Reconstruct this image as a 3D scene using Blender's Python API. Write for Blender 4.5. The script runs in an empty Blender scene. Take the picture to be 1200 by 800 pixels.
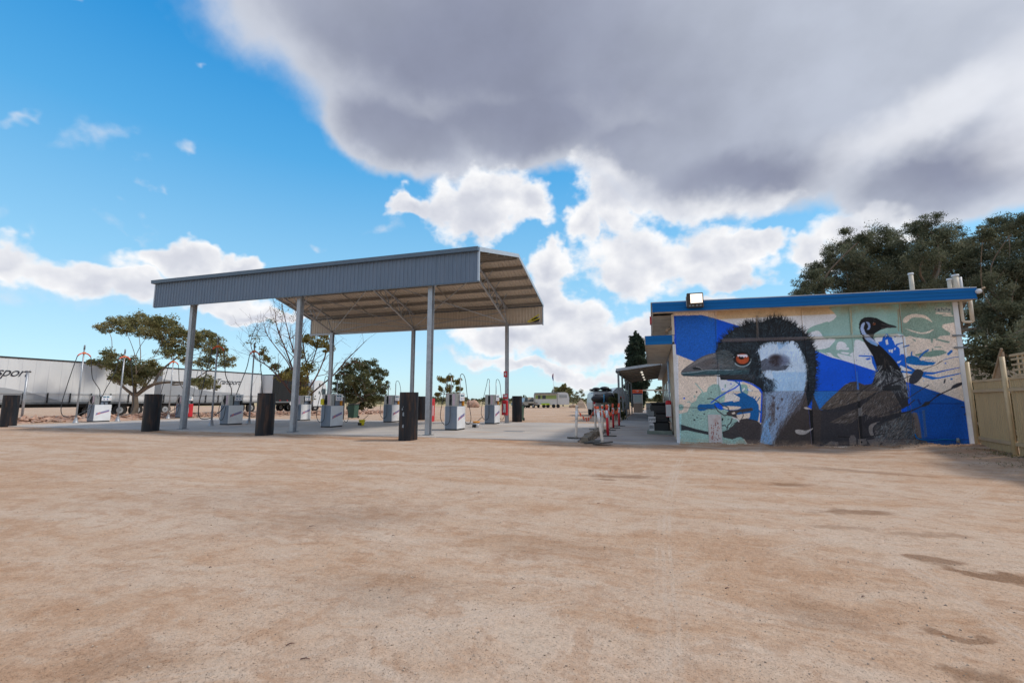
import bpy, math, random
import numpy as np
from mathutils import Vector, Matrix
random.seed(7); RNG = np.random.default_rng(7)
S = bpy.context.scene
COL = S.collection
R = math.radians

# ------------------------------------------------------------------ camera
cam_d = bpy.data.cameras.new('camera'); cam = bpy.data.objects.new('camera', cam_d); COL.objects.link(cam)
PITCH = math.atan(69/533.333); YAW = R(17); EYE = 1.3
cam.location = (0, 0, EYE); cam.rotation_euler = (R(90)+PITCH, 0, YAW)
cam_d.lens = 16; cam_d.sensor_width = 36; cam_d.clip_end = 20000; cam_d.clip_start = 0.05
S.camera = cam
S.view_settings.view_transform = 'Standard'; S.view_settings.look = 'None'
S.view_settings.exposure = 0.58; S.view_settings.gamma = 1
SUN_AZ = 72; SUN_EL = 48

# ------------------------------------------------------------------ node helper
class G:
    def __init__(s, tree): s.t = tree; s.L = tree.links
    def n(s, typ, ins=None, **props):
        nd = s.t.nodes.new(typ)
        for k, v in props.items(): setattr(nd, k, v)
        for k, v in (ins or {}).items(): s.set(nd.inputs[k], v)
        return nd
    def set(s, sock, v):
        if isinstance(v, bpy.types.NodeSocket): s.L.new(v, sock)
        else:
            if isinstance(v, (tuple, list)) and len(v) == 3 and sock.type == 'RGBA': v = (*v, 1)
            sock.default_value = v
    def m(s, op, a, b=0.0, c=0.0, clamp=False):
        nd = s.n('ShaderNodeMath', {0: a, 1: b, 2: c}, operation=op); nd.use_clamp = clamp; return nd.outputs[0]
    def v(s, op, a, b=(0, 0, 0), out=0):
        return s.n('ShaderNodeVectorMath', {0: a, 1: b}, operation=op).outputs[out]
    def vs(s, a, k): return s.n('ShaderNodeVectorMath', {0: a, 3: k}, operation='SCALE').outputs[0]
    def mix(s, f, a, b, mode='MIX'):
        nd = s.n('ShaderNodeMix', data_type='RGBA', blend_type=mode); nd.clamp_factor = True
        s.set(nd.inputs[0], f); s.set(nd.inputs[6], a); s.set(nd.inputs[7], b); return nd.outputs[2]
    def ss(s, x, a, b, o0=0.0, o1=1.0):
        nd = s.n('ShaderNodeMapRange', {0: x, 1: a, 2: b, 3: o0, 4: o1}); nd.interpolation_type = 'SMOOTHSTEP'; return nd.outputs[0]
    def noise(s, vec, scale=5, detail=2, rough=.5, dist=0, out=0, lac=2.0):
        nd = s.n('ShaderNodeTexNoise', {'Scale': scale, 'Detail': detail, 'Roughness': rough, 'Distortion': dist, 'Lacunarity': lac})
        if vec is not None: s.L.new(vec, nd.inputs['Vector'])
        return nd.outputs[out]

def srgb(r, g, b, k=1.0):
    f = lambda c: ((c/255+.055)/1.055)**2.4 if c > 10 else c/255/12.92
    return (f(r)*k, f(g)*k, f(b)*k)

# photograph pixel -> direction (used for the bearings of the clouds and of the painted wall)
FPX = 533.333; CP, SP = math.cos(PITCH), math.sin(PITCH); CY, SY = math.cos(YAW), math.sin(YAW)
def ray(u, v):
    x = (u-600)/FPX; y = (400-v)/FPX
    fw = CP-y*SP; up = SP+y*CP
    return Vector((x*CY-fw*SY, x*SY+fw*CY, up))
def ground_at(u, v, z=0.0):
    d = ray(u, v); t = (z-EYE)/d.z; return (d.x*t, d.y*t)
def at_dist(u, v, D):
    d = ray(u, v); t = D/(-d.x*SY+d.y*CY); return Vector((d.x*t, d.y*t, EYE+d.z*t))
def on_y(u, v, Y):
    d = ray(u, v); t = Y/d.y; return (d.x*t, EYE+d.z*t)

# ------------------------------------------------------------------ world: Nishita sky with procedural cloud
W = bpy.data.worlds.new('World'); S.world = W; W.use_nodes = True
W.node_tree.nodes.clear(); g = G(W.node_tree)
sky = g.n('ShaderNodeTexSky', sky_type='NISHITA', sun_disc=False, sun_elevation=R(SUN_EL), sun_rotation=R(SUN_AZ),
          air_density=1.0, dust_density=0.6, ozone_density=2.0)
D = g.n('ShaderNodeTexCoord').outputs['Generated']
SKYK = 0.15
_w1 = g.vs(g.v('SUBTRACT', g.noise(D, 3.5, 5, .60, out=1), (.5, .5, .5)), .24)
_w2 = g.vs(g.v('SUBTRACT', g.noise(D, 17, 3, .6, out=1), (.5, .5, .5)), .05)
DW = g.v('ADD', D, g.v('ADD', _w1, _w2)); DWS = g.v('ADD', D, g.v('ADD', g.vs(_w1, .55), g.vs(_w2, .4)))
# where the clouds lie: smooth fields of direction, worked out once here and looked up by the sky
FW, FH = 2048, 1024
_a = -((np.arange(FW)+.5)/FW-.5)*2*math.pi; _e = ((np.arange(FH)+.5)/FH-.5)*math.pi
_A, _E = np.meshgrid(_a, _e); _DIR = np.stack([np.cos(_E)*np.cos(_A), np.cos(_E)*np.sin(_A), np.sin(_E)], -1).astype(np.float32)
def blob(u, v, ru, rv, rot=0.0, **k):
    c = ray(u, v).normalized(); r = R(rot)
    pu = ray(u+ru*math.cos(r), v-ru*math.sin(r)).normalized(); pv = ray(u+rv*math.sin(r), v+rv*math.cos(r)).normalized()
    e1 = (pu-c*pu.dot(c)); a = e1.length; e1.normalize()
    e2 = c.cross(e1); pvp = pv-c*pv.dot(c); b = max(1e-3, abs(pvp.dot(e2)))
    x = _DIR@np.array(e1/a, np.float32); y = _DIR@np.array(e2/b, np.float32); f = _DIR@np.array(c, np.float32)
    return 1-np.sqrt(x*x+y*y)-np.clip((.3-f)/.3, 0, 1)
def npsmax(lst, k):
    o = lst[0]
    for x in lst[1:]: h = np.maximum(k-np.abs(o-x), 0)/k; o = np.maximum(o, x)+h*h*h*k/6
    return np.clip(o, -1.5, 1.5)
def field_tex(name, chans, vec):
    im = bpy.data.images.new(name, FW, FH, float_buffer=True, is_data=True)
    px = np.ones((FH, FW, 4), np.float32)
    for i_, c_ in enumerate(chans): px[..., i_] = c_*.25+.5
    im.pixels.foreach_set(px.ravel()); im.pack() if False else None
    nd = g.n('ShaderNodeTexEnvironment', {0: vec}, image=im, projection='EQUIRECTANGULAR')
    sp_ = g.n('ShaderNodeSeparateColor', {0: nd.outputs[0]})
    return [g.m('MULTIPLY', g.m('SUBTRACT', sp_.outputs[i_], .5), 4.0) for i_ in range(len(chans))]
# 1 the great grey cloud overhead
big = npsmax([blob(*b) for b in [(640, 20, 420, 165, 0), (440, -60, 270, 190, -30), (900, 70, 420, 170, 0), (1180, 100, 360, 160, 0), (470, 150, 110, 55, -20),
                               (610, 150, 150, 60, 0), (1100, 215, 200, 52, 3), (850, 190, 170, 66, 0), (770, 175, 130, 50, 0), (950, -300, 900, 420, 0)]], .35)
# 2 cumulus
cum = npsmax([blob(b[0], b[1], b[2]*(.84 if b[0] > 400 else .98), b[3]*(.84 if b[0] > 400 else .78), b[4]) for b in [
    (555, 238, 116, 54, 0), (560, 262, 74, 44, 0), (475, 236, 46, 28, 0), (618, 248, 44, 40, 0),
    (725, 245, 90, 70, 0), (800, 215, 150, 70, 0), (745, 310, 115, 66, 0), (830, 300, 96, 56, 0), (890, 286, 40, 32, 0), (680, 270, 42, 50, 0), (860, 335, 66, 24, 0),
    (634, 312, 40, 32, 0), (632, 360, 60, 46, 0), (662, 376, 70, 42, 0), (605, 402, 110, 32, 0), (700, 398, 110, 38, 0), (752, 402, 80, 36, 0), (650, 432, 150, 18, 0),
    (20, 322, 110, 44, -6), (110, 335, 150, 36, -5), (205, 300, 72, 36, 0), (200, 340, 160, 30, -3), (310, 357, 150, 18, 0), (262, 300, 40, 26, 0),
    (965, 292, 60, 46, 0), (1010, 262, 100, 40, 0), (830, 372, 90, 32, 0)]], .14)
cum2 = npsmax([blob(*b) for b in [(90, 335, 230, 50, 0), (300, 362, 220, 22, 0), (570, 430, 120, 14, 0), (690, 445, 180, 14, 0), (590, 444, 60, 5, 0), (115, 4, 34, 12, 0), (110, 190, 62, 26, 10),
                                (205, 182, 24, 12, 0), (2, 270, 34, 18, 0), (146, 271, 44, 16, -20), (386, 264, 16, 9, 0), (155, 230, 22, 10, -40), (455, 258, 40, 18, 0), (905, 420, 80, 8, 0), (40, 150, 40, 12, 0), (225, 70, 16, 10, 0)]], .1)
heart = npsmax([blob(*b) for b in [(600, 120, 330, 120, -8), (560, 60, 300, 150, 0), (1110, 195, 240, 60, 8), (900, 200, 200, 40, 5)]], .3)
glow = npsmax([blob(1260, 120, 180, 110, 30), blob(1090, 130, 200, 34, 24), blob(1180, -300, 700, 260, 0)], .3)
cum, cum2, _z = field_tex('cumulus field', [cum, cum2, cum*0], DW)
big, heart, glow = field_tex('grey cloud field', [big, heart, glow], DWS)
# unseen back of the sky: broken cloud, cover raised to brighten the shaded mural
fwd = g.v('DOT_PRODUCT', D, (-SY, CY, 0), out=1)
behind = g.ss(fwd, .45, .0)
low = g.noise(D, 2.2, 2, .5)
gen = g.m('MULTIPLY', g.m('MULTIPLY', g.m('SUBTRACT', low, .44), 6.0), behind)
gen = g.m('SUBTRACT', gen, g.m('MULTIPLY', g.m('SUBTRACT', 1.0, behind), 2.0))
# 1 the great grey cloud overhead
nb = g.noise(D, 3.2, 4, .52)
nb2 = g.noise(g.v('ADD', D, (3.1, 1.7, .4)), 10, 5, .6)
fb = g.m('ADD', big, g.m('ADD', g.m('MULTIPLY', g.m('SUBTRACT', nb, .5), .45), g.m('MULTIPLY', g.m('SUBTRACT', nb2, .5), .20)))
a_big = g.ss(fb, -.04, .22)
# 2 cumulus
P = g.v('MULTIPLY', D, (1, 1, 1.35))
def puff(vec, d=5):
    a = g.noise(vec, 8, d, .56)
    w = g.n('ShaderNodeTexVoronoi', {'Scale': 11.0, 'Detail': 1.0, 'Roughness': .55}, feature='F1'); g.L.new(g.v('ADD', vec, g.vs(_w1, .35)), w.inputs['Vector'])
    return g.m('SUBTRACT', g.m('MULTIPLY', g.m('SUBTRACT', a, .5), 1.3), g.m('MULTIPLY', g.m('SUBTRACT', w.outputs['Distance'], .45), .55))
p0 = puff(P)
tosun = (math.sin(R(SUN_AZ))*.016, math.cos(R(SUN_AZ))*.006, .034)
p1 = puff(g.v('ADD', P, tosun))
edge = g.m('MULTIPLY', g.m('SUBTRACT', g.noise(P, 24, 5, .58), .5), .60)
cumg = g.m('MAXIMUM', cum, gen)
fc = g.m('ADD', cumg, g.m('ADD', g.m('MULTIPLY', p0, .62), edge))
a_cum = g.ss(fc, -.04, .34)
fc2 = g.m('ADD', cum2, g.m('ADD', g.m('MULTIPLY', p0, 1.1), g.m('MULTIPLY', edge, 1.6)))
a_wisp = g.m('MULTIPLY', g.ss(fc2, .0, 1.2), .72)
relief = g.m('SUBTRACT', p0, p1)
lit = g.m('ADD', .66, g.m('MULTIPLY', relief, .62))
lit = g.m('ADD', lit, g.m('MULTIPLY', g.ss(fc, .45, .05), .22))
thick = g.ss(fc, .30, 1.1)
lit = g.m('SUBTRACT', lit, g.m('MULTIPLY', thick, .30))
ccol = g.n('ShaderNodeValToRGB'); cr = ccol.color_ramp
cr.elements[0].position = .18; cr.elements[0].color = (*srgb(196, 200, 213), 1)
cr.elements[1].position = .88; cr.elements[1].color = (*srgb(250, 250, 251), 1)
e_ = cr.elements.new(.5); e_.color = (*srgb(216, 219, 228), 1)
g.set(ccol.inputs[0], lit)
# grey cloud colour: dark heart, paler rim, glow toward the hidden sun at the right
hn = g.m('ADD', heart, g.m('MULTIPLY', g.m('SUBTRACT', g.noise(P, 3.0, 3, .5), .5), .9))
dk = g.ss(hn, -.35, .85)
gl = g.ss(g.m('ADD', glow, g.m('MULTIPLY', g.m('SUBTRACT', g.noise(g.v('MULTIPLY', D, (1, 1, 2.5)), 6, 3, .5), .5), .9)), -.25, .75)
rim = g.ss(fb, .55, .05)
base = g.mix(dk, srgb(186, 193, 208), srgb(140, 146, 167))
base = g.mix(g.m('MULTIPLY', rim, .75), base, srgb(212, 217, 227))
base = g.mix(g.m('MULTIPLY', gl, .72), base, srgb(238, 240, 246))
fine = g.ss(g.noise(P, 7, 4, .55), .3, .7, .95, 1.05)
base = g.vs(base, fine)
# clear air: Nishita, its saturation pushed as the photograph's grade does
hsv = g.n('ShaderNodeHueSaturation', {'Saturation': 1.18, 'Value': 1.0, 'Color': sky.outputs[0]})
air = g.vs(g.mix(1.0, hsv.outputs[0], (.60, .98, .96), 'MULTIPLY'), 1.25)
inv = 1.0/SKYK
el = g.n('ShaderNodeSeparateXYZ', {0: D}).outputs[2]
ar = g.n('ShaderNodeValToRGB', {0: el}); e_ = ar.color_ramp.elements
e_[0].position = .0; e_[0].color = (*srgb(206, 227, 239), 1); e_[1].position = .80; e_[1].color = (*srgb(0, 118, 196), 1)
for p_, c_ in ((.10, (184, 217, 240)), (.25, (146, 200, 234)), (.45, (84, 168, 225)), (.62, (18, 138, 212))): k_ = e_.new(p_); k_.color = (*srgb(*c_), 1)
air = g.mix(.84, air, g.vs(ar.outputs[0], .70*inv))
CK = .695*inv
col = g.mix(a_wisp, air, tuple(c*CK for c in srgb(226, 230, 238)))
col = g.mix(a_big, col, g.vs(base, CK))
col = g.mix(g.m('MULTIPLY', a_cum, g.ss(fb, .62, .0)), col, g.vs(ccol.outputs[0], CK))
bg = g.n('ShaderNodeBackground', {0: col, 1: SKYK})
out = g.n('ShaderNodeOutputWorld', {0: bg.outputs[0]})
W.cycles.sampling_method = 'MANUAL'; W.cycles.sample_map_resolution = 1024

# ------------------------------------------------------------------ sun, half veiled by the great cloud
sd = bpy.data.lights.new('sun', 'SUN'); sun = bpy.data.objects.new('sun', sd); COL.objects.link(sun)
sd.energy = 1.75; sd.angle = R(8); sd.color = (1, .91, .79)
sdir = Vector((math.sin(R(SUN_AZ))*math.cos(R(SUN_EL)), math.cos(R(SUN_AZ))*math.cos(R(SUN_EL)), math.sin(R(SUN_EL))))
sun.rotation_euler = (-sdir).to_track_quat('-Z', 'Y').to_euler()

# ------------------------------------------------------------------ mesh helpers
class MB:
    def __init__(s): s.v = []; s.f = []; s.sm = []
    def add(s, vs, fs, smooth=False):
        o = len(s.v); s.v += [tuple(p) for p in vs]
        for f in fs: s.f.append(tuple(i+o for i in f)); s.sm.append(smooth)
        return s
    def box(s, x0, x1, y0, y1, z0, z1, c=0.0):
        if x0 > x1: x0, x1 = x1, x0
        if y0 > y1: y0, y1 = y1, y0
        if z0 > z1: z0, z1 = z1, z0
        if c <= 0:
            v = [(x, y, z) for z in (z0, z1) for y in (y0, y1) for x in (x0, x1)]
            return s.add(v, [(0, 2, 3, 1), (4, 5, 7, 6), (0, 1, 5, 4), (2, 6, 7, 3), (0, 4, 6, 2), (1, 3, 7, 5)])
        pl = [(x0+c, y0), (x1-c, y0), (x1, y0+c), (x1, y1-c), (x1-c, y1), (x0+c, y1), (x0, y1-c), (x0, y0+c)]
        s.prism(pl, z0, z1-c)
        n = len(s.v)-8; cx, cy = (x0+x1)/2, (y0+y1)/2
        s.f.pop(); s.sm.pop()
        top = [(min(max(x, x0+c), x1-c), min(max(y, y0+c), y1-c), z1) for x, y in pl]
        s.v += top; o = len(s.v)-8
        for i in range(8): s.f.append((n+i, n+(i+1) % 8, o+(i+1) % 8, o+i)); s.sm.append(False)
        s.f.append(tuple(range(o, o+8))); s.sm.append(False)
        return s
    def prism(s, poly, a0, a1, axis='z', smooth=False):
        n = len(poly)
        def P(p, a):
            if axis == 'z': return (p[0], p[1], a)
            if axis == 'y': return (p[0], a, p[1])
            return (a, p[0], p[1])
        v = [P(p, a0) for p in poly]+[P(p, a1) for p in poly]
        s.add(v, [(i, (i+1) % n, n+(i+1) % n, n+i) for i in range(n)], smooth)
        o = len(s.v)-2*n
        s.f.append(tuple(o+i for i in reversed(range(n)))); s.sm.append(False)
        s.f.append(tuple(o+n+i for i in range(n))); s.sm.append(False)
        return s
    def cyl(s, x, y, z0, z1, r0, r1=None, n=16, cap=True):
        r1 = r0 if r1 is None else r1
        return s.tube([(x, y, z0), (x, y, z1)], [r0, r1], n, cap)
    def tube(s, pts, rad, n=8, cap=True):
        pts = [Vector(p) for p in pts]; k = len(pts)
        if not isinstance(rad, (list, tuple)): rad = [rad]*k
        T = [(pts[min(i+1, k-1)]-pts[max(i-1, 0)]).normalized() for i in range(k)]
        up = Vector((0, 0, 1)) if abs(T[0].z) < .9 else Vector((1, 0, 0))
        X = T[0].cross(up).normalized(); vs = []
        for i in range(k):
            X = (X-T[i]*X.dot(T[i]))
            X = X.normalized() if X.length > 1e-6 else T[i].orthogonal().normalized()
            Y = T[i].cross(X)
            for j in range(n):
                a = 2*math.pi*j/n; vs.append(pts[i]+(X*math.cos(a)+Y*math.sin(a))*rad[i])
        s.add(vs, [(i*n+j, i*n+(j+1) % n, (i+1)*n+(j+1) % n, (i+1)*n+j) for i in range(k-1) for j in range(n)], True)
        if cap:
            o = len(s.v)-k*n
            s.f.append(tuple(o+j for j in reversed(range(n)))); s.sm.append(False)
            s.f.append(tuple(o+(k-1)*n+j for j in range(n))); s.sm.append(False)
        return s
    def bar(s, a, b, w, h=None):
        """square bar between two points"""
        h = h or w; a = Vector(a); b = Vector(b); T = (b-a).normalized()
        up = Vector((0, 0, 1)) if abs(T.z) < .95 else Vector((0, 1, 0))
        X = T.cross(up).normalized()*w/2; Y = X.cross(T).normalized()*h/2
        v = [a-X-Y, a+X-Y, a+X+Y, a-X+Y, b-X-Y, b+X-Y, b+X+Y, b-X+Y]
        return s.add(v, [(3, 2, 1, 0), (4, 5, 6, 7), (0, 1, 5, 4), (1, 2, 6, 5), (2, 3, 7, 6), (3, 0, 4, 7)])
    def ell(s, c, r, n=12, m=8):
        vs = [(c[0], c[1], c[2]-r[2])]
        for i in range(1, m):
            t = -math.pi/2+math.pi*i/m
            for j in range(n):
                a = 2*math.pi*j/n; vs.append((c[0]+r[0]*math.cos(t)*math.cos(a), c[1]+r[1]*math.cos(t)*math.sin(a), c[2]+r[2]*math.sin(t)))
        vs.append((c[0], c[1], c[2]+r[2])); L = len(vs)-1
        fs = [(0, 1+(j+1) % n, 1+j) for j in range(n)]
        fs += [(1+i*n+j, 1+i*n+(j+1) % n, 1+(i+1)*n+(j+1) % n, 1+(i+1)*n+j) for i in range(m-2) for j in range(n)]
        fs += [(L, 1+(m-2)*n+j, 1+(m-2)*n+(j+1) % n) for j in range(n)]
        return s.add(vs, fs, True)
    def mesh(s, name):
        me = bpy.data.meshes.new(name); me.from_pydata([tuple(p) for p in s.v], [], s.f)
        me.polygons.foreach_set('use_smooth', s.sm); me.update(); return me
    def obj(s, name, mat, parent=None, loc=None, label=None, cat=None, group=None, kind=None):
        o = bpy.data.objects.new(name, s.mesh(name)); COL.objects.link(o)
        if mat: o.data.materials.append(mat)
        if parent is not None: o.parent = parent
        if loc: o.location = loc
        return tag(o, label, cat, group, kind)
def tag(o, label=None, cat=None, group=None, kind=None):
    if label: o['label'] = label
    if cat: o['category'] = cat
    if group: o['group'] = group
    if kind: o['kind'] = kind
    return o
def thing(name, label, cat, loc=(0, 0, 0), rz=0, group=None):
    o = bpy.data.objects.new(name, None); COL.objects.link(o); o.location = loc; o.rotation_euler = (0, 0, rz)
    o.empty_display_size = .2
    return tag(o, label, cat, group)
def dup(root, loc, label, rz=None, group=None):
    r = root.copy(); COL.objects.link(r); r.location = loc; r['label'] = label
    if rz is not None: r.rotation_euler = (0, 0, rz)
    if group: r['group'] = group
    for ch in list(root.children):
        c = ch.copy(); COL.objects.link(c); c.parent = r
        for q in list(ch.children):
            d = q.copy(); COL.objects.link(d); d.parent = c
    return r
def np_mesh(name, V, F, mat, smooth=False, **kw):
    """fast mesh from arrays of vertices and equal-sized faces"""
    me = bpy.data.meshes.new(name); n = F.shape[1]
    me.vertices.add(len(V)); me.vertices.foreach_set('co', V.astype(np.float32).ravel())
    me.loops.add(F.size); me.loops.foreach_set('vertex_index', F.astype(np.int32).ravel())
    me.polygons.add(len(F)); me.polygons.foreach_set('loop_start', np.arange(0, F.size, n, dtype=np.int32))
    me.polygons.foreach_set('loop_total', np.full(len(F), n, dtype=np.int32))
    me.polygons.foreach_set('use_smooth', np.full(len(F), smooth)); me.update(); me.validate()
    o = bpy.data.objects.new(name, me); COL.objects.link(o)
    if mat: me.materials.append(mat)
    if kw.get('parent') is not None: o.parent = kw['parent']
    return tag(o, kw.get('label'), kw.get('cat'), kw.get('group'), kw.get('kind'))

# ------------------------------------------------------------------ materials
def mat(name, col, rough=.6, metal=0.0, var=.10, scale=6.0, bump=0.0, bscale=60, stain=None, samt=.5, sscale=2.0, stretch=(1, 1, 1), spec=.4, emit=None):
    m = bpy.data.materials.new(name); m.use_nodes = True; t = m.node_tree; t.nodes.clear(); g = G(t)
    tc = g.n('ShaderNodeTexCoord').outputs['Object']
    vec = g.v('MULTIPLY', tc, stretch)
    nz = g.noise(vec, scale, 5, .6)
    c = g.vs(g.n('ShaderNodeRGB').outputs[0], 1.0); t.nodes[-2 if False else 0]
    rgb = [n for n in t.nodes if n.type == 'RGB'][0]; rgb.outputs[0].default_value = (*col, 1)
    c = g.vs(rgb.outputs[0], g.ss(nz, .25, .75, 1-var, 1+var))
    if stain:
        sn = g.noise(g.v('ADD', vec, (7, 3, 9)), sscale, 6, .65)
        c = g.mix(g.m('MULTIPLY', g.ss(sn, .45, .72), samt), c, stain)
    p = g.n('ShaderNodeBsdfPrincipled', {'Base Color': c, 'Metallic': metal, 'Specular IOR Level': spec,
            'Roughness': g.ss(nz, .2, .8, max(.05, rough-.08), min(1, rough+.08))})
    if bump:
        b = g.n('ShaderNodeBump', {'Strength': bump, 'Distance': .01, 'Height': g.noise(vec, bscale, 3, .6)})
        g.set(p.inputs['Normal'], b.outputs[0])
    if emit: p.inputs['Emission Color'].default_value = (*emit[0], 1); p.inputs['Emission Strength'].default_value = emit[1]
    g.n('ShaderNodeOutputMaterial', {0: p.outputs[0]})
    return m
M = {}
M['galv'] = mat('galvanised steel', (.40, .42, .45), .42, .55, .14, 9, .05, 40, stain=(.28, .27, .27), samt=.5)
M['steel_dark'] = mat('dull steel', (.20, .215, .23), .5, .4, .15, 6)
M['fascia'] = mat('blue grey steel cladding', (.13, .18, .25), .5, .1, .10, 3, stain=(.16, .20, .26), samt=.5, stretch=(3, 3, .4))
M['trim'] = mat('dark blue grey gutter', (.10, .15, .21), .4, .2, .1, 3)
M['barge'] = mat('pale barge capping', (.42, .47, .53), .4, .3, .08, 3)
M['soffit'] = mat('cream steel roof underside', (.60, .51, .41), .55, .1, .06, 2, stain=(.50, .44, .37), samt=.35, stretch=(.5, 2, 2))
M['purlin'] = mat('grey roof purlin', (.27, .25, .225), .5, .3, .15, 8)
M['white'] = mat('white enamel', (.72, .74, .77), .35, 0, .04, 4, stain=(.55, .5, .44), samt=.25)
M['cabinet'] = mat('blue grey cabinet paint', (.175, .215, .275), .4, 0, .06, 4, stain=(.3, .28, .26), samt=.3)
M['stainless'] = mat('stainless steel', (.42, .40, .385), .35, .6, .10, 6, stain=(.25, .22, .2), samt=.3)
M['black'] = mat('black plastic', (.018, .018, .02), .45, 0, .2, 8)
M['hose'] = mat('black rubber hose', (.035, .037, .042), .5, 0, .2, 8)
M['ghose'] = mat('grey hose', (.20, .215, .235), .5, 0, .15, 8)
M['lcd'] = mat('display glass', (.06, .16, .24), .2, 0, .2, 30)
M['orange'] = mat('orange paint', (.75, .30, .03), .45, 0, .08, 8)
M['orange_hv'] = mat('orange plastic', (.78, .12, .05), .5, 0, .1, 8)
M['red'] = mat('red enamel', (.52, .02, .03), .4, 0, .12, 4)
M['redpl'] = mat('red reflective band', (.60, .025, .04), .4, 0, .08, 5)
M['bollard'] = mat('black painted pipe', (.010, .012, .017), .50, .0, .35, 3, .1, 30, stain=(.13, .062, .03), samt=.5, sscale=1.7, stretch=(3.5, 3.5, .5), spec=.3)
M['blotch'] = mat('pale scuffed paint', (.22, .26, .30), .6, 0, .4, 30)
M['concrete'] = None
M['bluetrim'] = mat('blue painted fascia', (.004, .115, .36), .6, 0, .2, 3, spec=.15, stain=(.015, .17, .42), samt=.6, stretch=(.3, 1, 12), sscale=1.2)
M['cream'] = mat('aged cream paint', (.62, .55, .45), .65, 0, .12, 3, stain=(.26, .17, .10), samt=.45, sscale=2.5)
M['creamwall'] = mat('cream wall paint', (.52, .45, .36), .7, 0, .1, 2, stain=(.32, .25, .18), samt=.4, stretch=(1, 1, .4))
M['stripwhite'] = mat('white corner strip', (.66, .68, .71), .55, 0, .08, 3, stain=(.42, .36, .28), samt=.4)
M['fence'] = mat('tan steel fence', (.50, .375, .205), .5, 0, .07, 2, stain=(.30, .24, .15), samt=.4, stretch=(2, 2, .4))
M['fencepost'] = mat('tan steel post', (.54, .41, .24), .45, 0, .10, 4, stain=(.3, .2, .12), samt=.3)
M['timber'] = mat('weathered timber', (.30, .22, .15), .8, 0, .3, 10, .2, 50, stretch=(1, 1, .2))
M['bark'] = mat('grey brown bark', (.20, .155, .115), .85, 0, .3, 5, .4, 20, stretch=(1, 1, .3))
M['barkred'] = mat('dark red brown bark', (.115, .06, .05), .8, 0, .3, 5, .3, 20)
M['curtain'] = mat('white trailer curtain', (.66, .68, .70), .5, 0, .04, 1, stain=(.54, .56, .60), samt=.5, stretch=(1, 1, .15))
M['seam'] = mat('pale seam', (.55, .57, .60), .5, 0, .04, 1)
M['curtgrey'] = mat('grey printed curtain', (.34, .36, .39), .5, 0, .04, 1)
M['curtblack'] = mat('black trailer curtain', (.010, .0105, .012), .6, 0, .2, 2, stretch=(1, 1, .3))
M['tyre'] = mat('tyre rubber', (.02, .02, .021), .8, 0, .2, 8)
M['rim'] = mat('alloy rim', (.45, .46, .48), .4, .5, .1, 6)
M['chassis'] = mat('dark chassis', (.03, .03, .033), .6, .1, .3, 3)
M['glass'] = mat('tinted glass', (.03, .04, .05), .12, 0, .2, 3, spec=.6)
M['text'] = mat('dark lettering', (.03, .032, .045), .5, 0, .05, 3)
M['greenbin'] = mat('green bin plastic', (.035, .085, .06), .5, 0, .1, 4)
M['yellow'] = mat('yellow plastic', (.70, .58, .02), .45, 0, .08, 5)
M['caravan'] = mat('white caravan skin', (.62, .62, .61), .4, 0, .05, 2, stain=(.5, .46, .4), samt=.3)
M['lime'] = mat('lime green band', (.30, .40, .13), .55, 0, .06, 2)
M['limebright'] = mat('bright green mat', (.42, .58, .04), .6, 0, .1, 3)
M['blueglass'] = mat('blue grey car paint', (.13, .22, .30), .3, .2, .1, 2)
M['tan'] = mat('dusty tan paint', (.40, .35, .28), .5, 0, .1, 4)
M['silver'] = mat('silver grey body', (.44, .46, .48), .35, .3, .06, 2, stain=(.4, .36, .3), samt=.3)
M['rockm'] = mat('pale orange rock', (.42, .30, .21), .9, 0, .3, 3, .6, 12, stain=(.5, .42, .34), samt=.6)
M['rubble'] = mat('reddish rubble', (.42, .26, .19), .9, 0, .35, 2.5, .5, 12, stain=(.50, .40, .32), samt=.7, sscale=3)
M['flagred'] = mat('flag cloth', (.28, .03, .05), .7, 0, .1, 5)
M['flagblue'] = mat('flag cloth blue', (.03, .05, .22), .7, 0, .1, 5)
M['sleeper'] = mat('dusty broken kerb', (.17, .14, .105), .9, 0, .35, 6, .6, 20)
M['tbar'] = mat('dirty white bollard plastic', (.66, .60, .54), .5, 0, .06, 4, stain=(.62, .42, .28), samt=.5, sscale=2, stretch=(1, 1, .6))
M['rubber'] = mat('rubber base', (.07, .065, .06), .8, 0, .3, 8)
M['poster'] = mat('blue poster', (.05, .17, .38), .5, 0, .5, 4)
M['lampglow'] = mat('lit lamp glass', (.9, .8, .7), .3, 0, .02, 3, emit=((1, .84, .68), .9))
M['striplamp'] = mat('lit fitting', (.9, .88, .85), .3, 0, .02, 3, emit=((1, .93, .8), .5)); M['lens'] = mat('milky lens', (.55, .52, .50), .3)
M['ghostlabel'] = mat('printed label', (.60, .60, .62), .5, 0, .05, 20)
M['pinklabel'] = mat('faded pink label', (.55, .42, .48), .5, 0, .25, 40)
M['logoblue'] = mat('blue print', (.10, .10, .32), .5, 0, .1, 9)
M['logored'] = mat('red print', (.50, .07, .10), .5, 0, .1, 9)

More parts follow.
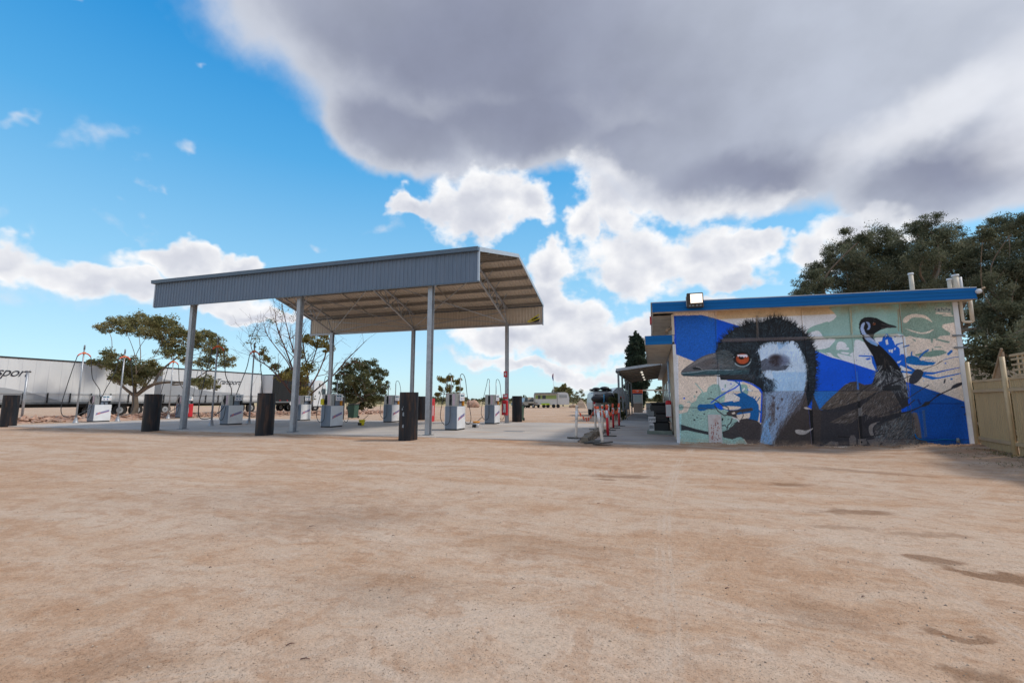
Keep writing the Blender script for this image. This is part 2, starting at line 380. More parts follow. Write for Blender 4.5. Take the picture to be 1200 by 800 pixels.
def leafmat(name, c1, c2, c3, trans=.35):
    m = bpy.data.materials.new(name); m.use_nodes = True; t = m.node_tree; t.nodes.clear(); g = G(t)
    geo = g.n('ShaderNodeNewGeometry'); tc = g.n('ShaderNodeTexCoord').outputs['Object']
    r = geo.outputs['Random Per Island']
    n = g.noise(tc, .9, 3, .6)
    f = g.m('ADD', g.m('MULTIPLY', r, .55), g.ss(n, .35, .65, 0, .55))
    ramp = g.n('ShaderNodeValToRGB'); e = ramp.color_ramp.elements
    e[0].color = (*c1, 1); e[0].position = .1; e[1].color = (*c3, 1); e[1].position = .95
    k = ramp.color_ramp.elements.new(.5); k.color = (*c2, 1); g.set(ramp.inputs[0], f)
    d = g.n('ShaderNodeBsdfDiffuse', {0: ramp.outputs[0]}); tr = g.n('ShaderNodeBsdfTranslucent', {0: ramp.outputs[0]})
    mx = g.n('ShaderNodeMixShader', {0: trans, 1: d.outputs[0], 2: tr.outputs[0]})
    g.n('ShaderNodeOutputMaterial', {0: mx.outputs[0]}); return m
M['leaf_acacia'] = leafmat('olive umbrella foliage', (.11, .12, .05), (.22, .21, .095), (.36, .31, .16))
M['leaf_gum'] = leafmat('gum foliage', (.11, .11, .04), (.21, .18, .06), (.32, .24, .09))
M['leaf_dark'] = leafmat('dense dark foliage', (.05, .06, .03), (.11, .12, .055), (.20, .19, .10))
M['leaf_tam'] = leafmat('feathery grey green foliage', (.048, .060, .036), (.12, .13, .082), (.24, .24, .16))
M['leaf_cyp'] = leafmat('cypress foliage', (.022, .038, .026), (.045, .066, .045), (.08, .10, .07))
M['leaf_far'] = leafmat('distant scrub foliage', (.07, .075, .04), (.12, .12, .065), (.20, .18, .10))
M['leaf_sage'] = leafmat('pale sage foliage', (.12, .13, .08), (.20, .20, .12), (.30, .28, .17))
M['grass'] = leafmat('short grass', (.07, .09, .02), (.13, .14, .04), (.26, .21, .09))

# ------------------------------------------------------------------ ground materials
def ground_material():
    m = bpy.data.materials.new('graded dirt'); m.use_nodes = True; t = m.node_tree; t.nodes.clear(); g = G(t)
    P = g.n('ShaderNodeNewGeometry').outputs['Position']
    wob = g.vs(g.v('SUBTRACT', g.noise(P, .35, 4, .6, out=1), (.5, .5, .5)), 1.6)
    wob2 = g.vs(g.v('SUBTRACT', g.noise(P, 2.5, 3, .6, out=1), (.5, .5, .5)), .25)
    Q = g.v('ADD', g.v('ADD', P, wob), wob2)
    sx = g.n('ShaderNodeSeparateXYZ', {0: P}); X, Y = sx.outputs[0], sx.outputs[1]
    big = g.noise(g.v('MULTIPLY', Q, (.6, 1, 1)), .35, 6, .62)
    med = g.noise(g.v('MULTIPLY', Q, (.45, 1.5, 1)), 1.1, 7, .65)
    stre = g.noise(g.v('MULTIPLY', Q, (.12, 2.2, 1)), 1.0, 6, .6)
    fine = g.noise(P, 38, 6, .7)
    pale = srgb(217, 192, 170, .80); tanc = srgb(208, 173, 144, .78); brown = srgb(190, 146, 112, .75)
    f = g.m('ADD', g.m('MULTIPLY', big, .45), g.m('ADD', g.m('MULTIPLY', med, .35), g.m('MULTIPLY', stre, .35)))
    c = g.mix(g.ss(f, .47, .66), pale, tanc)
    c = g.mix(g.m('MULTIPLY', g.ss(f, .60, .78), .6), c, brown)
    st2 = g.noise(g.v('MULTIPLY', Q, (.35, 4.5, 1)), 1.6, 8, .68)
    c = g.mix(g.m('MULTIPLY', g.ss(st2, .52, .68), .35), c, brown); c = g.mix(g.m('MULTIPLY', g.ss(st2, .46, .32), .45), c, srgb(216, 194, 174, .78))
    mo = g.noise(Q, 3.2, 8, .72); mo2 = g.noise(g.v('MULTIPLY', P, (.6, 1, 1)), 11, 5, .7)
    c = g.mix(g.m('MULTIPLY', g.ss(mo, .50, .60), .38), c, brown); c = g.mix(g.m('MULTIPLY', g.ss(mo, .46, .38), .32), c, srgb(218, 196, 174, .76))
    c = g.mix(g.m('MULTIPLY', g.ss(mo2, .52, .64), .26), c, srgb(172, 130, 98, .70)); c = g.mix(g.m('MULTIPLY', g.ss(mo2, .45, .35), .26), c, srgb(224, 203, 182, .78))
    # darker, damper loose ground close to the slab and left lanes
    edge = g.ss(g.m('ABSOLUTE', g.m('SUBTRACT', Y, 14.0)), 1.6, .2)
    c = g.mix(g.m('MULTIPLY', g.m('MULTIPLY', edge, g.ss(med, .4, .62)), .55), c, srgb(176, 128, 92, .78))
    # wheel lanes: pale compacted pairs, straight and curved
    def ring(cx, cy, r, w, amt, c, colr, half=0):
        d = g.m('SUBTRACT', g.n('ShaderNodeVectorMath', {0: g.v('MULTIPLY', g.v('SUBTRACT', g.v('ADD', P, g.vs(wob, .12)), (cx, cy, 0)), (1, 1, 0))}, operation='LENGTH').outputs[1], r)
        k = g.ss(g.m('ABSOLUTE', d), w*.9, w*.3)
        tread = g.ss(g.m('SINE', g.m('MULTIPLY', d, 110)), -.4, .5, .45, 1)
        brk = g.ss(g.noise(P, .9, 3, .6), .38, .6)
        return g.mix(g.m('MULTIPLY', g.m('MULTIPLY', g.m('MULTIPLY', k, tread), brk), amt*.95), c, colr)
    pl = srgb(216, 194, 174, .80)
    for args in [(60.05, 3.0, 60, .14, .7), (61.9, 4.5, 60, .14, .55), (-28, 34, 41.3, .16, .55), (-28, 34, 39.6, .15, .5), (12, 40, 36.5, .22, .55), (12, 40, 34.6, .22, .5),
                 (-10, -20, 31, .24, .6), (-10, -20, 32.9, .22, .55), (-6, -36, 43, .2, .5), (-6, -36, 44.7, .2, .5), (-18, -30, 36.5, .2, .45), (8, -14, 21.5, .18, .4), (8, -14, 23.1, .18, .4)]:
        c = ring(*args, c, pl)
    # damp stains and broad dark smudges, each with its own outline
    def spot(cx, cy, a, b, rot, amt, colr, c, soft=.5):
        v = g.v('SUBTRACT', g.v('ADD', P, g.v('ADD', g.vs(wob2, 2.2), g.vs(wob, .20))), (cx, cy, 0)); r = R(rot)
        x = g.v('DOT_PRODUCT', v, (math.cos(r)/a, math.sin(r)/a, 0), out=1); y = g.v('DOT_PRODUCT', v, (-math.sin(r)/b, math.cos(r)/b, 0), out=1)
        L = g.m('SQRT', g.m('ADD', g.m('MULTIPLY', x, x), g.m('MULTIPLY', y, y)))
        L = g.m('ADD', L, g.m('MULTIPLY', g.m('SUBTRACT', g.noise(P, 6, 6, .65), .5), 1.1))
        return g.mix(g.m('MULTIPLY', g.ss(L, 1.12, .88-soft), amt*.85), c, colr)
    wet = srgb(134, 94, 62, .72)
    for (u, v, a, b, rot, amt, soft) in [(1085, 655, .22, .10, -10, .75, .3), (1155, 672, .42, .13, -20, .85, .35), (1112, 739, .17, .07, 0, .7, .3), (1158, 791, .22, .10, 0, .7, .4), (1003, 600, .50, .20, 10, .7, .4),
                            (727, 556, .75, .25, 10, .7, .5), (708, 560, .2, .12, 0, .8, .4), (920, 567, .35, .15, 0, .7, .4), (1010, 553, 1.2, .3, -15, .5, .5), (1090, 628, .5, .12, 10, .4, .5), (980, 618, .4, .1, 0, .4, .5),
                            (960, 720, .42, .30, 0, .35, .8), (450, 690, .9, .5, 10, .30, .8), (150, 780, .4, .22, 10, .35, .7), (640, 640, 1.1, .45, 0, .22, .8)]:
        x, y = ground_at(u, v); c = spot(x, y, a, b, rot, amt, wet, c, soft)
    x, y = ground_at(395, 606); c = spot(x, y, 1.7, .9, 35, .40, srgb(118, 84, 62, .74), c, .95)  # this and the next: broad, soft-edged darker ellipses
    x, y = ground_at(300, 585); c = spot(x, y, 2.6, 1.3, 20, .30, srgb(150, 122, 104, .74), c, .95)
    # grit
    gs = g.ss(g.noise(P, 120, 3, .6), .60, .70)
    c = g.mix(g.m('MULTIPLY', gs, .5), c, srgb(120, 88, 66, .7))
    gs2 = g.ss(g.noise(g.v('ADD', P, (9, 4, 2)), 110, 2, .5), .66, .76)
    c = g.mix(g.m('MULTIPLY', gs2, .6), c, srgb(226, 206, 186, .9))
    c = g.vs(c, g.ss(fine, .25, .75, .88, 1.12))
    # beyond the yard: straw paddock
    far = g.ss(g.m('ADD', Y, g.m('MULTIPLY', X, -.25)), 95, 112)
    pad = g.mix(g.ss(g.noise(g.v('MULTIPLY', P, (.02, .15, 1)), 1, 4, .6), .4, .6), srgb(206, 184, 148, .9), srgb(176, 156, 112, .8))
    c = g.mix(far, c, pad)
    h = g.m('ADD', g.m('MULTIPLY', g.noise(P, 22, 6, .7), .8), g.m('ADD', g.m('MULTIPLY', g.noise(P, 2.2, 5, .6), 1.5), g.m('MULTIPLY', gs, .35)))
    bp = g.n('ShaderNodeBump', {'Strength': .85, 'Distance': .02, 'Height': h})
    p = g.n('ShaderNodeBsdfPrincipled', {'Base Color': c, 'Roughness': .95, 'Specular IOR Level': .1, 'Normal': bp.outputs[0]})
    g.n('ShaderNodeOutputMaterial', {0: p.outputs[0]}); return m
def concrete_material(name, c1, c2, dust, joint=None):
    m = bpy.data.materials.new(name); m.use_nodes = True; t = m.node_tree; t.nodes.clear(); g = G(t)
    P = g.n('ShaderNodeNewGeometry').outputs['Position']
    n1 = g.noise(P, .6, 6, .6); n2 = g.noise(g.v('MULTIPLY', P, (.25, 1, 1)), 1.4, 6, .65); n3 = g.noise(P, 30, 5, .7)
    c = g.mix(g.ss(n1, .35, .65), c1, c2)
    c = g.mix(g.m('MULTIPLY', g.ss(n2, .50, .68), .6), c, dust)
    st = g.ss(g.noise(g.v('ADD', P, (3, 8, 1)), 1.8, 5, .6), .62, .72)
    c = g.mix(g.m('MULTIPLY', st, .35), c, tuple(k*.55 for k in c1))
    c = g.vs(c, g.ss(n3, .25, .75, .92, 1.08))
    bp = g.n('ShaderNodeBump', {'Strength': .3, 'Distance': .01, 'Height': n3})
    p = g.n('ShaderNodeBsdfPrincipled', {'Base Color': c, 'Roughness': .85, 'Specular IOR Level': .25, 'Normal': bp.outputs[0]})
    g.n('ShaderNodeOutputMaterial', {0: p.outputs[0]}); return m
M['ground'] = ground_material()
M['concrete'] = concrete_material('driveway concrete', srgb(204, 196, 188, .80), srgb(188, 181, 176, .80), srgb(204, 176, 152, .78))
M['pathcon'] = concrete_material('footpath concrete', srgb(186, 180, 176, .78), srgb(168, 163, 161, .76), srgb(180, 146, 118, .70))

# ------------------------------------------------------------------ ground sheet
def hfun(x, y):
    h = .012*np.sin(x*.9+1.3*np.sin(y*.5))+.010*np.sin(y*1.3+.7*x)+.006*np.sin(3.1*x+2.2*y)
    near = np.exp(-((x-7.9)**2)/5.0-((y-14.3)**2)/7.0)*.16
    berm = np.exp(-((y-14.55)**2)/.10)*(1/(1+np.exp(-(x-.9)*6)))*(1/(1+np.exp((x-8.2)*4)))*.05
    h = h+near+berm*(1+.5*np.sin(x*5.0)+.4*np.sin(x*11.3))
    def inside(x0, x1, y0, y1, d=.25): return (x > x0+d) & (x < x1-d) & (y > y0+d) & (y < y1-d)
    h = np.where(inside(-31.6, -2.3, 14.7, 25.9, .3), -.12, h)
    h = np.where(inside(-1.75, .75, 14.35, 62, .12), -.12, h)
    return h
xs = np.concatenate([-np.geomspace(6000, 62, 26), np.arange(-60, 16, .22), np.geomspace(17, 6000, 28)])
ys = np.concatenate([-np.geomspace(3000, 5, 14), np.arange(-4, 32, .22), np.arange(32.5, 100, 1.2), np.geomspace(102, 9000, 30)])
XX, YY = np.meshgrid(xs, ys); ZZ = hfun(XX, YY)
fade = np.clip((90-np.abs(YY))/40, 0, 1); ZZ = ZZ*np.where(YY > 50, fade, 1)
V = np.stack([XX.ravel(), YY.ravel(), ZZ.ravel()], 1); nx = len(xs); ny = len(ys)
I = np.arange((ny-1)*nx).reshape(ny-1, nx)[:, :-1].ravel()
F = np.stack([I, I+1, I+nx+1, I+nx], 1)
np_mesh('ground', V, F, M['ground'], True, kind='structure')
# slab in cast bays with open joints
cid = 0
for i, (x0, x1) in enumerate([(-31.6, -26.8), (-26.8, -22.0), (-22.0, -17.1), (-17.1, -12.2), (-12.2, -7.3), (-7.3, -2.3)]):
    for j, (y0, y1) in enumerate([(14.7, 18.4), (18.4, 22.1), (22.1, 25.9)]):
        b = MB(); jj = .012
        b.box(x0+jj, x1-jj, y0+jj, y1-jj, -.2, .030+.003*((i*7+j*3) % 3), .012)
        o = b.obj('concrete_slab', M['concrete'], kind='structure')
y0 = 14.35
for k in range(16):
    b = MB(); y1 = y0+3.0
    b.box(-1.85, .72, y0+.01, y1-.01, -.2, .040+.003*(k % 2), .012); b.obj('footpath', M['pathcon'], kind='structure'); y0 = y1
# drain lid in the slab
b = MB(); b.box(-5.9, -5.1, 18.1, 18.5, .03, .042); b.obj('drain_cover', M['steel_dark'], label='small grey steel drain lid set in the concrete apron', cat='drain cover')

# ------------------------------------------------------------------ canopy
can = thing('fuel_canopy', 'open gabled steel canopy with blue grey corrugated fascia over the fuel pumps', 'canopy', (0, 0, 0))
CX0, CX1, CY0, CY1, CYR = -22.05, -5.87, 15.04, 25.30, 20.17
ZE, ZR = 6.70, 8.05
def roofz(y): return ZE+(ZR-ZE)*(1-abs(y-CYR)/(CYR-CY0))
def corr_panel(x0, x1, z0, z1, y, pitch=.19, amp=.018, face=-1):
    """vertical trapezoidal cladding in the xz plane"""
    b = MB(); n = int((x1-x0)/pitch); p = (x1-x0)/n; prof = []
    for i in range(n):
        a = x0+i*p; prof += [(a, 0), (a+p*.50, 0), (a+p*.60, 1), (a+p*.90, 1)]
    prof.append((x1, 0)); k = len(prof)
    vs = [(a, y+face*amp*h, z0) for a, h in prof]+[(a, y+face*amp*h, z1) for a, h in prof]
    b.add(vs, [(i, i+1, k+i+1, k+i) for i in range(k-1)]); return b
o = corr_panel(CX0, CX1, 5.60, 6.72, CY0, .17, .022).obj('front_fascia', M['fascia'], can)
b = MB(); b.box(CX0+.02, CX1-.02, CY0+.012, CY0+.03, 5.62, 6.7); b.obj('fascia_backing', M['soffit'], can)
o = corr_panel(CX0, CX1, 5.72, 6.70, CY1, .19, .022, -1).obj('rear_fascia', M['soffit'], can)
b = MB(); b.box(CX0, CX1, CY1+.008, CY1+.024, 5.72, 6.72); b.obj('rear_cladding', M['fascia'], can)
b = MB(); b.box(CX0, CX1, CY1-.12, CY1+.03, 5.64, 5.74); b.obj('bottom_rail', M['galv'], can)
b = MB(); b.box(CX0, CX1, CY0-.01, CY0+.05, 5.57, 5.61); b.obj('bottom_rail', M['trim'], can)
b = MB(); b.prism([(CY0-.15, 6.70), (CY0+.02, 6.70), (CY0+.02, 6.86), (CY0-.17, 6.85)], CX0-.12, CX1+.02, 'x'); b.obj('gutter', M['trim'], can)
b = MB(); b.prism([(CY1, 6.70), (CY1+.16, 6.70), (CY1+.18, 6.84), (CY1, 6.86)], CX0-.05, CX1+.02, 'x'); b.obj('gutter', M['trim'], can)
for x in (CX0, CX1):   # end cappings of both fascias
    for yy in (CY0, CY1):
        b = MB(); b.box(x-.03, x+.03, yy-.035, yy+.05, 5.6, 6.74); b.obj('corner_capping', M['barge'], can)
b1 = MB(); b2 = MB()
nr = 85
for (ya, yb, nm) in ((CY0, CYR, 'f'), (CYR, CY1, 'r')):
    b = MB(); zt0, zt1 = roofz(ya)+.12, roofz(yb)+.12
    prof = []
    n = 84; p = (CX1-CX0)/n
    for i in range(n):
        a = CX0+i*p; prof += [(a, 0), (a+p*.62, 0), (a+p*.72, .03), (a+p*.90, .03)]
    prof.append((CX1, 0)); k = len(prof)
    vs = [(a, ya, zt0+h) for a, h in prof]+[(a, yb, zt1+h) for a, h in prof]
    b.add(vs, [(i, i+1, k+i+1, k+i) for i in range(k-1)])
    b.obj('roof_sheeting', M['soffit'], can)
    b = MB(); b.add([(CX0, ya, zt0+.035), (CX1, ya, zt0+.035), (CX1, yb, zt1+.035), (CX0, yb, zt1+.035)], [(0, 1, 2, 3)]); b.obj('roof_cladding', M['fascia'], can)
for x in (CX0, CX1):
    b = MB()
    s = .02 if x == CX1 else -.02
    b.prism([(CY0-.02, ZE+.0), (CYR, ZR+.0), (CY1+.02, ZE+.0), (CY1+.02, ZE+.17), (CYR, ZR+.175), (CY0-.02, ZE+.17)], x-.02+s, x+.02+s, 'x')
    b.obj('barge_capping', M['barge'], can)
npur = 5
for side in (0, 1):
    for i in range(npur):
        t = (i+.12)/npur if side == 0 else (i+.55)/npur
        y = CY0+.12+(CYR-CY0-.2)*t if side == 0 else CY1-.12-(CY1-CYR-.2)*(i+.12)/npur
        z = roofz(y)
        b = MB(); b.box(CX0+.05, CX1-.04, y-.03, y+.03, z-.055, z+.105); b.obj('purlin', M['purlin'], can)
b = MB(); b.box(CX0+.05, CX1-.04, CYR-.05, CYR+.05, ZR-.10, ZR+.08); b.obj('ridge_beam', M['purlin'], can)
PX = (-20.05, -14.05, -7.95); PYF, PYR = 15.42, 25.0
for x in PX:
    b = MB()   # truss
    top = lambda y: roofz(y)-.16
    def bot(y):
        t = 1-abs(y-CYR)/(CYR-PYF); return 5.75+(ZR-.75-5.75)*max(0, t)
    for (ya, yb) in ((PYF, CYR), (PYR, CYR)):
        b.bar((x, ya, top(ya)), (x, yb, top(yb)), .08, .09); b.bar((x, ya, bot(ya)), (x, yb, bot(yb)), .08, .08)
        n = 7
        for i in range(n):
            y0_ = ya+(yb-ya)*i/n; y1_ = ya+(yb-ya)*(i+1)/n
            b.bar((x, y0_, bot(y0_)), (x, y1_, top(y1_)), .035) if i % 2 == 0 else b.bar((x, y0_, top(y0_)), (x, y1_, bot(y1_)), .035)
        # fly braces to the purlins
        for t in (.35, .62, .85):
            yy = ya+(yb-ya)*t
            for sx in (-.55, .55): b.bar((x, yy, bot(yy)), (x+sx, yy, roofz(yy)-.1), .03)
    b.obj('roof_truss', M['galv'], can)
for xm in [(PX[0]+PX[1])/2, (PX[1]+PX[2])/2, CX0+.8, CX1-.9]:
    for (ya, yb) in ((CY0+.2, CYR-.2), (CYR+.2, CY1-.2)):
        b = MB(); b.bar((xm, ya, roofz(ya)-.13), (xm, yb, roofz(yb)-.13), .05, .04)
        if abs(xm-CX0) > 1 and abs(xm-CX1) > 1: b.obj('purlin_bridging', M['purlin'], can)
for (xa, xb) in ((PX[0], PX[1]), (PX[1], PX[2])):
    b = MB(); b.bar((xa, PYR, 5.8), (xb, CYR+.5, roofz(CYR+.5)-.2), .035); b.bar((xb, PYR, 5.8), (xa, CYR+.5, roofz(CYR+.5)-.2), .035); b.obj('cross_brace', M['galv'], can)
    b = MB(); b.bar((xa, PYR-.06, 5.78), (xb, PYR-.06, 6.45), .04); b.bar((xb, PYR-.10, 5.78), (xa, PYR-.10, 6.45), .04); b.obj('cross_brace', M['galv'], can)
def post(x, y, top):
    b = MB(); w, d, t = .085, .11, .016
    b.box(x-w, x+w, y-d, y-d+t, 0, top); b.box(x-w, x+w, y+d-t, y+d, 0, top); b.box(x-t/2, x+t/2, y-d+t, y+d-t, 0, top)
    o = b.obj('post', M['galv'], can)
    b = MB(); b.box(x-.15, x+.15, y-.17, y+.17, .03, .055); b.obj('base_plate', M['steel_dark'], o)
    b = MB(); b.box(x-.13, x+.13, y-.14, y+.14, top, top+.02); b.obj('cap_plate', M['galv'], o)
for x in PX: post(x, PYF, 5.66); post(x, PYR, 5.70)
for x, y in zip(PX, (22.9, 21.9, 23.1)):
    t = thing('canopy_light', 'small grey lamp fitting hanging from the %s roof truss of the canopy' % {PX[0]: 'left-hand', PX[1]: 'middle', PX[2]: 'right-hand'}[x], 'lamp', (x, y, 6.45), group='lamps under the canopy roof')
    MB().box(-.13, .13, -.10, .10, .0, .10, .01).obj('housing', M['steel_dark'], t); MB().box(-.10, .10, -.08, .08, -.012, 0).obj('lens', M['lens'], t)
    MB().bar((0, 0, .1), (0, 0, .62), .02).obj('hanger', M['galv'], t)
# loudspeaker-like dark bundle lodged in the rear corner
t = thing('cable_bundle', 'black and yellow bundle lodged on the rear right end of the canopy fascia', 'bundle', (-6.25, 25.05, 5.75))
MB().ell((0, 0, .16), (.26, .12, .15)).obj('bundle', M['black'], t); MB().bar((-.45, -.1, .02), (.25, -.1, .42), .05).obj('strap', M['yellow'], t); MB().bar((-.35, -.12, .0), (.30, -.12, .2), .04).obj('strap', M['yellow'], t)

# ------------------------------------------------------------------ bollards
def make_bollard(loc, label):
    t = thing('steel_bollard', label, 'bollard', loc, 0, 'black steel pipe bollards round the pumps')
    b = MB(); n = 32; r = .31; h = 1.57
    b.cyl(0, 0, -.1, h, r, r, n, False); b.cyl(0, 0, h, h-.3, r-.015, r-.015, n, False)
    ring = [(r*math.cos(2*math.pi*i/n), r*math.sin(2*math.pi*i/n), h) for i in range(n)]+[((r-.015)*math.cos(2*math.pi*i/n), (r-.015)*math.sin(2*math.pi*i/n), h) for i in range(n)]
    b.add(ring, [(i, (i+1) % n, n+(i+1) % n, n+i) for i in range(n)])
    b.obj('pipe', M['bollard'], t)
    MB().cyl(0, 0, h-.12, h-.06, r-.016, r-.016, n).obj('concrete_fill', M['sleeper'], t)
    return t
BL = [((-31.1, 14.84, 0), 'leftmost black steel bollard, beside the grey post at the left edge'),
      ((-20.54, 14.37, 0), 'black steel bollard in the dirt left of the canopy\'s far left front post'),
      ((-13.87, 13.80, 0), 'black steel bollard just left of the canopy\'s middle front post'),
      ((-7.82, 13.74, 0), 'nearest rust-streaked black bollard beside the canopy\'s right front post'),
      ((-8.02, 27.3, 0), 'black bollard behind the canopy\'s rear right post with the extinguisher'),
      ((-14.75, 27.5, 0), 'small far black bollard seen just left of the red cabinet'),
      ((-21.2, 27.6, 0), 'small far black bollard beside the green wheelie bin')]
b0 = make_bollard(BL[3][0], BL[3][1])
for (az, z, w, h) in ((-30, .99, .03, .06), (-22, .80, .035, .12), (-22, .42, .035, .10), (-24, 1.08, .012, .03)):
    a = R(az-72); x, y = .313*math.cos(a), .313*math.sin(a); tx, ty = -math.sin(a), math.cos(a)
    bd = MB(); bd.add([(x-tx*w, y-ty*w, z), (x+tx*w, y+ty*w, z-.01), (x+tx*w*.8, y+ty*w*.8, z+h), (x-tx*w*.7, y-ty*w*.7, z+h*.9)], [(0, 1, 2, 3)]); bd.obj('scuff', M['blotch'], b0)
for i, (loc, lab) in enumerate(BL):
    if i == 3: continue
    d_ = dup(b0, loc, lab, rz=i*1.1)
    for c_ in list(d_.children):
        if c_.name.startswith('scuff'): bpy.data.objects.remove(c_)

# ------------------------------------------------------------------ fuel dispensers
def arc_pts(x, ya, yb, zt, zbase, n=10):
    r = (yb-ya)/2; c = (ya+yb)/2
    return [(x, c-r*math.cos(math.pi*i/n), zt-abs(r)+abs(r)*math.sin(math.pi*i/n)) for i in range(n+1)]
def make_dispenser(loc, label, arches=True, yellow=False, strip=True, door=None):
    """base corner = the one nearest the footpath: +x, -y. White printed doors on +x and -x"""
    t = thing('fuel_dispenser', label, 'fuel pump', loc, 0, 'white and grey fuel dispensers on the concrete apron')
    w, d, h = .58, .90, 1.02
    MB().box(-w+.02, -.02, .02, d-.02, 0, .06).obj('plinth', M['black'], t)
    MB().box(-w+.02, -.02, 0, d, .06, h, .012).obj('cabinet', M['cabinet'], t)
    for s, x in ((1, -.02), (-1, -w+.02)):
        o = MB().box(x, x+s*.022, .01, d-.01, .065, h-.01).obj('door', door or M['white'], t)
        if door: MB().box(x+s*.022, x+s*.028, .32, .56, .35, .75, .0).obj('door_emblem', M['ghostlabel'], o); continue
        # slanted print: blue over red strokes, too blurred in the picture to read
        for k in range(15):
            yy = .10+.046*k if s > 0 else .82-.046*k; zz = .42+.0135*k
            m_ = M['logored'] if k in (2, 3, 4) else M['logoblue']
            b = MB(); X = x+s*.024; e = .011 if k % 3 else .015; q = s
            b.add([(X, yy, zz), (X, yy+q*.034, zz+.008), (X, yy+q*.050, zz+.100+e), (X, yy+q*.016, zz+.088+e)], [(0, 1, 2, 3)])
            b.obj('print_stroke', m_, o)
        b = MB(); X = x+s*.0235; ya, yb = (.08, .80) if s > 0 else (.84, .12)
        b.add([(X, ya, .395), (X, yb, .60), (X, yb, .622), (X, ya, .413)], [(0, 1, 2, 3)]); b.obj('print_stroke', M['logored'], o)
    # stainless nozzle housing at the front end, head with displays behind it
    o = MB().box(-w+.03, -.03, .0, .24, h, 1.57, .008).obj('nozzle_housing', M['stainless'], t)
    MB().box(-w+.20, -w+.32, -.006, .01, h+.04, 1.52).obj('holster', M['black'], o)
    MB().box(-w+.36, -w+.46, -.005, .01, h+.03, 1.54).obj('sticker', M['pinklabel'], o)
    MB().box(-w+.06, -.06, .24, .34, h, 1.50).obj('housing_back', M['black'], t)
    o = MB().box(-w+.05, -.02, .34, d-.04, 1.25, 1.575, .01).obj('display_head', M['white'], t)
    for s, X in ((1, -.02), (-1, -w+.05)):
        for yy in (.40, .58):
            MB().box(X, X+s*.006, yy, yy+.14, 1.44, 1.51).obj('display', M['lcd'], o)
            MB().box(X, X+s*.006, yy+.03, yy+.09, 1.30, 1.37).obj('button_panel', M['logoblue'], o)
        MB().box(X, X+s*.006, .76, .80, 1.34, 1.38).obj('indicator', M['orange'], o)
    MB().box(-w+.14, -.12, .36, d-.12, h, 1.25).obj('meter_case', M['cabinet'], t)
    MB().box(-w+.08, -.04, d-.13, d-.05, h, 1.25).obj('rear_leg', M['orange'] if strip else M['black'], t)
    # nozzle resting in its holster
    nz = MB(); nz.tube([(-w+.26, -.05, 1.16), (-w+.26, -.07, 1.28), (-w+.26, -.02, 1.42)], [.022, .03, .02], 8)
    n_ = nz.obj('nozzle', M['black'], t)
    if yellow: MB().box(-w+.02, -w+.20, -.12, -.02, 1.06, 1.34, .03).obj('nozzle_cover', M['yellow'], n_)
    hose = MB()
    if arches:
        for (ya, yb, zt, xx) in ((.10, -.16, 2.42, -.34), (.46, .50, 2.42, -.08)):
            p = MB(); p.tube([(xx, ya, 1.5), (xx, ya, 2.25)], .022, 8); p.obj('hose_mast', M['galv'], t)
        a = [(-.34, .10, 2.25), (-.345, .09, 2.37), (-.38, .05, 2.43), (-.42, .0, 2.38), (-.44, -.05, 2.15), (-.56, -.10, 1.6), (-.68, -.12, 1.0), (-.72, -.12, .55), (-.60, -.12, .30), (-.45, -.12, .24), (-.32, -.10, .34), (-w+.29, -.08, .62), (-w+.27, -.07, 1.2)]
        b = [(-.08, .46, 2.25), (-.075, .48, 2.37), (-.03, .54, 2.43), (.03, .62, 2.36), (.08, .70, 2.1), (.10, .84, 1.5), (.20, .92, .9), (.24, .98, .5), (.16, 1.04, .26), (.02, 1.06, .22), (-.10, 1.04, .40), (-.22, 1.0, .9), (-.26, .93, 1.2)]
        for q in (a, b): MB().tube(smooth(q), .014, 8).obj('hose', M['ghose'] if False else M['hose'], t)
    else:
        q = [(-w+.10, -.06, 1.2), (-w+.02, -.10, .8), (-w+.12, -.11, .32), (-w+.28, -.11, .26), (-w+.40, -.10, .45), (-w+.40, -.04, .95)]
        MB().tube(smooth(q), .015, 8).obj('hose', M['hose'], t)
    return t
def smooth(pts, k=4):
    """Catmull-Rom through the points"""
    P = [Vector(p) for p in pts]; out_ = []
    for i in range(len(P)-1):
        p0, p1, p2, p3 = P[max(i-1, 0)], P[i], P[i+1], P[min(i+2, len(P)-1)]
        for j in range(k):
            t = j/k; out_.append(.5*((2*p1)+(p2-p0)*t+(2*p0-5*p1+4*p2-p3)*t*t+(3*p1-p0-3*p2+p3)*t**3))
    out_.append(P[-1]); return out_
SZ = .033
d6 = make_dispenser((-7.98, 18.10, SZ), 'white and grey fuel pump with two tall hose arches nearest the canopy\'s right front post')
dup(d6, (-8.15, 23.45, SZ), 'far fuel pump with hose arches standing left of the red extinguisher post')
dup(d6, (-14.56, 23.65, SZ), 'far fuel pump partly hidden behind the nearest rust-streaked bollard')
d4 = make_dispenser((-14.57, 18.35, SZ), 'white and grey fuel pump with a yellow cover over its nozzle', True, True)
d1 = make_dispenser((-31.65, 18.84, SZ), 'leftmost fuel pump, white fronted, between two tall hose poles in front of the long trailer', False, False, False)
dup(d1, (-21.13, 18.62, SZ), 'fuel pump between two tall hose poles, left of the bollard by the middle front post')
dup(d1, (-21.24, 23.9, SZ), 'far fuel pump seen just right of the canopy\'s middle front post')
d0 = make_dispenser((-33.05, 25.17, SZ), 'far fuel pump with red doors behind the canopy\'s far left front post', False, False, False, M['red'])
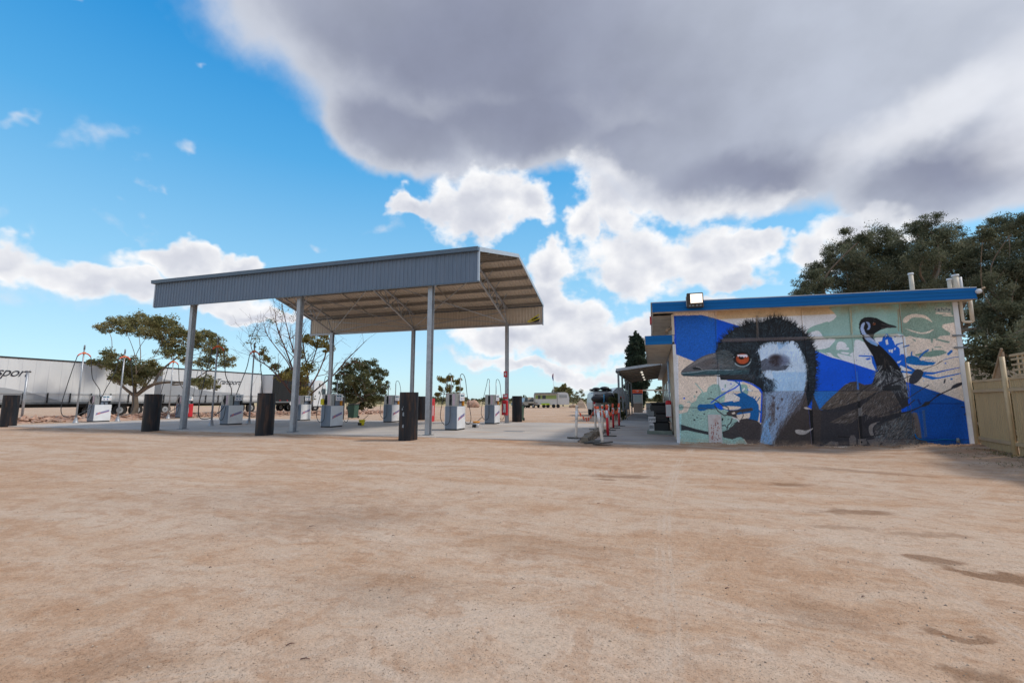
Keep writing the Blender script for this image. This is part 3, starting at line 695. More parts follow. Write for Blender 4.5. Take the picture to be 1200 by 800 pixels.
def hose_pole(x, y, dy, label, top=4.45, to=None):
    """tall pole; red sleeved hose bend near its top; one hose to the pump (direction dy), one hanging"""
    t = thing('hose_pole', label, 'pole', (x, y, SZ), 0, 'tall hose poles beside the diesel pumps')
    MB().tube([(0, 0, 0), (0, 0, .04), (0, 0, .3)], [.17, .12, .055], 10).obj('pole_foot', M['galv'], t)
    MB().cyl(0, 0, .25, top-.25, .045, .035, 10).obj('pole', M['galv'], t)
    MB().cyl(0, 0, top-.25, top, .045, .04, 8).obj('pole_tip', M['steel_dark'], t)
    r = .36; zc = 3.62
    arc = [(.06, -r*math.cos(math.pi*i/12), zc+r*math.sin(math.pi*i/12)) for i in range(13)]
    MB().tube(arc[2:11], .035, 8).obj('hose_sleeve', M['orange_hv'], t)
    MB().box(-.05, .08, -.05, .05, zc+r-.05, zc+r+.06).obj('clamp', M['orange'], t)
    s = 1 if dy > 0 else -1
    a = [(.06, s*r, zc), (.05, s*(r+.08), 3.1), (.0, s*(r+.24), 2.5), (-.1, dy*.92, 1.9), (-.18, dy, 1.5)]
    MB().tube(smooth([(.06, 0, zc+r)]+[arc[6+s*k] for k in (2, 4)]+a), .02, 8).obj('hose', M['hose'], t)
    e = [(.06, -s*r, zc), (.06, -s*(r+.14), 2.9), (.06, -s*(r+.34), 1.7), (.05, -s*(r+.42), .9), (.0, -s*(r+.25), .42), (-.1, 0.0, .40), (-.2, dy*.6, .8), (-.25, dy*.8, 1.15)]
    MB().tube(smooth([(.06, 0, zc+r)]+[arc[6-s*k] for k in (2, 4)]+e), .02, 8).obj('hose', M['hose'], t)
    return t
hose_pole(-31.41, 17.85, 1.15, 'tall hose pole with red hose bend, left of the leftmost fuel pump')
hose_pole(-31.50, 20.05, -.85, 'tall hose pole with red hose bend, right of the leftmost fuel pump')
hose_pole(-21.00, 17.58, 1.15, 'tall hose pole standing left of the pump that is left of the middle front post')
hose_pole(-21.20, 20.0, -.8, 'tall hose pole standing between a fuel pump and the third bollard from the left')
hose_pole(-32.42, 23.8, 1.2, 'far hose pole with orange bend in front of the tree\'s right side', 4.3)
t = thing('hose_pole', 'far grey hose pole rising behind the canopy\'s far left front post', 'pole', (-32.35, 25.95, SZ), 0, 'tall hose poles beside the diesel pumps')
MB().cyl(0, 0, 0, 3.6, .04, .035, 8).obj('pole', M['galv'], t); MB().tube(smooth([(0, 0, 3.5), (.05, -.2, 3.7), (.05, -.4, 3.2), (0, -.5, 1.5)]), .02, 6).obj('hose', M['ghose'], t)

# ------------------------------------------------------------------ small things on the apron
def cabinet(loc, w, d, h, name, label, cat, m, text=False, group=None):
    t = thing(name, label, cat, loc, 0, group)
    MB().box(-w/2, w/2, -d/2, d/2, 0, h, .015).obj('body', m, t)
    MB().box(w/2, w/2+.006, -.05, .05, h*.25, h*.7).obj('label_strip', M['ghostlabel'], t)
    return t
cabinet((-12.95, 25.3, SZ), .40, .50, 1.38, 'fire_cabinet', 'red fire cabinet seen right beside the canopy\'s right front post', 'cabinet', M['red'])
t = thing('fire_extinguisher', 'red fire extinguisher cover strapped to the canopy\'s rear right post', 'fire extinguisher', (-8.0, 24.82, .48))
MB().box(-.17, .17, -.14, .05, 0, .82, .03).obj('cover', M['red'], t); MB().box(-.08, .08, -.146, -.14, .15, .62).obj('window', M['ghostlabel'], t)
t = thing('safety_sign', 'small red and white sign above the extinguisher on the rear right post', 'sign', (-8.0, 24.86, 1.4))
MB().box(-.15, .15, -.02, 0, 0, .26).obj('plate', M['redpl'], t); MB().box(-.11, .11, -.025, -.02, .10, .21).obj('print', M['ghostlabel'], t)
t = thing('safety_sign', 'small red marker sign high on the rear right canopy post', 'sign', (-8.0, 24.87, 2.62))
MB().box(-.10, .10, -.015, 0, 0, .34).obj('plate', M['redpl'], t); MB().box(-.05, .05, -.02, -.015, .1, .26).obj('print', M['ghostlabel'], t)
def wash_bucket(loc, label, body, rim):
    t = thing('wash_bucket', label, 'bucket', loc, random.random(), 'window washing buckets on the apron')
    MB().tube([(0, 0, 0), (0, 0, .24)], [.11, .15], 14).obj('bucket', body, t)
    MB().tube([(0, 0, .22), (0, 0, .29)], [.165, .165], 14).obj('rim', rim, t)
    MB().tube([(0, 0, .24), (.30, .05, .52)], .014, 6).obj('brush_handle', M['black'], t)
    MB().box(-.16, .02, -.17, -.14, .02, .14).obj('label_patch', M['black'], t)
    return t
wash_bucket((-14.27, 20.38, SZ), 'yellow window washing bucket with a brush, right of the pump with the yellow cover', M['yellow'], M['yellow'])
wash_bucket((-8.0, 20.4, SZ), 'white bucket with a yellow rim between two pumps at the right end of the canopy', M['ghostlabel'], M['orange'])
def wheelie_bin(loc, label, rz=0):
    t = thing('wheelie_bin', label, 'bin', loc, rz, 'green wheelie bins behind the apron')
    MB().prism([(-.25, .05), (.25, .05), (.29, .98), (-.29, .98)], -.26, .26, 'y').obj('body', M['greenbin'], t)
    MB().box(-.32, .32, -.31, .33, .98, 1.05, .02).obj('lid', M['chassis'], t)
    for s in (-1, 1): MB().tube([(s*.24, .27, .1), (s*.30, .27, .1)], .1, 12).obj('wheel', M['tyre'], t)
    return t
wheelie_bin((-21.1, 29.0, 0), 'green wheelie bin under the dense round tree left of centre')
wheelie_bin((-8.2, 28.3, 0), 'green wheelie bin hiding behind the bollard by the extinguisher post')
t = thing('marker_post', 'thin galvanised post with a pale blue foot near the leftmost bollard', 'post', (-35.3, 17.4, 0))
MB().cyl(0, 0, -.1, 3.0, .06, .06, 10).obj('post', M['galv'], t); MB().cyl(0, 0, 0, .35, .066, .066, 10).obj('foot_band', mat('pale blue paint', (.20, .42, .62), .5), t); MB().cyl(0, 0, 3.0, 3.05, .10, .10, 10).obj('cap', M['galv'], t)

# ------------------------------------------------------------------ the painted wall: paint laid out in numpy, carried as vertex colour
U0, V0, UW, VH, K = 780, 336, 366, 200, 4
CV = np.zeros((VH*K, UW*K, 3), np.float32)
gy, gx = np.mgrid[0:VH*K, 0:UW*K]; GU = (gx+.5)/K+U0; GV = (gy+.5)/K+V0
def smooth_noise(cell, seed):
    r = np.random.default_rng(seed); h, w = VH*K, UW*K; a = r.random((h//cell+3, w//cell+3)).astype(np.float32)
    yy = np.arange(h)/cell; xx = np.arange(w)/cell; iy = yy.astype(int); ix = xx.astype(int); fy = (yy-iy)[:, None]; fx = (xx-ix)[None]
    fy = fy*fy*(3-2*fy); fx = fx*fx*(3-2*fx)
    return (a[iy][:, ix]*(1-fy)*(1-fx)+a[iy+1][:, ix]*fy*(1-fx)+a[iy][:, ix+1]*(1-fy)*fx+a[iy+1][:, ix+1]*fy*fx)
CR = {1: (785, 360, 9.41), 2: (785, 440, 9.41), 3: (870, 360, 9.41), 4: (870, 440, 9.41), 5: (955, 350, 8.89), 6: (955, 435, 8.89), 7: (1045, 350, 8.89), 8: (1045, 435, 8.42)}
def C(n, *pts):
    a, b, k = CR[n]; return [(a+x/k, b+y/k) for x, y in pts]
def crom(pts, k=6):
    P = [np.array(p, float) for p in pts]; n = len(P); o = []
    for i in range(n):
        p0, p1, p2, p3 = P[i-1], P[i], P[(i+1) % n], P[(i+2) % n]
        for j in range(k):
            t = j/k; o.append(.5*((2*p1)+(p2-p0)*t+(2*p0-5*p1+4*p2-p3)*t*t+(3*p1-p0-3*p2+p3)*t**3))
    return o
def mask(pts, rnd=False, feather=0.0):
    if rnd: pts = crom(pts)
    P = np.array(pts, float); u0, v0 = P.min(0)-1; u1, v1 = P.max(0)+1
    x0 = max(0, int((u0-U0)*K)); x1 = min(UW*K, int((u1-U0)*K)+1); y0 = max(0, int((v0-V0)*K)); y1 = min(VH*K, int((v1-V0)*K)+1)
    if x1 <= x0 or y1 <= y0: return None
    X = GU[y0:y1, x0:x1]; Y = GV[y0:y1, x0:x1]; ins = np.zeros(X.shape, bool); n = len(P); j = n-1
    for i in range(n):
        (xa, ya), (xb, yb) = P[i], P[j]
        if ya != yb: ins ^= ((ya > Y) != (yb > Y)) & (X < (xb-xa)*(Y-ya)/(yb-ya)+xa)
        j = i
    return (slice(y0, y1), slice(x0, x1)), ins.astype(np.float32)
def poly(pts, col, rnd=False, a=1.0, tex=0.0):
    r = mask(pts, rnd)
    if r is None: return
    sl, m = r; m = m*a
    if tex: m = m*(1-tex*NZ[sl])
    CV[sl] = CV[sl]*(1-m[..., None])+np.array(col, np.float32)*m[..., None]
def stroke(p, q, w0, w1, col, a=1.0, bend=0.0):
    (x0, y0), (x1, y1) = p, q
    if bend:
        mx, my = (x0+x1)/2-(y1-y0)*bend, (y0+y1)/2+(x1-x0)*bend; wm = (w0+w1)/2
        stroke(p, (mx, my), w0, wm, col, a); stroke((mx, my), q, wm, w1, col, a); return
    w = max(w0, w1)+.4
    a0 = max(0, int((min(x0, x1)-w-U0)*K)); a1 = min(UW*K, int((max(x0, x1)+w-U0)*K)+1); b0 = max(0, int((min(y0, y1)-w-V0)*K)); b1 = min(VH*K, int((max(y0, y1)+w-V0)*K)+1)
    if a1 <= a0 or b1 <= b0: return
    X = GU[b0:b1, a0:a1]-x0; Y = GV[b0:b1, a0:a1]-y0; dx, dy = x1-x0, y1-y0; L2 = dx*dx+dy*dy+1e-9
    t = np.clip((X*dx+Y*dy)/L2, 0, 1); d = np.sqrt((X-t*dx)**2+(Y-t*dy)**2); w_ = w0+(w1-w0)*t
    m = (np.clip((w_-d)*K+.5, 0, 1)*a)[..., None]; CV[b0:b1, a0:a1] = CV[b0:b1, a0:a1]*(1-m)+np.array(col, np.float32)*m
def line(pts, w, col, a=1.0, taper=False):
    n = len(pts)-1
    for i in range(n):
        w0, w1 = (w*(1-i/n)+.1, w*(1-(i+1)/n)+.1) if taper else (w, w)
        stroke(pts[i], pts[i+1], w0, w1, col, a)
def oval(cx, cy, rx, ry, col, a=1.0, rot=0, soft=0.0):
    r = R(rot); w = max(rx, ry)*(1+soft)+1
    a0 = max(0, int((cx-w-U0)*K)); a1 = min(UW*K, int((cx+w-U0)*K)+1); b0 = max(0, int((cy-w-V0)*K)); b1 = min(VH*K, int((cy+w-V0)*K)+1)
    X = GU[b0:b1, a0:a1]-cx; Y = GV[b0:b1, a0:a1]-cy
    d = np.sqrt(((X*math.cos(r)+Y*math.sin(r))/rx)**2+((-X*math.sin(r)+Y*math.cos(r))/ry)**2)
    m = np.clip((1+soft-d)/max(soft*2, .25/min(rx, ry)), 0, 1)*a; m = m[..., None]
    CV[b0:b1, a0:a1] = CV[b0:b1, a0:a1]*(1-m)+np.array(col, np.float32)*m
def c8(*a): return np.array(a, np.float32)/255
NZ = smooth_noise(2, 3)*.6+smooth_noise(5, 4)*.4
CREAM, WHITE, BLUE, BLUE2 = c8(210, 194, 180), c8(206, 209, 216), c8(0, 78, 200), c8(10, 82, 178)
SAGE, TEAL, CHAR = c8(133, 168, 162), c8(12, 88, 150), c8(40, 39, 44)
SAGE2 = c8(112, 138, 126)
def paint_wall():
    CV[:] = CREAM
    smoothreg = [(840, 366), (1057, 357), (1062, 458), (840, 458)]
    poly(smoothreg, WHITE)
    poly([(840, 362), (1057, 352), (1057, 364), (840, 374)], c8(196, 172, 140))
    # sage ground, top right
    poly(C(5, (0, 290), (100, 270), (200, 215), (230, 180), (205, 145), (150, 100), (150, 60), (900, 30), (900, 380), (640, 400), (600, 440), (560, 560), (430, 450), (415, 640), (280, 632), (115, 565), (20, 525), (150, 510), (220, 420), (100, 400), (40, 350)), SAGE, tex=.15)
    poly(C(3, (710, 270), (745, 225), (800, 200), (860, 182), (960, 165), (960, 335), (890, 330), (870, 270), (830, 258), (760, 272), (715, 285)), SAGE, True)
    poly(C(3, (815, 465), (860, 455), (960, 440), (960, 530), (900, 505), (830, 488)), SAGE)
    for q in (((230, 530), (232, 470), (262, 445), (310, 455), (335, 490), (300, 520)), ((285, 522), (345, 503), (355, 528), (300, 533)), ((272, 552), (340, 558), (365, 565), (340, 578), (290, 570)),
              ((235, 570), (330, 590), (420, 612), (430, 670), (290, 632)), ((365, 582), (415, 550), (420, 605)), ((415, 440), (520, 455), (590, 560), (630, 690), (560, 722), (470, 690), (418, 660)), ((0, 335), (50, 340), (78, 390), (0, 392)),
              ((20, 520), (100, 520), (150, 500), (215, 425), (120, 420), (0, 425))):
        poly(C(5, *q), WHITE, True)
    poly(C(5, (115, 562), (160, 560), (200, 600), (150, 585)), WHITE)
    # white + cream of the right side, below the sage
    poly(C(7, (-60, 385), (60, 365), (140, 400), (170, 690), (100, 760), (-60, 600)), WHITE)
    poly(C(7, (95, 30), (640, 20), (650, 60), (655, 245), (530, 268), (522, 300), (560, 325), (605, 350), (612, 378), (500, 388), (470, 415), (380, 420), (230, 400), (190, 385), (150, 398), (100, 375)), SAGE2, tex=.2)
    poly(C(7, (-45, 20), (95, 20), (100, 375), (60, 365), (-45, 360)), SAGE, tex=.15)
    poly(C(7, (470, 415), (600, 445), (605, 460), (560, 455), (450, 425)), SAGE2)
    poly(C(7, (405, 415), (430, 420), (425, 460), (412, 455)), SAGE2); poly(C(7, (215, 415), (245, 425), (250, 445), (220, 428)), SAGE2)
    poly(C(7, (118, 235), (125, 205), (160, 178), (225, 160), (330, 168), (380, 195), (425, 245), (390, 228), (330, 200), (250, 193), (200, 205), (160, 245), (130, 250)), CREAM, True)
    poly(C(7, (145, 312), (200, 325), (280, 348), (345, 348), (435, 318), (420, 335), (380, 358), (310, 366), (220, 345)), CREAM, True)
    poly(C(7, (240, 580), (330, 558), (415, 545), (420, 515), (435, 518), (432, 535), (530, 533), (580, 560), (500, 592), (400, 606), (300, 600), (250, 592)), SAGE2, False)
    line(C(7, (450, 503), (515, 503)), .5, SAGE2); poly(C(7, (525, 168), (640, 170), (640, 182), (530, 180)), CREAM)
    # big blue bands
    poly(C(1, (38, 93), (355, 85), (530, 130), (690, 183), (860, 240), (860, 620), (282, 602), (53, 512)), BLUE2, tex=.1)
    poly(C(1, (520, 127), (700, 185), (900, 245), (900, 600), (520, 600)), BLUE)
    R_blue = C(3, (770, 470), (830, 487), (941, 528))+C(5, (35, 555), (180, 612), (280, 636), (430, 683), (640, 752))+C(8, (150, 105), (480, 212), (760, 312), (790, 760), (400, 760))+[(1078, 500), (1050, 480), (950, 480)]
    poly(R_blue, BLUE)
    poly([(950, 458), (1010, 458), (990, 482), (950, 482)], c8(45, 110, 176), tex=.35)
    poly(C(8, (150, 105), (480, 212), (750, 312), (780, 760), (150, 760)), c8(14, 76, 150), tex=.2)
    poly(C(8, (145, 103), (185, 115), (190, 370), (170, 350)), BLUE)
    poly(C(8, (385, 318), (780, 318), (785, 665), (320, 665), (300, 560)), c8(10, 74, 158), tex=.25)
    # arc of blue under the throat
    poly(C(2, (600, 34), (790, 42), (945, 100))+C(4, (100, 75), (200, 140), (230, 180), (230, 520), (190, 520), (205, 200), (180, 150), (100, 98), (0, 62))+C(2, (800, 70), (640, 55)), BLUE)
    poly(C(4, (0, 62), (100, 98), (180, 150), (208, 200), (200, 380), (190, 500), (170, 500), (150, 200), (0, 90)), CREAM)
    # sage splat lower left
    poly(C(2, (95, 425), (130, 415), (190, 400), (215, 350), (240, 300), (290, 275), (310, 225), (350, 185), (405, 178), (425, 125), (480, 92), (540, 95), (560, 140), (570, 185), (620, 172), (612, 230), (600, 285), (660, 330), (760, 480), (740, 600), (850, 752), (95, 752)), SAGE, tex=.18)
    oval(*C(2, (118, 348))[0], 3.7, 3.7, SAGE); line(C(2, (282, 85), (340, 150), (365, 185)), .55, SAGE); line(C(2, (195, 292), (215, 285), (232, 305)), .5, SAGE)
    poly(C(2, (775, 115), (800, 95), (850, 105), (862, 150), (855, 205), (780, 195)), SAGE, True); poly(C(2, (795, 160), (825, 130), (830, 150), (800, 180)), WHITE)
    poly(C(2, (606, 225), (640, 200), (700, 185), (772, 235), (772, 268), (690, 298), (640, 280), (610, 255)), c8(205, 200, 196), True)
    oval(*C(2, (612, 112))[0], 1.0, 2.6, SAGE); oval(*C(2, (273, 230))[0], .9, 1.7, SAGE)
    line(C(2, (600, 200), (720, 95)), .3, SAGE)
    # teal splat
    poly(C(2, (690, 185), (740, 205), (770, 190), (800, 190), (860, 212), (905, 235), (945, 262))+C(4, (80, 200), (150, 270), (182, 330), (185, 430), (172, 500), (80, 492))+C(2, (860, 490), (880, 420), (735, 430), (600, 370), (580, 320), (660, 292), (770, 270), (770, 240), (710, 205)), TEAL)
    oval(*C(2, (343, 352))[0], 4.4, 4.2, TEAL); poly(C(2, (330, 318), (480, 310), (500, 290), (560, 300), (770, 262), (770, 335), (560, 380), (520, 360), (430, 365), (370, 390)), TEAL)
    poly(C(2, (490, 305), (560, 310), (585, 360), (570, 378), (520, 350)), BLUE)
    poly(C(2, (582, 345), (640, 335), (782, 345), (740, 372), (640, 375), (600, 362)), CREAM, True)
    poly(C(2, (735, 437), (870, 412), (884, 425), (878, 462), (845, 478), (790, 482), (745, 470)), CREAM, True)
    poly(C(2, (690, 275), (770, 264), (765, 278), (705, 290)), CREAM)
    line(C(2, (455, 298), (540, 235), (640, 175), (720, 135), (770, 95), (765, 55)), .75, BLUE); line(C(2, (720, 60), (775, 100), (790, 180), (850, 215)), .8, TEAL)
    poly(C(4, (75, 270), (130, 290), (150, 335), (190, 380), (200, 400), (165, 400), (120, 300)), TEAL)
    for q in (((130, 270), (150, 235)), ((160, 285), (190, 240)), ((105, 262), (120, 230)), ((190, 410), (208, 380))): line(C(4, *q), .5, TEAL)
    for (x, y, r) in ((158, 250, 1.1), (88, 230, .5), (675, 90, .9), (585, 150, .8), (860, 155, .8), (912, 163, .6), (880, 115, .5), (258, 388, .5), (390, 50, .3)): oval(*C(2, (x, y))[0], r, r*1.2, BLUE if r > .7 else TEAL)
    for (x, y, r) in ((295, 180, .9), (455, 183, .7), (397, 292, .5), (255, 435, .7), (300, 462, .8), (270, 488, 1.1), (343, 475, .6), (378, 423, .9), (317, 435, .5), (205, 228, .4)): oval(*C(2, (x, y))[0], r*1.25, r, c8(40, 50, 55), rot=20)
    # charcoal: low strap on the left, blob, strands
    poly(C(2, (92, 528), (180, 555), (300, 590), (425, 618), (425, 652), (300, 625), (190, 602), (92, 606)), c8(45, 47, 52))
    poly(C(2, (575, 620), (640, 595), (690, 555), (730, 510), (790, 478), (850, 470), (960, 495), (1010, 540), (1010, 760), (855, 750), (820, 700), (780, 676), (740, 682), (690, 702), (590, 682)), c8(54, 48, 50), tex=.12)
    poly(C(2, (625, 410), (660, 385), (720, 380), (800, 368), (900, 355), (916, 370), (905, 388), (820, 400), (760, 405), (735, 430), (745, 470), (720, 478), (690, 450), (640, 440)), c8(62, 56, 58), True)
    poly(C(2, (680, 410), (715, 400), (722, 420), (690, 425)), CREAM)
    line(C(2, (415, 255), (460, 250), (520, 280), (570, 320), (640, 350), (660, 400)), .55, c8(58, 54, 58)); line(C(2, (490, 330), (530, 390), (600, 440), (640, 430)), .6, c8(60, 52, 54))
    line(C(2, (690, 460), (670, 520), (640, 545), (630, 590)), .6, c8(54, 50, 54)); line(C(2, (800, 400), (810, 440), (790, 480)), .4, c8(54, 50, 54)); line(C(2, (645, 570), (690, 590), (720, 560), (715, 520), (680, 540), (660, 590)), .35, c8(60, 60, 64)); line(C(2, (575, 550), (610, 548), (625, 570)), .5, c8(50, 50, 54))
    line(C(2, (690, 460), (740, 475), (762, 505)), .7, c8(205, 200, 200)); oval(*C(2, (580, 482))[0], 1.0, 2.1, c8(30, 34, 38), rot=10); oval(*C(2, (645, 482))[0], 1.3, .6, c8(50, 50, 54))
    line(C(2, (80, 350), (280, 352), (500, 372)), .35, c8(70, 72, 72))
    # ---- second emu body first (far right), then the charcoal ground over it
    GREYB = c8(96, 86, 80)
    poly(C(6, (50, 395), (110, 330), (180, 260), (240, 208), (300, 150), (370, 110), (430, 104), (520, 140), (590, 130), (640, 70), (655, 0), (900, 0), (900, 400), (150, 400)), c8(66, 60, 60))
    poly(C(6, (50, 395), (110, 330), (180, 262), (250, 206), (720, 200), (620, 260), (430, 340), (200, 380), (150, 395)), c8(88, 78, 70), tex=.2)
    poly(C(6, (0, 400), (150, 398), (250, 370), (440, 315), (560, 262), (640, 215), (760, 190), (900, 190), (900, 780), (0, 780)), CHAR, tex=.1)
    poly(C(6, (155, 532), (240, 485), (340, 430), (440, 385), (540, 320), (620, 245), (720, 200), (800, 205), (900, 260), (900, 430), (700, 472), (560, 468), (470, 462), (430, 490), (395, 530), (340, 546), (250, 540)), c8(78, 70, 66), tex=.15)
    poly(C(6, (560, 600), (590, 545), (700, 525), (900, 460), (900, 700), (600, 690))+[], c8(62, 62, 65), tex=.1)
    poly(C(8, (0, 440), (140, 400), (190, 400), (235, 450), (270, 640), (290, 660), (290, 745), (0, 745)), c8(62, 62, 64), tex=.1)
    poly(C(8, (205, 400), (250, 410), (290, 560), (300, 660), (230, 660), (225, 520)), c8(108, 92, 84), tex=.2)
    poly(C(6, (500, 440), (620, 482), (760, 460), (900, 415), (900, 470), (720, 520), (640, 540), (610, 600), (640, 650), (600, 668), (570, 640), (500, 560)), CHAR)
    poly(C(6, (560, 610), (575, 555), (640, 530), (680, 520), (620, 560), (600, 610), (612, 665), (585, 672)), c8(118, 112, 110), True)
    for q in (((355, 690), (375, 665), (405, 662), (430, 700), (425, 760), (365, 765)), ((445, 705), (530, 700), (545, 760), (455, 765)), ((110, 760), (170, 725), (240, 735), (250, 768)), ((540, 715), (640, 700), (900, 712), (900, 790), (600, 790))):
        poly(C(6, *q), c8(106, 98, 96), tex=.3)
    poly(C(8, (0, 665), (330, 668), (395, 760), (0, 760)), c8(98, 86, 82), tex=.35)
    poly(C(6, (0, 720), (50, 740), (50, 790), (0, 790)), c8(78, 70, 70))
    # feather strokes
    rr = random.Random(5)
    def fur(n, region, ang, ln, cols, w=.22, spread=.3, a=.8, bend=.12):
        P = np.array(region); u0, v0 = P.min(0); u1, v1 = P.max(0); r = mask(region)
        sl, m = r; k = 0; tries = 0
        while k < n and tries < n*12:
            tries += 1
            u = rr.uniform(u0, u1); v = rr.uniform(v0, v1); yi = int((v-V0)*K)-sl[0].start; xi = int((u-U0)*K)-sl[1].start
            if not (0 <= yi < m.shape[0] and 0 <= xi < m.shape[1]) or m[yi, xi] < .5: continue
            th = (ang(u, v) if callable(ang) else ang)+rr.gauss(0, spread); L = ln*rr.uniform(.5, 1.3); k += 1
            stroke((u, v), (u+L*math.cos(th), v-L*math.sin(th)), w*rr.uniform(.6, 1.4), .05, rr.choice(cols), a*rr.uniform(.5, 1), rr.gauss(0, bend))
    GR = [c8(124, 116, 112), c8(104, 96, 90), c8(44, 40, 40), c8(32, 30, 32), c8(40, 38, 40), c8(150, 146, 146)]
    fur(260, C(6, (50, 395), (180, 262), (370, 110), (560, 150), (700, 190), (620, 250), (200, 380)), R(225), 7, GR, .25, .25)
    fur(420, C(6, (155, 530), (440, 385), (620, 245), (800, 205), (900, 260), (900, 430), (560, 468), (340, 545)), lambda u, v: R(215)+(u-1000)*.02, 7, GR, .22, .25)
    fur(700, C(6, (640, 560), (740, 530), (900, 470), (900, 700), (640, 690))+[], lambda u, v: R(250), 6, GR+[c8(120, 140, 150)], .2, .35)
    fur(700, C(8, (0, 440), (140, 400), (235, 450), (270, 640), (290, 745), (0, 745)), R(232), 6, GR+[c8(105, 130, 145)], .2, .3)
    poly(C(6, (640, 0), (900, -40), (900, 190), (700, 185), (600, 130)), c8(40, 40, 44))
    poly(C(8, (0, 0), (100, 0), (150, 125), (160, 250), (165, 330), (100, 360), (0, 180)), c8(44, 43, 47))
    fur(190, C(6, (650, 60), (660, -20), (900, -40), (900, 190), (700, 180), (600, 130)), lambda u, v: R(270)+(u-1040)*.06, 7, [c8(190, 195, 198), c8(150, 152, 155), c8(110, 110, 114), c8(40, 40, 44)], .3, .25)
    fur(160, C(8, (0, 0), (100, 0), (150, 125), (160, 250), (0, 180)), lambda u, v: R(290)+(u-1050)*.03, 7, [c8(170, 175, 180), c8(90, 92, 98), c8(40, 42, 46)], .28, .25)
    poly(C(6, (700, 185), (760, 150), (900, 140), (900, 195), (720, 200)), c8(30, 32, 36), a=.8)
    # blue splash behind neck of the small emu
    B2 = c8(4, 88, 196)
    poly(C(5, (660, 450), (700, 440), (712, 395), (742, 358), (772, 392), (806, 402), (826, 470), (850, 505), (890, 520), (890, 760), (780, 640), (690, 520)), B2)
    for q in (((738, 430), (760, 420), (768, 470), (748, 480)), ((768, 530), (815, 525), (818, 560), (775, 552)), ((728, 380), (745, 372), (740, 405))): poly(C(5, *q), WHITE)
    poly(C(7, (-10, 420), (20, 430), (40, 480), (78, 505), (80, 600), (100, 575), (130, 575), (150, 610), (158, 690), (60, 695), (-10, 560)), B2)
    for q in (((-5, 530), (15, 525), (15, 560), (-5, 560)), ((30, 510), (42, 510), (42, 530), (32, 532)), ((60, 655), (105, 640), (85, 665), (65, 672))): poly(C(7, *q), WHITE)
    poly(C(7, (130, 640), (165, 598), (220, 590), (270, 605), (305, 645), (400, 655), (465, 660), (430, 690), (330, 695), (240, 690), (170, 678), (140, 665)), c8(8, 96, 160))
    poly(C(7, (300, 645), (380, 635), (430, 640), (440, 662), (420, 640), (370, 640), (320, 652)), c8(8, 96, 160))
    poly(C(7, (90, 690), (160, 690), (260, 745), (340, 760), (440, 765), (700, 712), (735, 712), (560, 752), (420, 790), (300, 790), (100, 765), (80, 750), (220, 752), (150, 720)), c8(5, 92, 178))
    poly(C(8, (100, -10), (320, 30), (450, 60), (690, 12), (700, 20), (470, 72), (400, 82), (300, 55), (100, 5)), c8(20, 100, 180))
    for q, w in ((((540, 635), (640, 610), (720, 600)), .35), (((600, 798), (735, 770)), .35), (((290, 612), (335, 560), (378, 535)), 1.1), (((205, 590), (208, 555)), .8), (((590, 575), (622, 545)), 1.5), (((125, 500), (178, 485)), .8), (((50, 475), (120, 458)), .6)): line(C(7, *q), w, c8(20, 96, 170))
    for (x, y, r) in ((38, 395, 1.0), (100, 390, .9), (128, 420, .5), (305, 540, .7), (560, 672, 1.1), (575, 562, .4)): oval(*C(7, (x, y))[0], r, r*.8, B2)
    for (x, y, r) in ((590, 75, 1.6), (425, 105, .5), (315, 92, .7), (345, 15, .7)): oval(*C(8, (x, y))[0], r, r*.7, c8(25, 100, 170))
    poly(C(5, (585, 580), (610, 600), (650, 690), (665, 760), (640, 752), (600, 670)), B2); line(C(5, (465, 593), (580, 598)), .75, B2); poly(C(5, (525, 625), (575, 612), (588, 625), (550, 638)), B2)
    for (x, y) in ((520, 573), (575, 665), (562, 570), (437, 640)): oval(*C(5, (x, y))[0], .5, .6, B2)
    poly(C(5, (840, 485), (889, 462), (889, 470), (850, 492)), B2)
    # small emu neck and head
    BK = c8(15, 16, 20)
    poly(C(5, (463, 300), (466, 250), (485, 215), (520, 192), (580, 188), (650, 200), (710, 232), (770, 262), (835, 278), (858, 290), (850, 300), (760, 302), (700, 318), (650, 345), (612, 372), (605, 395), (640, 450), (720, 520), (790, 590), (850, 660), (895, 730), (900, 820), (700, 800), (650, 735), (640, 690), (610, 600), (560, 520), (510, 440), (480, 370)), BK)
    poly(C(7, (-10, 590), (60, 680), (100, 760), (110, 810), (-10, 810)), BK)
    poly(C(5, (515, 245), (490, 265), (480, 310), (490, 350), (530, 420), (590, 465), (650, 490), (655, 470), (610, 420), (560, 385), (530, 350), (512, 300), (525, 255)), c8(150, 168, 206), True)
    poly(C(5, (540, 420), (600, 440), (655, 475), (650, 492), (590, 468)), c8(110, 150, 200))
    poly(C(5, (535, 238), (565, 245), (583, 275), (575, 312), (548, 322), (560, 290), (552, 262)), c8(130, 150, 195), True)
    oval(*C(5, (622, 260))[0], 1.9, 1.5, c8(120, 66, 40)); oval(*C(5, (620, 258))[0], .8, .8, c8(10, 10, 12)); oval(*C(5, (615, 248))[0], .6, .35, c8(190, 190, 200))
    line(C(5, (700, 262), (780, 282), (845, 292)), .35, c8(70, 66, 66)); line(C(5, (700, 300), (790, 298)), .3, c8(85, 80, 80))
    fur(90, C(5, (480, 230), (560, 195), (640, 210), (650, 240), (590, 240), (520, 235)), R(150), 3, [c8(60, 62, 68), c8(12, 12, 14)], .15)
    fur(130, C(5, (620, 560), (720, 560), (830, 690), (690, 720)), R(285), 5, [c8(70, 60, 56), c8(12, 12, 14), c8(90, 76, 68)], .18, .2, .6)
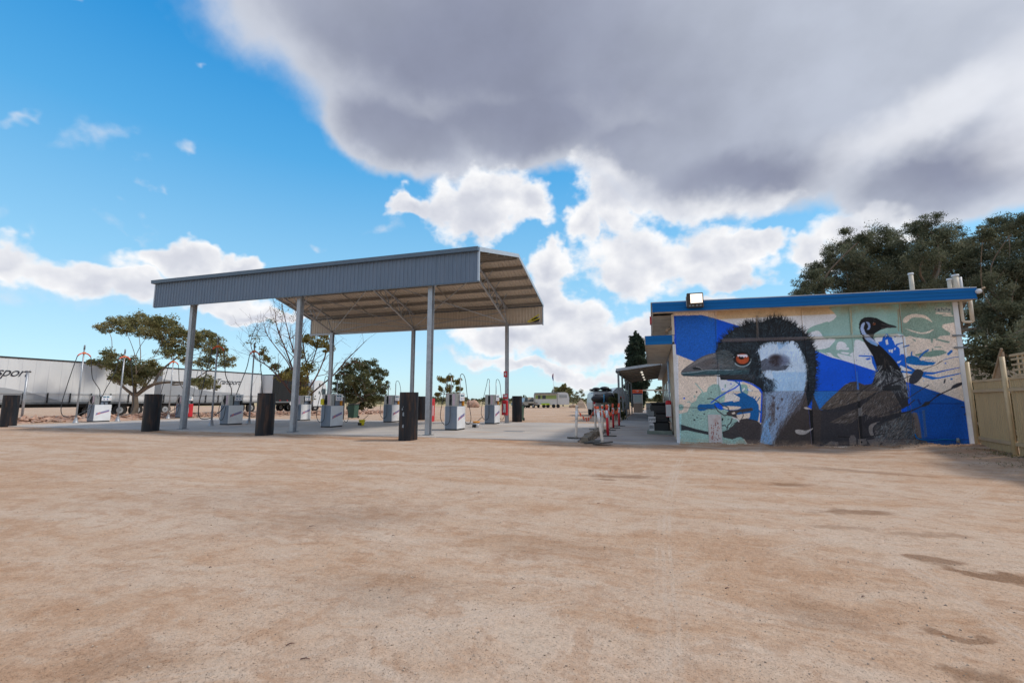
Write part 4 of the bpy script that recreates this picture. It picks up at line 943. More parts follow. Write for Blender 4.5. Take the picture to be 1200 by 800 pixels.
    fur(110, C(5, (645, 700), (700, 690), (740, 740), (790, 690), (860, 740), (890, 800), (650, 800)), lambda u, v: R(270)+(u-1040)*.09, 7, [c8(175, 180, 184), c8(120, 122, 126), c8(40, 42, 46)], .3, .2)
    poly([(906, 470), (955, 478), (955, 527), (885, 527)], c8(60, 53, 52), tex=.2)
    # ---- the great emu: neck
    NK = C(4, (218, 80), (222, 200), (215, 420), (205, 560), (185, 758), (335, 758), (420, 600), (480, 500), (560, 420), (640, 370), (700, 250), (740, 100), (740, -20), (218, -20))
    poly(NK, c8(78, 74, 78))
    poly(C(4, (560, 420), (640, 370), (690, 250), (760, 160), (850, 370), (870, 380), (860, 760), (330, 760), (430, 600)), c8(60, 53, 52), tex=.2)
    poly(C(4, (745, 250), (770, 250), (765, 372), (720, 340)), BLUE); poly(C(4, (670, 350), (715, 348), (770, 375), (700, 368)), c8(180, 170, 165))
    poly(C(4, (735, 375), (775, 375), (790, 755), (765, 755), (740, 480)), c8(18, 18, 22))
    poly(C(4, (585, 600), (640, 595), (700, 605), (775, 578), (740, 615), (690, 645), (630, 648), (590, 628)), c8(165, 158, 155), True)
    # neck light part
    poly(C(4, (250, 165), (690, 165), (640, 290), (560, 390), (470, 470), (420, 560), (370, 640), (330, 758), (192, 758), (225, 560), (260, 420)), c8(134, 156, 188), tex=.25)
    poly(C(4, (196, 758), (215, 640), (240, 540), (290, 440), (330, 470), (300, 600), (330, 758)), c8(112, 160, 208), tex=.25)
    fur(900, C(4, (225, 165), (700, 165), (640, 290), (470, 500), (330, 758), (190, 758), (225, 500)), lambda u, v: R(262)-(u-900)*.012, 6, [c8(152, 182, 214), c8(120, 150, 188), c8(86, 92, 110), c8(100, 96, 104), c8(140, 150, 170)], .24, .22, .75)
    fur(160, C(4, (300, 300), (360, 250), (360, 480), (300, 560), (290, 500)), R(262), 5, [c8(92, 84, 84), c8(78, 70, 72)], .3, .2, .8)
    fur(240, C(4, (560, 200), (700, 200), (640, 370), (560, 430), (430, 620), (380, 560), (500, 420)), R(240), 6, [c8(84, 76, 78), c8(66, 58, 58), c8(110, 112, 124)], .3, .3, .7)
    for (x, y, r) in ((345, 245, 1.5), (437, 260, 1.4), (390, 360, 1.5), (340, 330, 2.0), (378, 478, .9), (325, 225, .8), (300, 580, .8), (355, 530, .7), (332, 420, 1.1)): oval(*C(4, (x, y))[0], r, r*1.2, c8(70, 62, 66), .85, soft=.3)
    # head mass
    HEAD = C(1, (505, 500), (545, 400), (620, 310), (700, 250), (770, 212), (860, 182))+C(3, (60, 172), (155, 168), (230, 158), (300, 132), (350, 112), (420, 122), (480, 150), (560, 180), (620, 225), (700, 295), (740, 340), (770, 400), (800, 480), (815, 600), (818, 720), (800, 800))+C(4, (815, 60), (800, 160), (760, 270), (735, 330), (725, 340), (700, 200), (725, 20), (716, -120))+C(3, (700, 600), (640, 480), (560, 372), (380, 380), (200, 420), (170, 470), (200, 640), (195, 760))+C(4, (330, 70), (340, 150), (280, 180), (222, 175), (218, 90), (150, 30))+C(2, (945, 75), (880, 30), (760, -5), (560, -40), (480, -80))
    HD = c8(20, 26, 33)
    poly(HEAD, HD)
    poly(C(1, (500, 480), (640, 330), (941, 300), (941, 800), (560, 800), (520, 560)), c8(24, 29, 35)); poly(C(3, (-5, 300), (200, 360), (180, 480), (215, 600), (200, 800), (-5, 800)), HD)
    poly(C(2, (560, -10), (941, -10), (941, 70), (880, 60), (740, 32), (600, 28)), c8(34, 38, 44)); poly(C(4, (-5, -20), (330, -20), (345, 60), (340, 150), (250, 180), (218, 90), (120, 30), (-5, 0)), HD)
    poly(C(4, (-20, 48), (100, 76), (200, 141), (228, 182), (340, 160), (340, -30), (-20, -30)), HD); poly(C(2, (560, 28), (790, 42), (945, 98), (945, -20), (560, -20)), HD)
    # face: grey brown towards the beak
    FACE = C(1, (500, 500), (560, 470), (640, 470), (700, 520), (740, 600), (820, 660), (880, 670), (880, 700), (700, 690), (500, 690))
    poly(FACE, c8(72, 78, 80)); oval(*C(1, (600, 620))[0], 9, 5, c8(98, 98, 98), .55, soft=.6); oval(*C(1, (580, 650))[0], 6, 2.5, c8(125, 130, 136), .4, soft=.6)
    # beak
    BEAK = C(1, (120, 722), (132, 695), (180, 655), (240, 615), (290, 580), (360, 540), (430, 515), (505, 500), (520, 560), (560, 690), (560, 740), (380, 762), (250, 762), (150, 757), (128, 742))
    poly(BEAK, c8(90, 90, 94)); poly(C(1, (270, 600), (380, 545), (500, 508), (505, 540), (400, 570), (300, 620), (220, 660), (190, 665)), c8(120, 116, 118), a=.8)
    oval(*C(1, (440, 610))[0], 6, 3.2, c8(86, 78, 76), .6, rot=-15, soft=.6)
    poly(C(1, (380, 690), (880, 688), (870, 735), (700, 745), (380, 742), (150, 757), (122, 730), (160, 712), (280, 706)), c8(50, 76, 84))
    line(C(1, (125, 728), (300, 712), (400, 694), (700, 690)), .45, c8(128, 146, 154)); line(C(1, (130, 742), (300, 760), (560, 752)), .35, c8(30, 44, 50)); line(C(1, (400, 718), (720, 712), (850, 700)), .5, c8(62, 96, 104))
    poly(C(1, (248, 668), (280, 656), (310, 658), (352, 684), (300, 690), (262, 682)), c8(34, 38, 42), True); line(C(1, (290, 655), (330, 662), (358, 688)), .4, c8(140, 140, 142))
    poly(C(1, (500, 755), (600, 750), (850, 735), (941, 745), (941, 800), (640, 790)), c8(44, 44, 48))
    # ledge grime over the head, fur
    DK = [c8(10, 13, 18), c8(16, 22, 28), c8(50, 68, 82), c8(34, 46, 58), c8(72, 94, 108), c8(20, 24, 30)]
    cx, cy = 893, 430
    def outw(u, v): return math.atan2(-(v-cy), u-cx)+.25
    fur(1500, HEAD, outw, 6, DK, .2, .3, .8); fur(520, HEAD, outw, 6, [c8(84, 110, 124), c8(70, 90, 104), c8(116, 138, 150)], .14, .3, .6)
    fur(500, C(1, (500, 480), (640, 330), (941, 300), (941, 500), (700, 500), (560, 470)), lambda u, v: R(120), 5, DK, .2, .4, .8)
    fur(260, C(3, (-5, 360), (170, 420), (180, 600), (190, 790), (-5, 790)), lambda u, v: R(60), 5, DK, .2, .5, .7)
    fur(160, C(1, (520, 560), (700, 540), (740, 640), (560, 680)), R(20), 3, [c8(90, 92, 94), c8(56, 62, 66), c8(120, 122, 124)], .18, .5, .5)
    fur(120, C(1, (280, 590), (500, 510), (540, 680), (300, 680)), R(20), 4, [c8(118, 110, 108), c8(90, 82, 80)], .2, .3, .4)
    for i in range(420):   # spikes beyond the outline
        q = rr.random(); pl = C(1, (520, 470), (545, 400), (620, 310), (700, 250), (770, 212), (860, 185))+C(3, (60, 175), (155, 168), (230, 158), (300, 132), (350, 112), (420, 122), (480, 150), (560, 180), (620, 225), (700, 295), (750, 350), (780, 420), (805, 500), (815, 600), (812, 720))+C(4, (812, 40), (800, 130), (775, 200), (750, 280))
        s_ = q*(len(pl)-1); k_ = int(s_); f_ = s_-k_; u = pl[k_][0]*(1-f_)+pl[k_+1][0]*f_; v = pl[k_][1]*(1-f_)+pl[k_+1][1]*f_
        th = outw(u, v)+rr.gauss(-.1, .3) if v < 420 else rr.gauss(-.35 if v < 435 else -.1, .35)
        if u < 860: th = R(125)+rr.gauss(0, .25)
        L = rr.uniform(2.5, 8.5 if v < 400 else 7)
        b_ = 1.2; u -= b_*math.cos(th); v += b_*math.sin(th)
        stroke((u, v), (u+L*math.cos(th), v-L*math.sin(th)), .42, .05, rr.choice(DK[:2]+[c8(36, 42, 50)]), .95, rr.gauss(0, .15))
    # white cheek
    CH = C(3, (168, 462), (195, 420), (240, 395), (330, 376), (400, 382), (450, 388), (500, 372), (560, 368), (610, 400), (650, 470), (690, 550), (712, 640), (722, 740), (715, 800))+C(4, (712, 60), (690, 170), (330, 172), (345, 110), (335, 60), (250, 10))+C(3, (200, 775), (188, 750), (225, 725), (250, 700), (215, 690), (205, 600), (190, 530))
    poly(CH, c8(186, 206, 228)); poly(C(3, (380, 385), (450, 392), (520, 375), (450, 440), (400, 470)), c8(120, 166, 214), a=.6)
    poly(C(4, (330, -40), (700, -40), (700, 60), (680, 168), (345, 168), (350, 60)), c8(148, 184, 218), a=.9)
    fur(900, CH, lambda u, v: R(250)+(u-915)*.018, 5, [c8(192, 210, 230), c8(205, 218, 234), c8(150, 178, 208), c8(176, 198, 222), c8(120, 160, 204)], .22, .25, .7)
    for i in range(200):   # dark hairs biting into the cheek edge
        pl = C(3, (168, 462), (240, 395), (330, 376), (450, 388), (560, 368), (650, 470), (712, 640), (722, 740))+C(4, (712, 60), (690, 170))
        s_ = rr.random()*(len(pl)-1); k_ = int(s_); f_ = s_-k_; u = pl[k_][0]*(1-f_)+pl[k_+1][0]*f_; v = pl[k_][1]*(1-f_)+pl[k_+1][1]*f_
        th = R(250)+rr.gauss(0, .4) if u > 925 else R(280)+rr.gauss(0, .4); L = rr.uniform(2, 5)
        stroke((u, v-1), (u+L*math.cos(th), v-1-L*math.sin(th)), .28, .05, rr.choice(DK[:4]), .8)
    poly(C(3, (205, 590), (260, 560), (420, 640), (520, 640), (470, 690), (380, 700), (290, 690), (240, 700), (212, 690)), c8(62, 66, 78), a=.85)
    oval(*C(3, (395, 585))[0], 13, 7.5, c8(92, 100, 122), .65, soft=.25); oval(*C(3, (370, 585))[0], 8.2, 6.6, c8(50, 42, 46), 1, soft=.25); oval(*C(3, (455, 590))[0], 6, 5, c8(100, 110, 140), .6, soft=.4)
    fur(170, C(3, (215, 600), (330, 560), (520, 600), (500, 680), (400, 700), (230, 700)), lambda u, v: R(215) if u < 910 else R(330), 5, [c8(44, 44, 54), c8(70, 74, 90), c8(110, 122, 146)], .2, .5, .8)
    oval(*C(3, (543, 660))[0], .6, .6, c8(60, 66, 80))
    fur(260, C(4, (190, 30), (330, 50), (345, 150), (250, 170), (215, 100)), R(300), 4, DK, .22, .5, .8)
    fur(120, C(3, (160, 700), (230, 700), (260, 800), (160, 800)), R(80), 4, DK, .25, .5, .9); fur(200, C(4, (215, -10), (360, 30), (370, 150), (240, 190)), R(285), 6, DK[:2]+[c8(120, 150, 180)], .22, .5, .8)
    # eye
    ex, ey = C(1, (800, 568))[0]
    oval(ex, ey, 10.4, 7.8, c8(14, 17, 21), 1, soft=.12); poly(C(1, (690, 545), (720, 505), (760, 492), (740, 520), (716, 560)), c8(18, 22, 26))
    line([(ex+9.9*math.cos(R(a)), ey+1.0+7.9*math.sin(R(a))) for a in range(-10, 160, 10)], .55, c8(140, 158, 168)); line([(ex+8.9*math.cos(R(a)), ey+.5+7.0*math.sin(R(a))) for a in range(-20, 165, 12)], .45, c8(26, 28, 32))
    oval(ex+.2, ey-.2, 7.7, 6.2, c8(150, 62, 32)); oval(ex+.2, ey+2.5, 6.5, 3.2, c8(178, 80, 42), .6, soft=.4); oval(ex-.9, ey-1.5, 3.6, 2.2, c8(16, 12, 12))
    poly(C(1, (742, 520), (850, 520), (862, 538), (845, 552), (835, 540), (820, 556), (800, 540), (785, 548), (770, 536), (752, 545)), c8(208, 200, 212))
    line(C(1, (700, 545), (745, 505), (800, 492), (860, 505)), .8, c8(14, 18, 22)); line(C(1, (860, 505), (885, 540), (885, 590)), .8, c8(14, 18, 22)); oval(*C(1, (706, 547))[0], .7, .7, c8(170, 180, 190))
    # grime on the ledge and frame members
    poly([(846, 396.2), (945, 394.2), (945, 398.4), (846, 401)], c8(104, 92, 92), a=.75, tex=.3); poly([(945, 394.6), (1052, 390.2), (1052, 393.6), (945, 398)], c8(150, 138, 118), a=.6, tex=.5)
    poly(C(3, (150, 90), (172, 90), (180, 340), (155, 340)), c8(104, 96, 92), a=.6); poly([(996, 363), (998, 363), (999, 392), (997, 392)], c8(160, 130, 96), a=.6); poly([(1052, 362), (1055, 362), (1054, 388), (1053, 388)], c8(140, 124, 98), a=.6)
    # black brush blades crossing the right side
    BR = c8(48, 50, 58)
    poly(C(8, (168, 95), (180, 55), (210, 10), (240, -20), (285, -18), (312, 5), (300, 50), (262, 98), (225, 122), (185, 122)), BR, True)
    line(C(8, (-10, 135), (100, 82), (185, 42)), .5, BR); line(C(7, (320, 740), (455, 690)), .3, c8(60, 50, 54)); poly(C(7, (455, 690), (500, 655), (545, 633), (520, 655), (470, 685)), c8(50, 44, 48)); oval(*C(7, (473, 712))[0], .6, .7, BR)
    line(C(8, (-10, 365), (80, 320), (165, 262), (260, 200), (365, 135)), .5, BR); line(C(8, (-10, 410), (60, 385), (170, 330), (225, 280)), .7, BR)
    poly(C(8, (-20, 425), (80, 408), (180, 385), (290, 340), (330, 300), (385, 292), (375, 325), (330, 345), (290, 352), (210, 390), (90, 425), (-20, 458)), c8(44, 45, 50)); poly(C(6, (640, 535), (720, 505), (900, 430), (900, 470), (740, 520), (650, 560)), c8(44, 45, 50))
    line(C(8, (380, 295), (430, 255), (500, 215), (600, 168)), .7, c8(34, 34, 40)); poly(C(8, (430, 235), (470, 215), (500, 225), (450, 240)), c8(30, 34, 44)); poly(C(8, (585, 165), (610, 135), (660, 112), (708, 108), (695, 132), (640, 160), (600, 172)), c8(50, 50, 56), True)
    line(C(8, (525, 82), (518, 112)), .9, BR); oval(*C(8, (702, 352))[0], 2.6, .9, c8(20, 32, 60), rot=5); line(C(8, (722, 425), (770, 405)), 1.0, c8(20, 32, 60)); oval(*C(8, (660, 435))[0], .6, .6, c8(14, 40, 90)); line(C(8, (405, 220), (450, 225)), .5, c8(30, 60, 110)); line(C(8, (262, 280), (282, 320)), 1.2, c8(20, 50, 110))
    # conduit lines, framing of the blue panel
    line(C(8, (262, 370), (300, 660)), .45, c8(36, 84, 160)); line(C(8, (296, 365), (325, 660)), .45, c8(36, 84, 160)); poly(C(8, (300, 380), (325, 380), (350, 640), (325, 655)), c8(110, 104, 110), a=.6, tex=.5)
    line(C(8, (300, 666), (790, 672)), .35, c8(16, 40, 90)); line(C(8, (385, 316), (760, 318)), .35, c8(12, 40, 96)); line(C(8, (0, 668), (300, 662)), .35, c8(60, 52, 54)); line(C(2, (95, 715), (430, 728)), .35, c8(120, 190, 195))
    poly(C(2, (92, 420), (130, 420), (118, 750), (92, 750)), c8(150, 196, 200), a=.7); poly(C(1, (38, 93), (62, 93), (75, 512), (53, 512)), c8(10, 70, 190)); poly(C(1, (55, 515), (92, 530), (95, 800), (50, 800)), c8(206, 206, 212)); poly(C(2, (75, 0), (95, 0), (100, 420), (80, 420)), c8(206, 206, 212))
    poly(C(6, (440, 310), (472, 310), (495, 700), (468, 700), (450, 460)), c8(24, 24, 28)); poly(C(6, (428, 0), (445, 0), (462, 190), (440, 190)), c8(50, 110, 200), a=.8); poly(C(6, (438, 190), (462, 190), (470, 310), (445, 310)), c8(90, 86, 84), a=.8); poly(C(6, (445, 385), (490, 375), (490, 460), (452, 465)), c8(116, 114, 114), a=.8)
    line(C(6, (240, 678), (360, 686)), .5, c8(22, 20, 20)); line(C(6, (500, 690), (720, 650)), .4, c8(24, 24, 26)); line(C(6, (440, 240), (560, 150)), .6, c8(40, 36, 38)); line(C(6, (330, 330), (450, 250)), .5, c8(50, 44, 44)); oval(*C(6, (482, 735))[0], 1.2, 1.3, c8(22, 22, 26)); oval(*C(6, (690, 755))[0], 2.4, 1.2, c8(40, 38, 40), rot=-40)
    poly(C(6, (600, 470), (720, 440), (900, 370), (900, 378), (720, 448), (620, 476)), c8(50, 46, 48)); poly(C(6, (700, 160), (900, 80), (900, 92), (720, 176)), c8(34, 32, 36))
    for q in ((395, 62), (572, 58), (185, 140)): oval(*C(6, q)[0], .9, .9, c8(6, 50, 120), .7)
    # graffito tag on cream, upper right
    poly(C(7, (458, 138), (620, 150), (625, 163), (458, 158)), CREAM); poly(C(7, (445, 88), (622, 84), (625, 150), (460, 142)), c8(150, 158, 150))
    for i, (x, y) in enumerate([(462, 100), (482, 98), (500, 96), (522, 98), (545, 100), (566, 96), (590, 100), (606, 98)]):
        q = [(x+rr.uniform(-8, 8), y+rr.uniform(-4, 30)) for _ in range(4)]; line(C(7, *q), .3, c8(40, 60, 84))
    # blue rub on the corner strip, dirt at the foot and under the eave
    global CVL
    big = smooth_noise(40, 11)*.5+smooth_noise(14, 12)*.3+smooth_noise(4, 13)*.2
    foot = 519.7+(GU-794)*(524.7-519.7)/345
    m = np.clip(1-(foot-GV)/7.0, 0, 1)*np.clip(big*1.8-.35, 0, 1)*.8; CV[:] = CV*(1-m[..., None])+c8(172, 142, 116)*m[..., None]
    eave = 370-(GU-789)*(14/329); m = np.clip(1-(GV-eave)/9.0, 0, 1)*np.clip(big*1.6-.4, 0, 1)*.6; m = m*(GU > 830); CV[:] = CV*(1-m[..., None])+c8(150, 120, 84)*m[..., None]
    rough = ~((GU > 840) & (GU < 1061) & (GV < 458)); sp = (smooth_noise(2, 21)-.5)*.16*rough+(smooth_noise(3, 22)-.5)*.06
    CV[:] = np.clip(CV*(1+sp[..., None]*1.6)+sp[..., None]*.14, 0, 1)
    CV[:] = CV*(1-.08*(smooth_noise(60, 31)[..., None]-.3))
paint_wall()
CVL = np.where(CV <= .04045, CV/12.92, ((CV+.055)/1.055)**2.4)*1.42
WY = 14.84
def sample_paint(xw, zw):
    """colour of the painted wall at wall coordinates (x, z); the painting lies on the wall's own plane"""
    r = xw*CY+WY*SY; f = -xw*SY+WY*CY; z = zw-EYE
    yy = z*CP-f*SP; ff = f*CP+z*SP; u = 600+FPX*r/ff; v = 400-FPX*yy/ff
    x = np.clip((u-U0)*K-.5, 0, UW*K-2); y = np.clip((v-V0)*K-.5, 0, VH*K-2)
    ix = x.astype(int); iy = y.astype(int); fx = (x-ix)[:, None]; fy = (y-iy)[:, None]
    return CVL[iy, ix]*(1-fx)*(1-fy)+CVL[iy, ix+1]*fx*(1-fy)+CVL[iy+1, ix]*(1-fx)*fy+CVL[iy+1, ix+1]*fx*fy
def paintmat(name, bump, bs):
    m = bpy.data.materials.new(name); m.use_nodes = True; t = m.node_tree; t.nodes.clear(); g = G(t)
    a = g.n('ShaderNodeAttribute', attribute_name='paint'); P = g.n('ShaderNodeNewGeometry').outputs['Position']
    n = g.noise(P, bs, 4, .65)
    c = g.vs(a.outputs['Color'], g.ss(n, .3, .7, 1-bump*.14, 1+bump*.10))
    bp = g.n('ShaderNodeBump', {'Strength': bump, 'Distance': .012, 'Height': n})
    p = g.n('ShaderNodeBsdfPrincipled', {'Base Color': c, 'Roughness': .62, 'Specular IOR Level': .3, 'Normal': bp.outputs[0]})
    g.n('ShaderNodeOutputMaterial', {0: p.outputs[0]}); return m
M['roughpaint'] = paintmat('mural paint on roughcast', .9, 55); M['flatpaint'] = paintmat('mural paint on sheet', .2, 30)
def paint_attr(o):
    me = o.data; n = len(me.vertices); co = np.empty(n*3, np.float32); me.vertices.foreach_get('co', co); co = co.reshape(-1, 3)
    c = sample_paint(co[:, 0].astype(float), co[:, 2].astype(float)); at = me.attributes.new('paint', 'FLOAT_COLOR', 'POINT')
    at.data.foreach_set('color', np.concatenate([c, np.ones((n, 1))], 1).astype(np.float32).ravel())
def wall_panel(name, x0, x1, z0, z1, y, m, parent, step=.0125, depth=.12):
    """painted slab: fine front grid, real thickness behind"""
    nx_ = max(2, int((x1-x0)/step)+1); nz_ = max(2, int((z1-z0)/step)+1)
    X, Z = np.meshgrid(np.linspace(x0, x1, nx_), np.linspace(z0, z1, nz_)); V = np.stack([X.ravel(), np.full(X.size, y), Z.ravel()], 1)
    I = (np.arange(nz_-1)[:, None]*nx_+np.arange(nx_-1)[None]).ravel(); F = np.stack([I, I+1, I+nx_+1, I+nx_], 1)
    n0 = len(V); ring = [(x0, z0), (x1, z0), (x1, z1), (x0, z1)]
    V = np.concatenate([V, [(a, y, b) for a, b in ring], [(a, y+depth, b) for a, b in ring]])
    q = n0; F = np.concatenate([F, [(q+i, q+4+i, q+4+(i+1) % 4, q+(i+1) % 4) for i in range(4)], [(q+7, q+6, q+5, q+4)]])
    o = np_mesh(name, V, F, m, parent=parent); paint_attr(o); return o

# ------------------------------------------------------------------ roadhouse building
bld = thing('roadhouse', 'low roadhouse building whose end wall carries a large emu mural', 'building', (0, 0, 0))
WX0, WX1 = .72, 7.79
def wx(u, v): return on_y(u, v, WY)[0]
xa = wx(840.5, 420); cols = [wx(888.5, 384), wx(942, 384), wx(998, 380)]; xe = wx(1061, 420)
zl = .5*(on_y(843, 398.5, WY)[1]+on_y(1050, 393, WY)[1]); zb = on_y(950, 458, WY)[1]; ZT = 4.02
wall_panel('wall', WX0, xa-.006, -.3, ZT, WY, M['roughpaint'], bld)
wall_panel('wall', xe+.006, WX1, -.3, ZT, WY, M['roughpaint'], bld)
wall_panel('wall', xa, xe, -.3, zb-.004, WY, M['roughpaint'], bld)
xsn = [xa]+cols+[xe]
for i in range(4):
    wall_panel('infill_panel', xsn[i]+.004, xsn[i+1]-.004, zb+.002, zl-.035, WY+.018, M['flatpaint'], bld)
    wall_panel('infill_panel', xsn[i]+.004, xsn[i+1]-.004, zl+.035, ZT-.10, WY+.026, M['flatpaint'], bld)
for x in cols: wall_panel('mullion', x-.028, x+.028, zl+.036, ZT-.102, WY-.012, M['flatpaint'], bld, depth=.04)
wall_panel('mullion', wx(947, 430)-.018, wx(947, 430)+.018, zb+.002, zl-.036, WY-.002, M['flatpaint'], bld, depth=.03)
wall_panel('mullion', wx(1004, 440)-.018, wx(1004, 440)+.018, zb+.002, zl-.036, WY-.002, M['flatpaint'], bld, depth=.03)
wall_panel('ledge', xa-.02, xe+.02, zl-.034, zl+.034, WY-.03, M['flatpaint'], bld, depth=.06)
wall_panel('head_beam', xa, xe, ZT-.10, ZT, WY-.02, M['flatpaint'], bld, depth=.06)
for u in (951, 1008): wall_panel('cover_strip', wx(u, 500)-.035, wx(u, 500)+.035, -.2, on_y(u, 476, WY)[1], WY-.018, M['flatpaint'], bld, depth=.02)
# body behind the wall
LB = 34
b = MB(); b.box(WX0+.01, WX0+.16, WY+.121, WY+5.2, -.3, 4.0); b.obj('side_wall', M['creamwall'], bld)
b = MB(); b.box(WX0+.30, WX0+.45, WY+5.2, WY+LB, -.3, 3.5); b.obj('side_wall', M['creamwall'], bld)
b = MB(); b.box(WX1-.15, WX1-.01, WY+.121, WY+8, -.3, 4.0); b.obj('side_wall', M['creamwall'], bld)
b = MB(); b.box(WX0+.16, WX1-.15, WY+7.8, WY+8, -.3, 4.0); b.obj('rear_wall', M['creamwall'], bld)
b = MB(); b.box(WX0+.45, WX1, WY+8.01, WY+LB, -.3, 3.3); b.obj('rear_wing', M['creamwall'], bld)
b = MB(); b.prism([(WX0-.1, 3.35), (WX1+.2, 3.32), (WX1+.2, 3.45), (WX0-.1, 3.62)], WY+8.2, WY+LB+.4, 'y'); b.obj('wing_roof', M['galv'], bld)
# white corner strips and gate-like frame at the left corner
MB().box(WX0-.055, WX0+.035, WY-.02, WY+.06, -.05, 3.02).obj('corner_strip', M['stripwhite'], bld)
MB().box(WX0-.055, WX0+.02, WY-.021, WY+.06, 3.32, 3.96).obj('corner_strip', M['cream'], bld)
MB().box(WX1-.04, WX1+.07, WY-.025, WY+.08, -.05, 3.90).obj('corner_strip', M['stripwhite'], bld)
for (z0_, z1_) in ((2.66, 2.70), (2.98, 3.02)): MB().box(WX1-.12, WX1+.14, WY-.05, WY+.1, z0_, z1_).obj('pipe_bracket', M['steel_dark'], bld)
for y_ in (15.35, 16.2, 17.2, 18.6): MB().box(WX0-.03, WX0+.01, y_, y_+.09, 0, 3.2).obj('wall_post', M['cream'], bld)
# roof, fascia, soffit
FZ0, FZ1 = 3.985, 3.885     # underside of the fascia at left and right end
FX0, FX1, FY = .10, 8.06, 14.42
def fz(x): return FZ0+(FZ1-FZ0)*(x-FX0)/(FX1-FX0)
def wedge(x0, x1, y0, y1, da, dc):
    b = MB(); b.add([(x0, y0, fz(x0)+da), (x1, y0, fz(x1)+da), (x1, y1, fz(x1)+da), (x0, y1, fz(x0)+da), (x0, y0, fz(x0)+dc), (x1, y0, fz(x1)+dc), (x1, y1, fz(x1)+dc), (x0, y1, fz(x0)+dc)],
                    [(3, 2, 1, 0), (4, 5, 6, 7), (0, 1, 5, 4), (1, 2, 6, 5), (2, 3, 7, 6), (3, 0, 4, 7)]); return b
fa = wedge(FX0, FX1, FY, FY+.025, 0, .285).obj('fascia', M['bluetrim'], bld)
wedge(FX0, FX1+.01, FY-.012, FY, .20, .285).obj('fascia_roll', M['bluetrim'], fa); wedge(FX0, FX1+.01, FY-.008, FY, .0, .03).obj('fascia_roll', M['bluetrim'], fa); wedge(FX0, FX1, FY-.006, FY, .10, .125).obj('fascia_roll', M['bluetrim'], fa)
wedge(FX0, FX0+.02, FY+.026, FY+8.5, .012, .285).obj('side_fascia', M['cream'], bld)
wedge(FX1-.02, FX1, FY+.026, FY+8.5, .0, .285).obj('side_fascia', M['cream'], bld)
for i in range(10):   # soffit boards with open joints
    ya = FY+.028+i*.82; wedge(FX0+.022, WX0-.002 if i else FX1-.022, ya, ya+.80 if i else FY+.41, .02, .03).obj('soffit_board', M['cream'], bld)
wedge(FX0-.04, FX1+.02, FY-.01, FY+8.6, .287, .31).obj('roof_sheet', M['galv'], bld)
MB().box(.02, .08, 16.6, 16.9, 3.98, 4.24).obj('end_plate', M['red'], bld)
# lower awning on the side wall
aw = MB().box(-.14, WX0-.06, WY-.02, WY+.01, 3.03, 3.31).obj('awning_fascia', M['bluetrim'], bld)
MB().box(-.14, WX0-.06, WY-.028, WY-.021, 3.22, 3.26).obj('fascia_roll', M['bluetrim'], aw)
MB().box(-.16, -.13, WY+.011, WY+8.3, 3.03, 3.31).obj('side_fascia', M['cream'], bld)
for i in range(11):
    ya = WY+.02+i*.75; MB().box(-.128, WX0-.06, ya, ya+.725, 3.045, 3.065).obj('soffit_board', M['cream'], bld)
    MB().box(-.128, WX0-.06, ya+.725, ya+.75, 3.05, 3.10).obj('soffit_joint', M['timber'], bld)
MB().box(-.12, WX0+.01, WY+.02, WY+8.3, 3.10, 3.30).obj('awning_roof', M['galv'], bld)
# security camera-like fitting over the awning, poster board, windows along the side
MB().tube([(WX0-.03, 15.0, 3.55), (WX0-.18, 14.95, 3.5), (WX0-.22, 14.9, 3.42)], .05, 8).obj('wall_fitting', M['timber'], bld)
MB().box(WX0-.045, WX0-.035, 19.5, 21.0, 1.6, 2.9).obj('poster_board', M['poster'], bld)
MB().box(WX0-.05, WX0-.046, 19.6, 20.9, 1.65, 2.0).obj('poster_caption', M['ghostlabel'], bld)
for k in range(5):
    ya = WY+6.2+k*4.4
    w_ = MB().box(WX0+.26, WX0+.30, ya, ya+2.6, 1.0, 2.5).obj('window', M['glass'], bld)
    MB().box(WX0+.24, WX0+.30, ya-.06, ya, .94, 2.56).obj('frame', M['stripwhite'], w_); MB().box(WX0+.24, WX0+.30, ya+2.6, ya+2.66, .94, 2.56).obj('frame', M['stripwhite'], w_)
    MB().box(WX0+.18, WX0+.30, ya, ya+2.6, .90, .96).obj('sill', M['stripwhite'], w_)
# small white board low on the mural, dusted red
x0_, x1_ = wx(830.3, 505), wx(845.8, 505); z0_, z1_ = on_y(838, 519, WY)[1], on_y(838, 485.5, WY)[1]
nb_ = MB().box(x0_, x1_, WY-.035, WY-.001, z0_, z1_).obj('notice_board', mat('peeling white board', (.58, .55, .55), .6, 0, .06, 8, stain=(.42, .18, .14), samt=.55, sscale=7), bld)
for k in range(46):
    xx_ = x0_+.06+random.random()*(x1_-x0_-.13); zz_ = z0_+.06+random.random()*(z1_-z0_)*.62
    MB().box(xx_, xx_+.012+.02*random.random(), WY-.038, WY-.0355, zz_, zz_+.02+.02*random.random()).obj('faded_mark', M['faded'] if 'faded' in M else M.setdefault('faded', mat('faded red print', (.40, .15, .13), .7)), nb_)
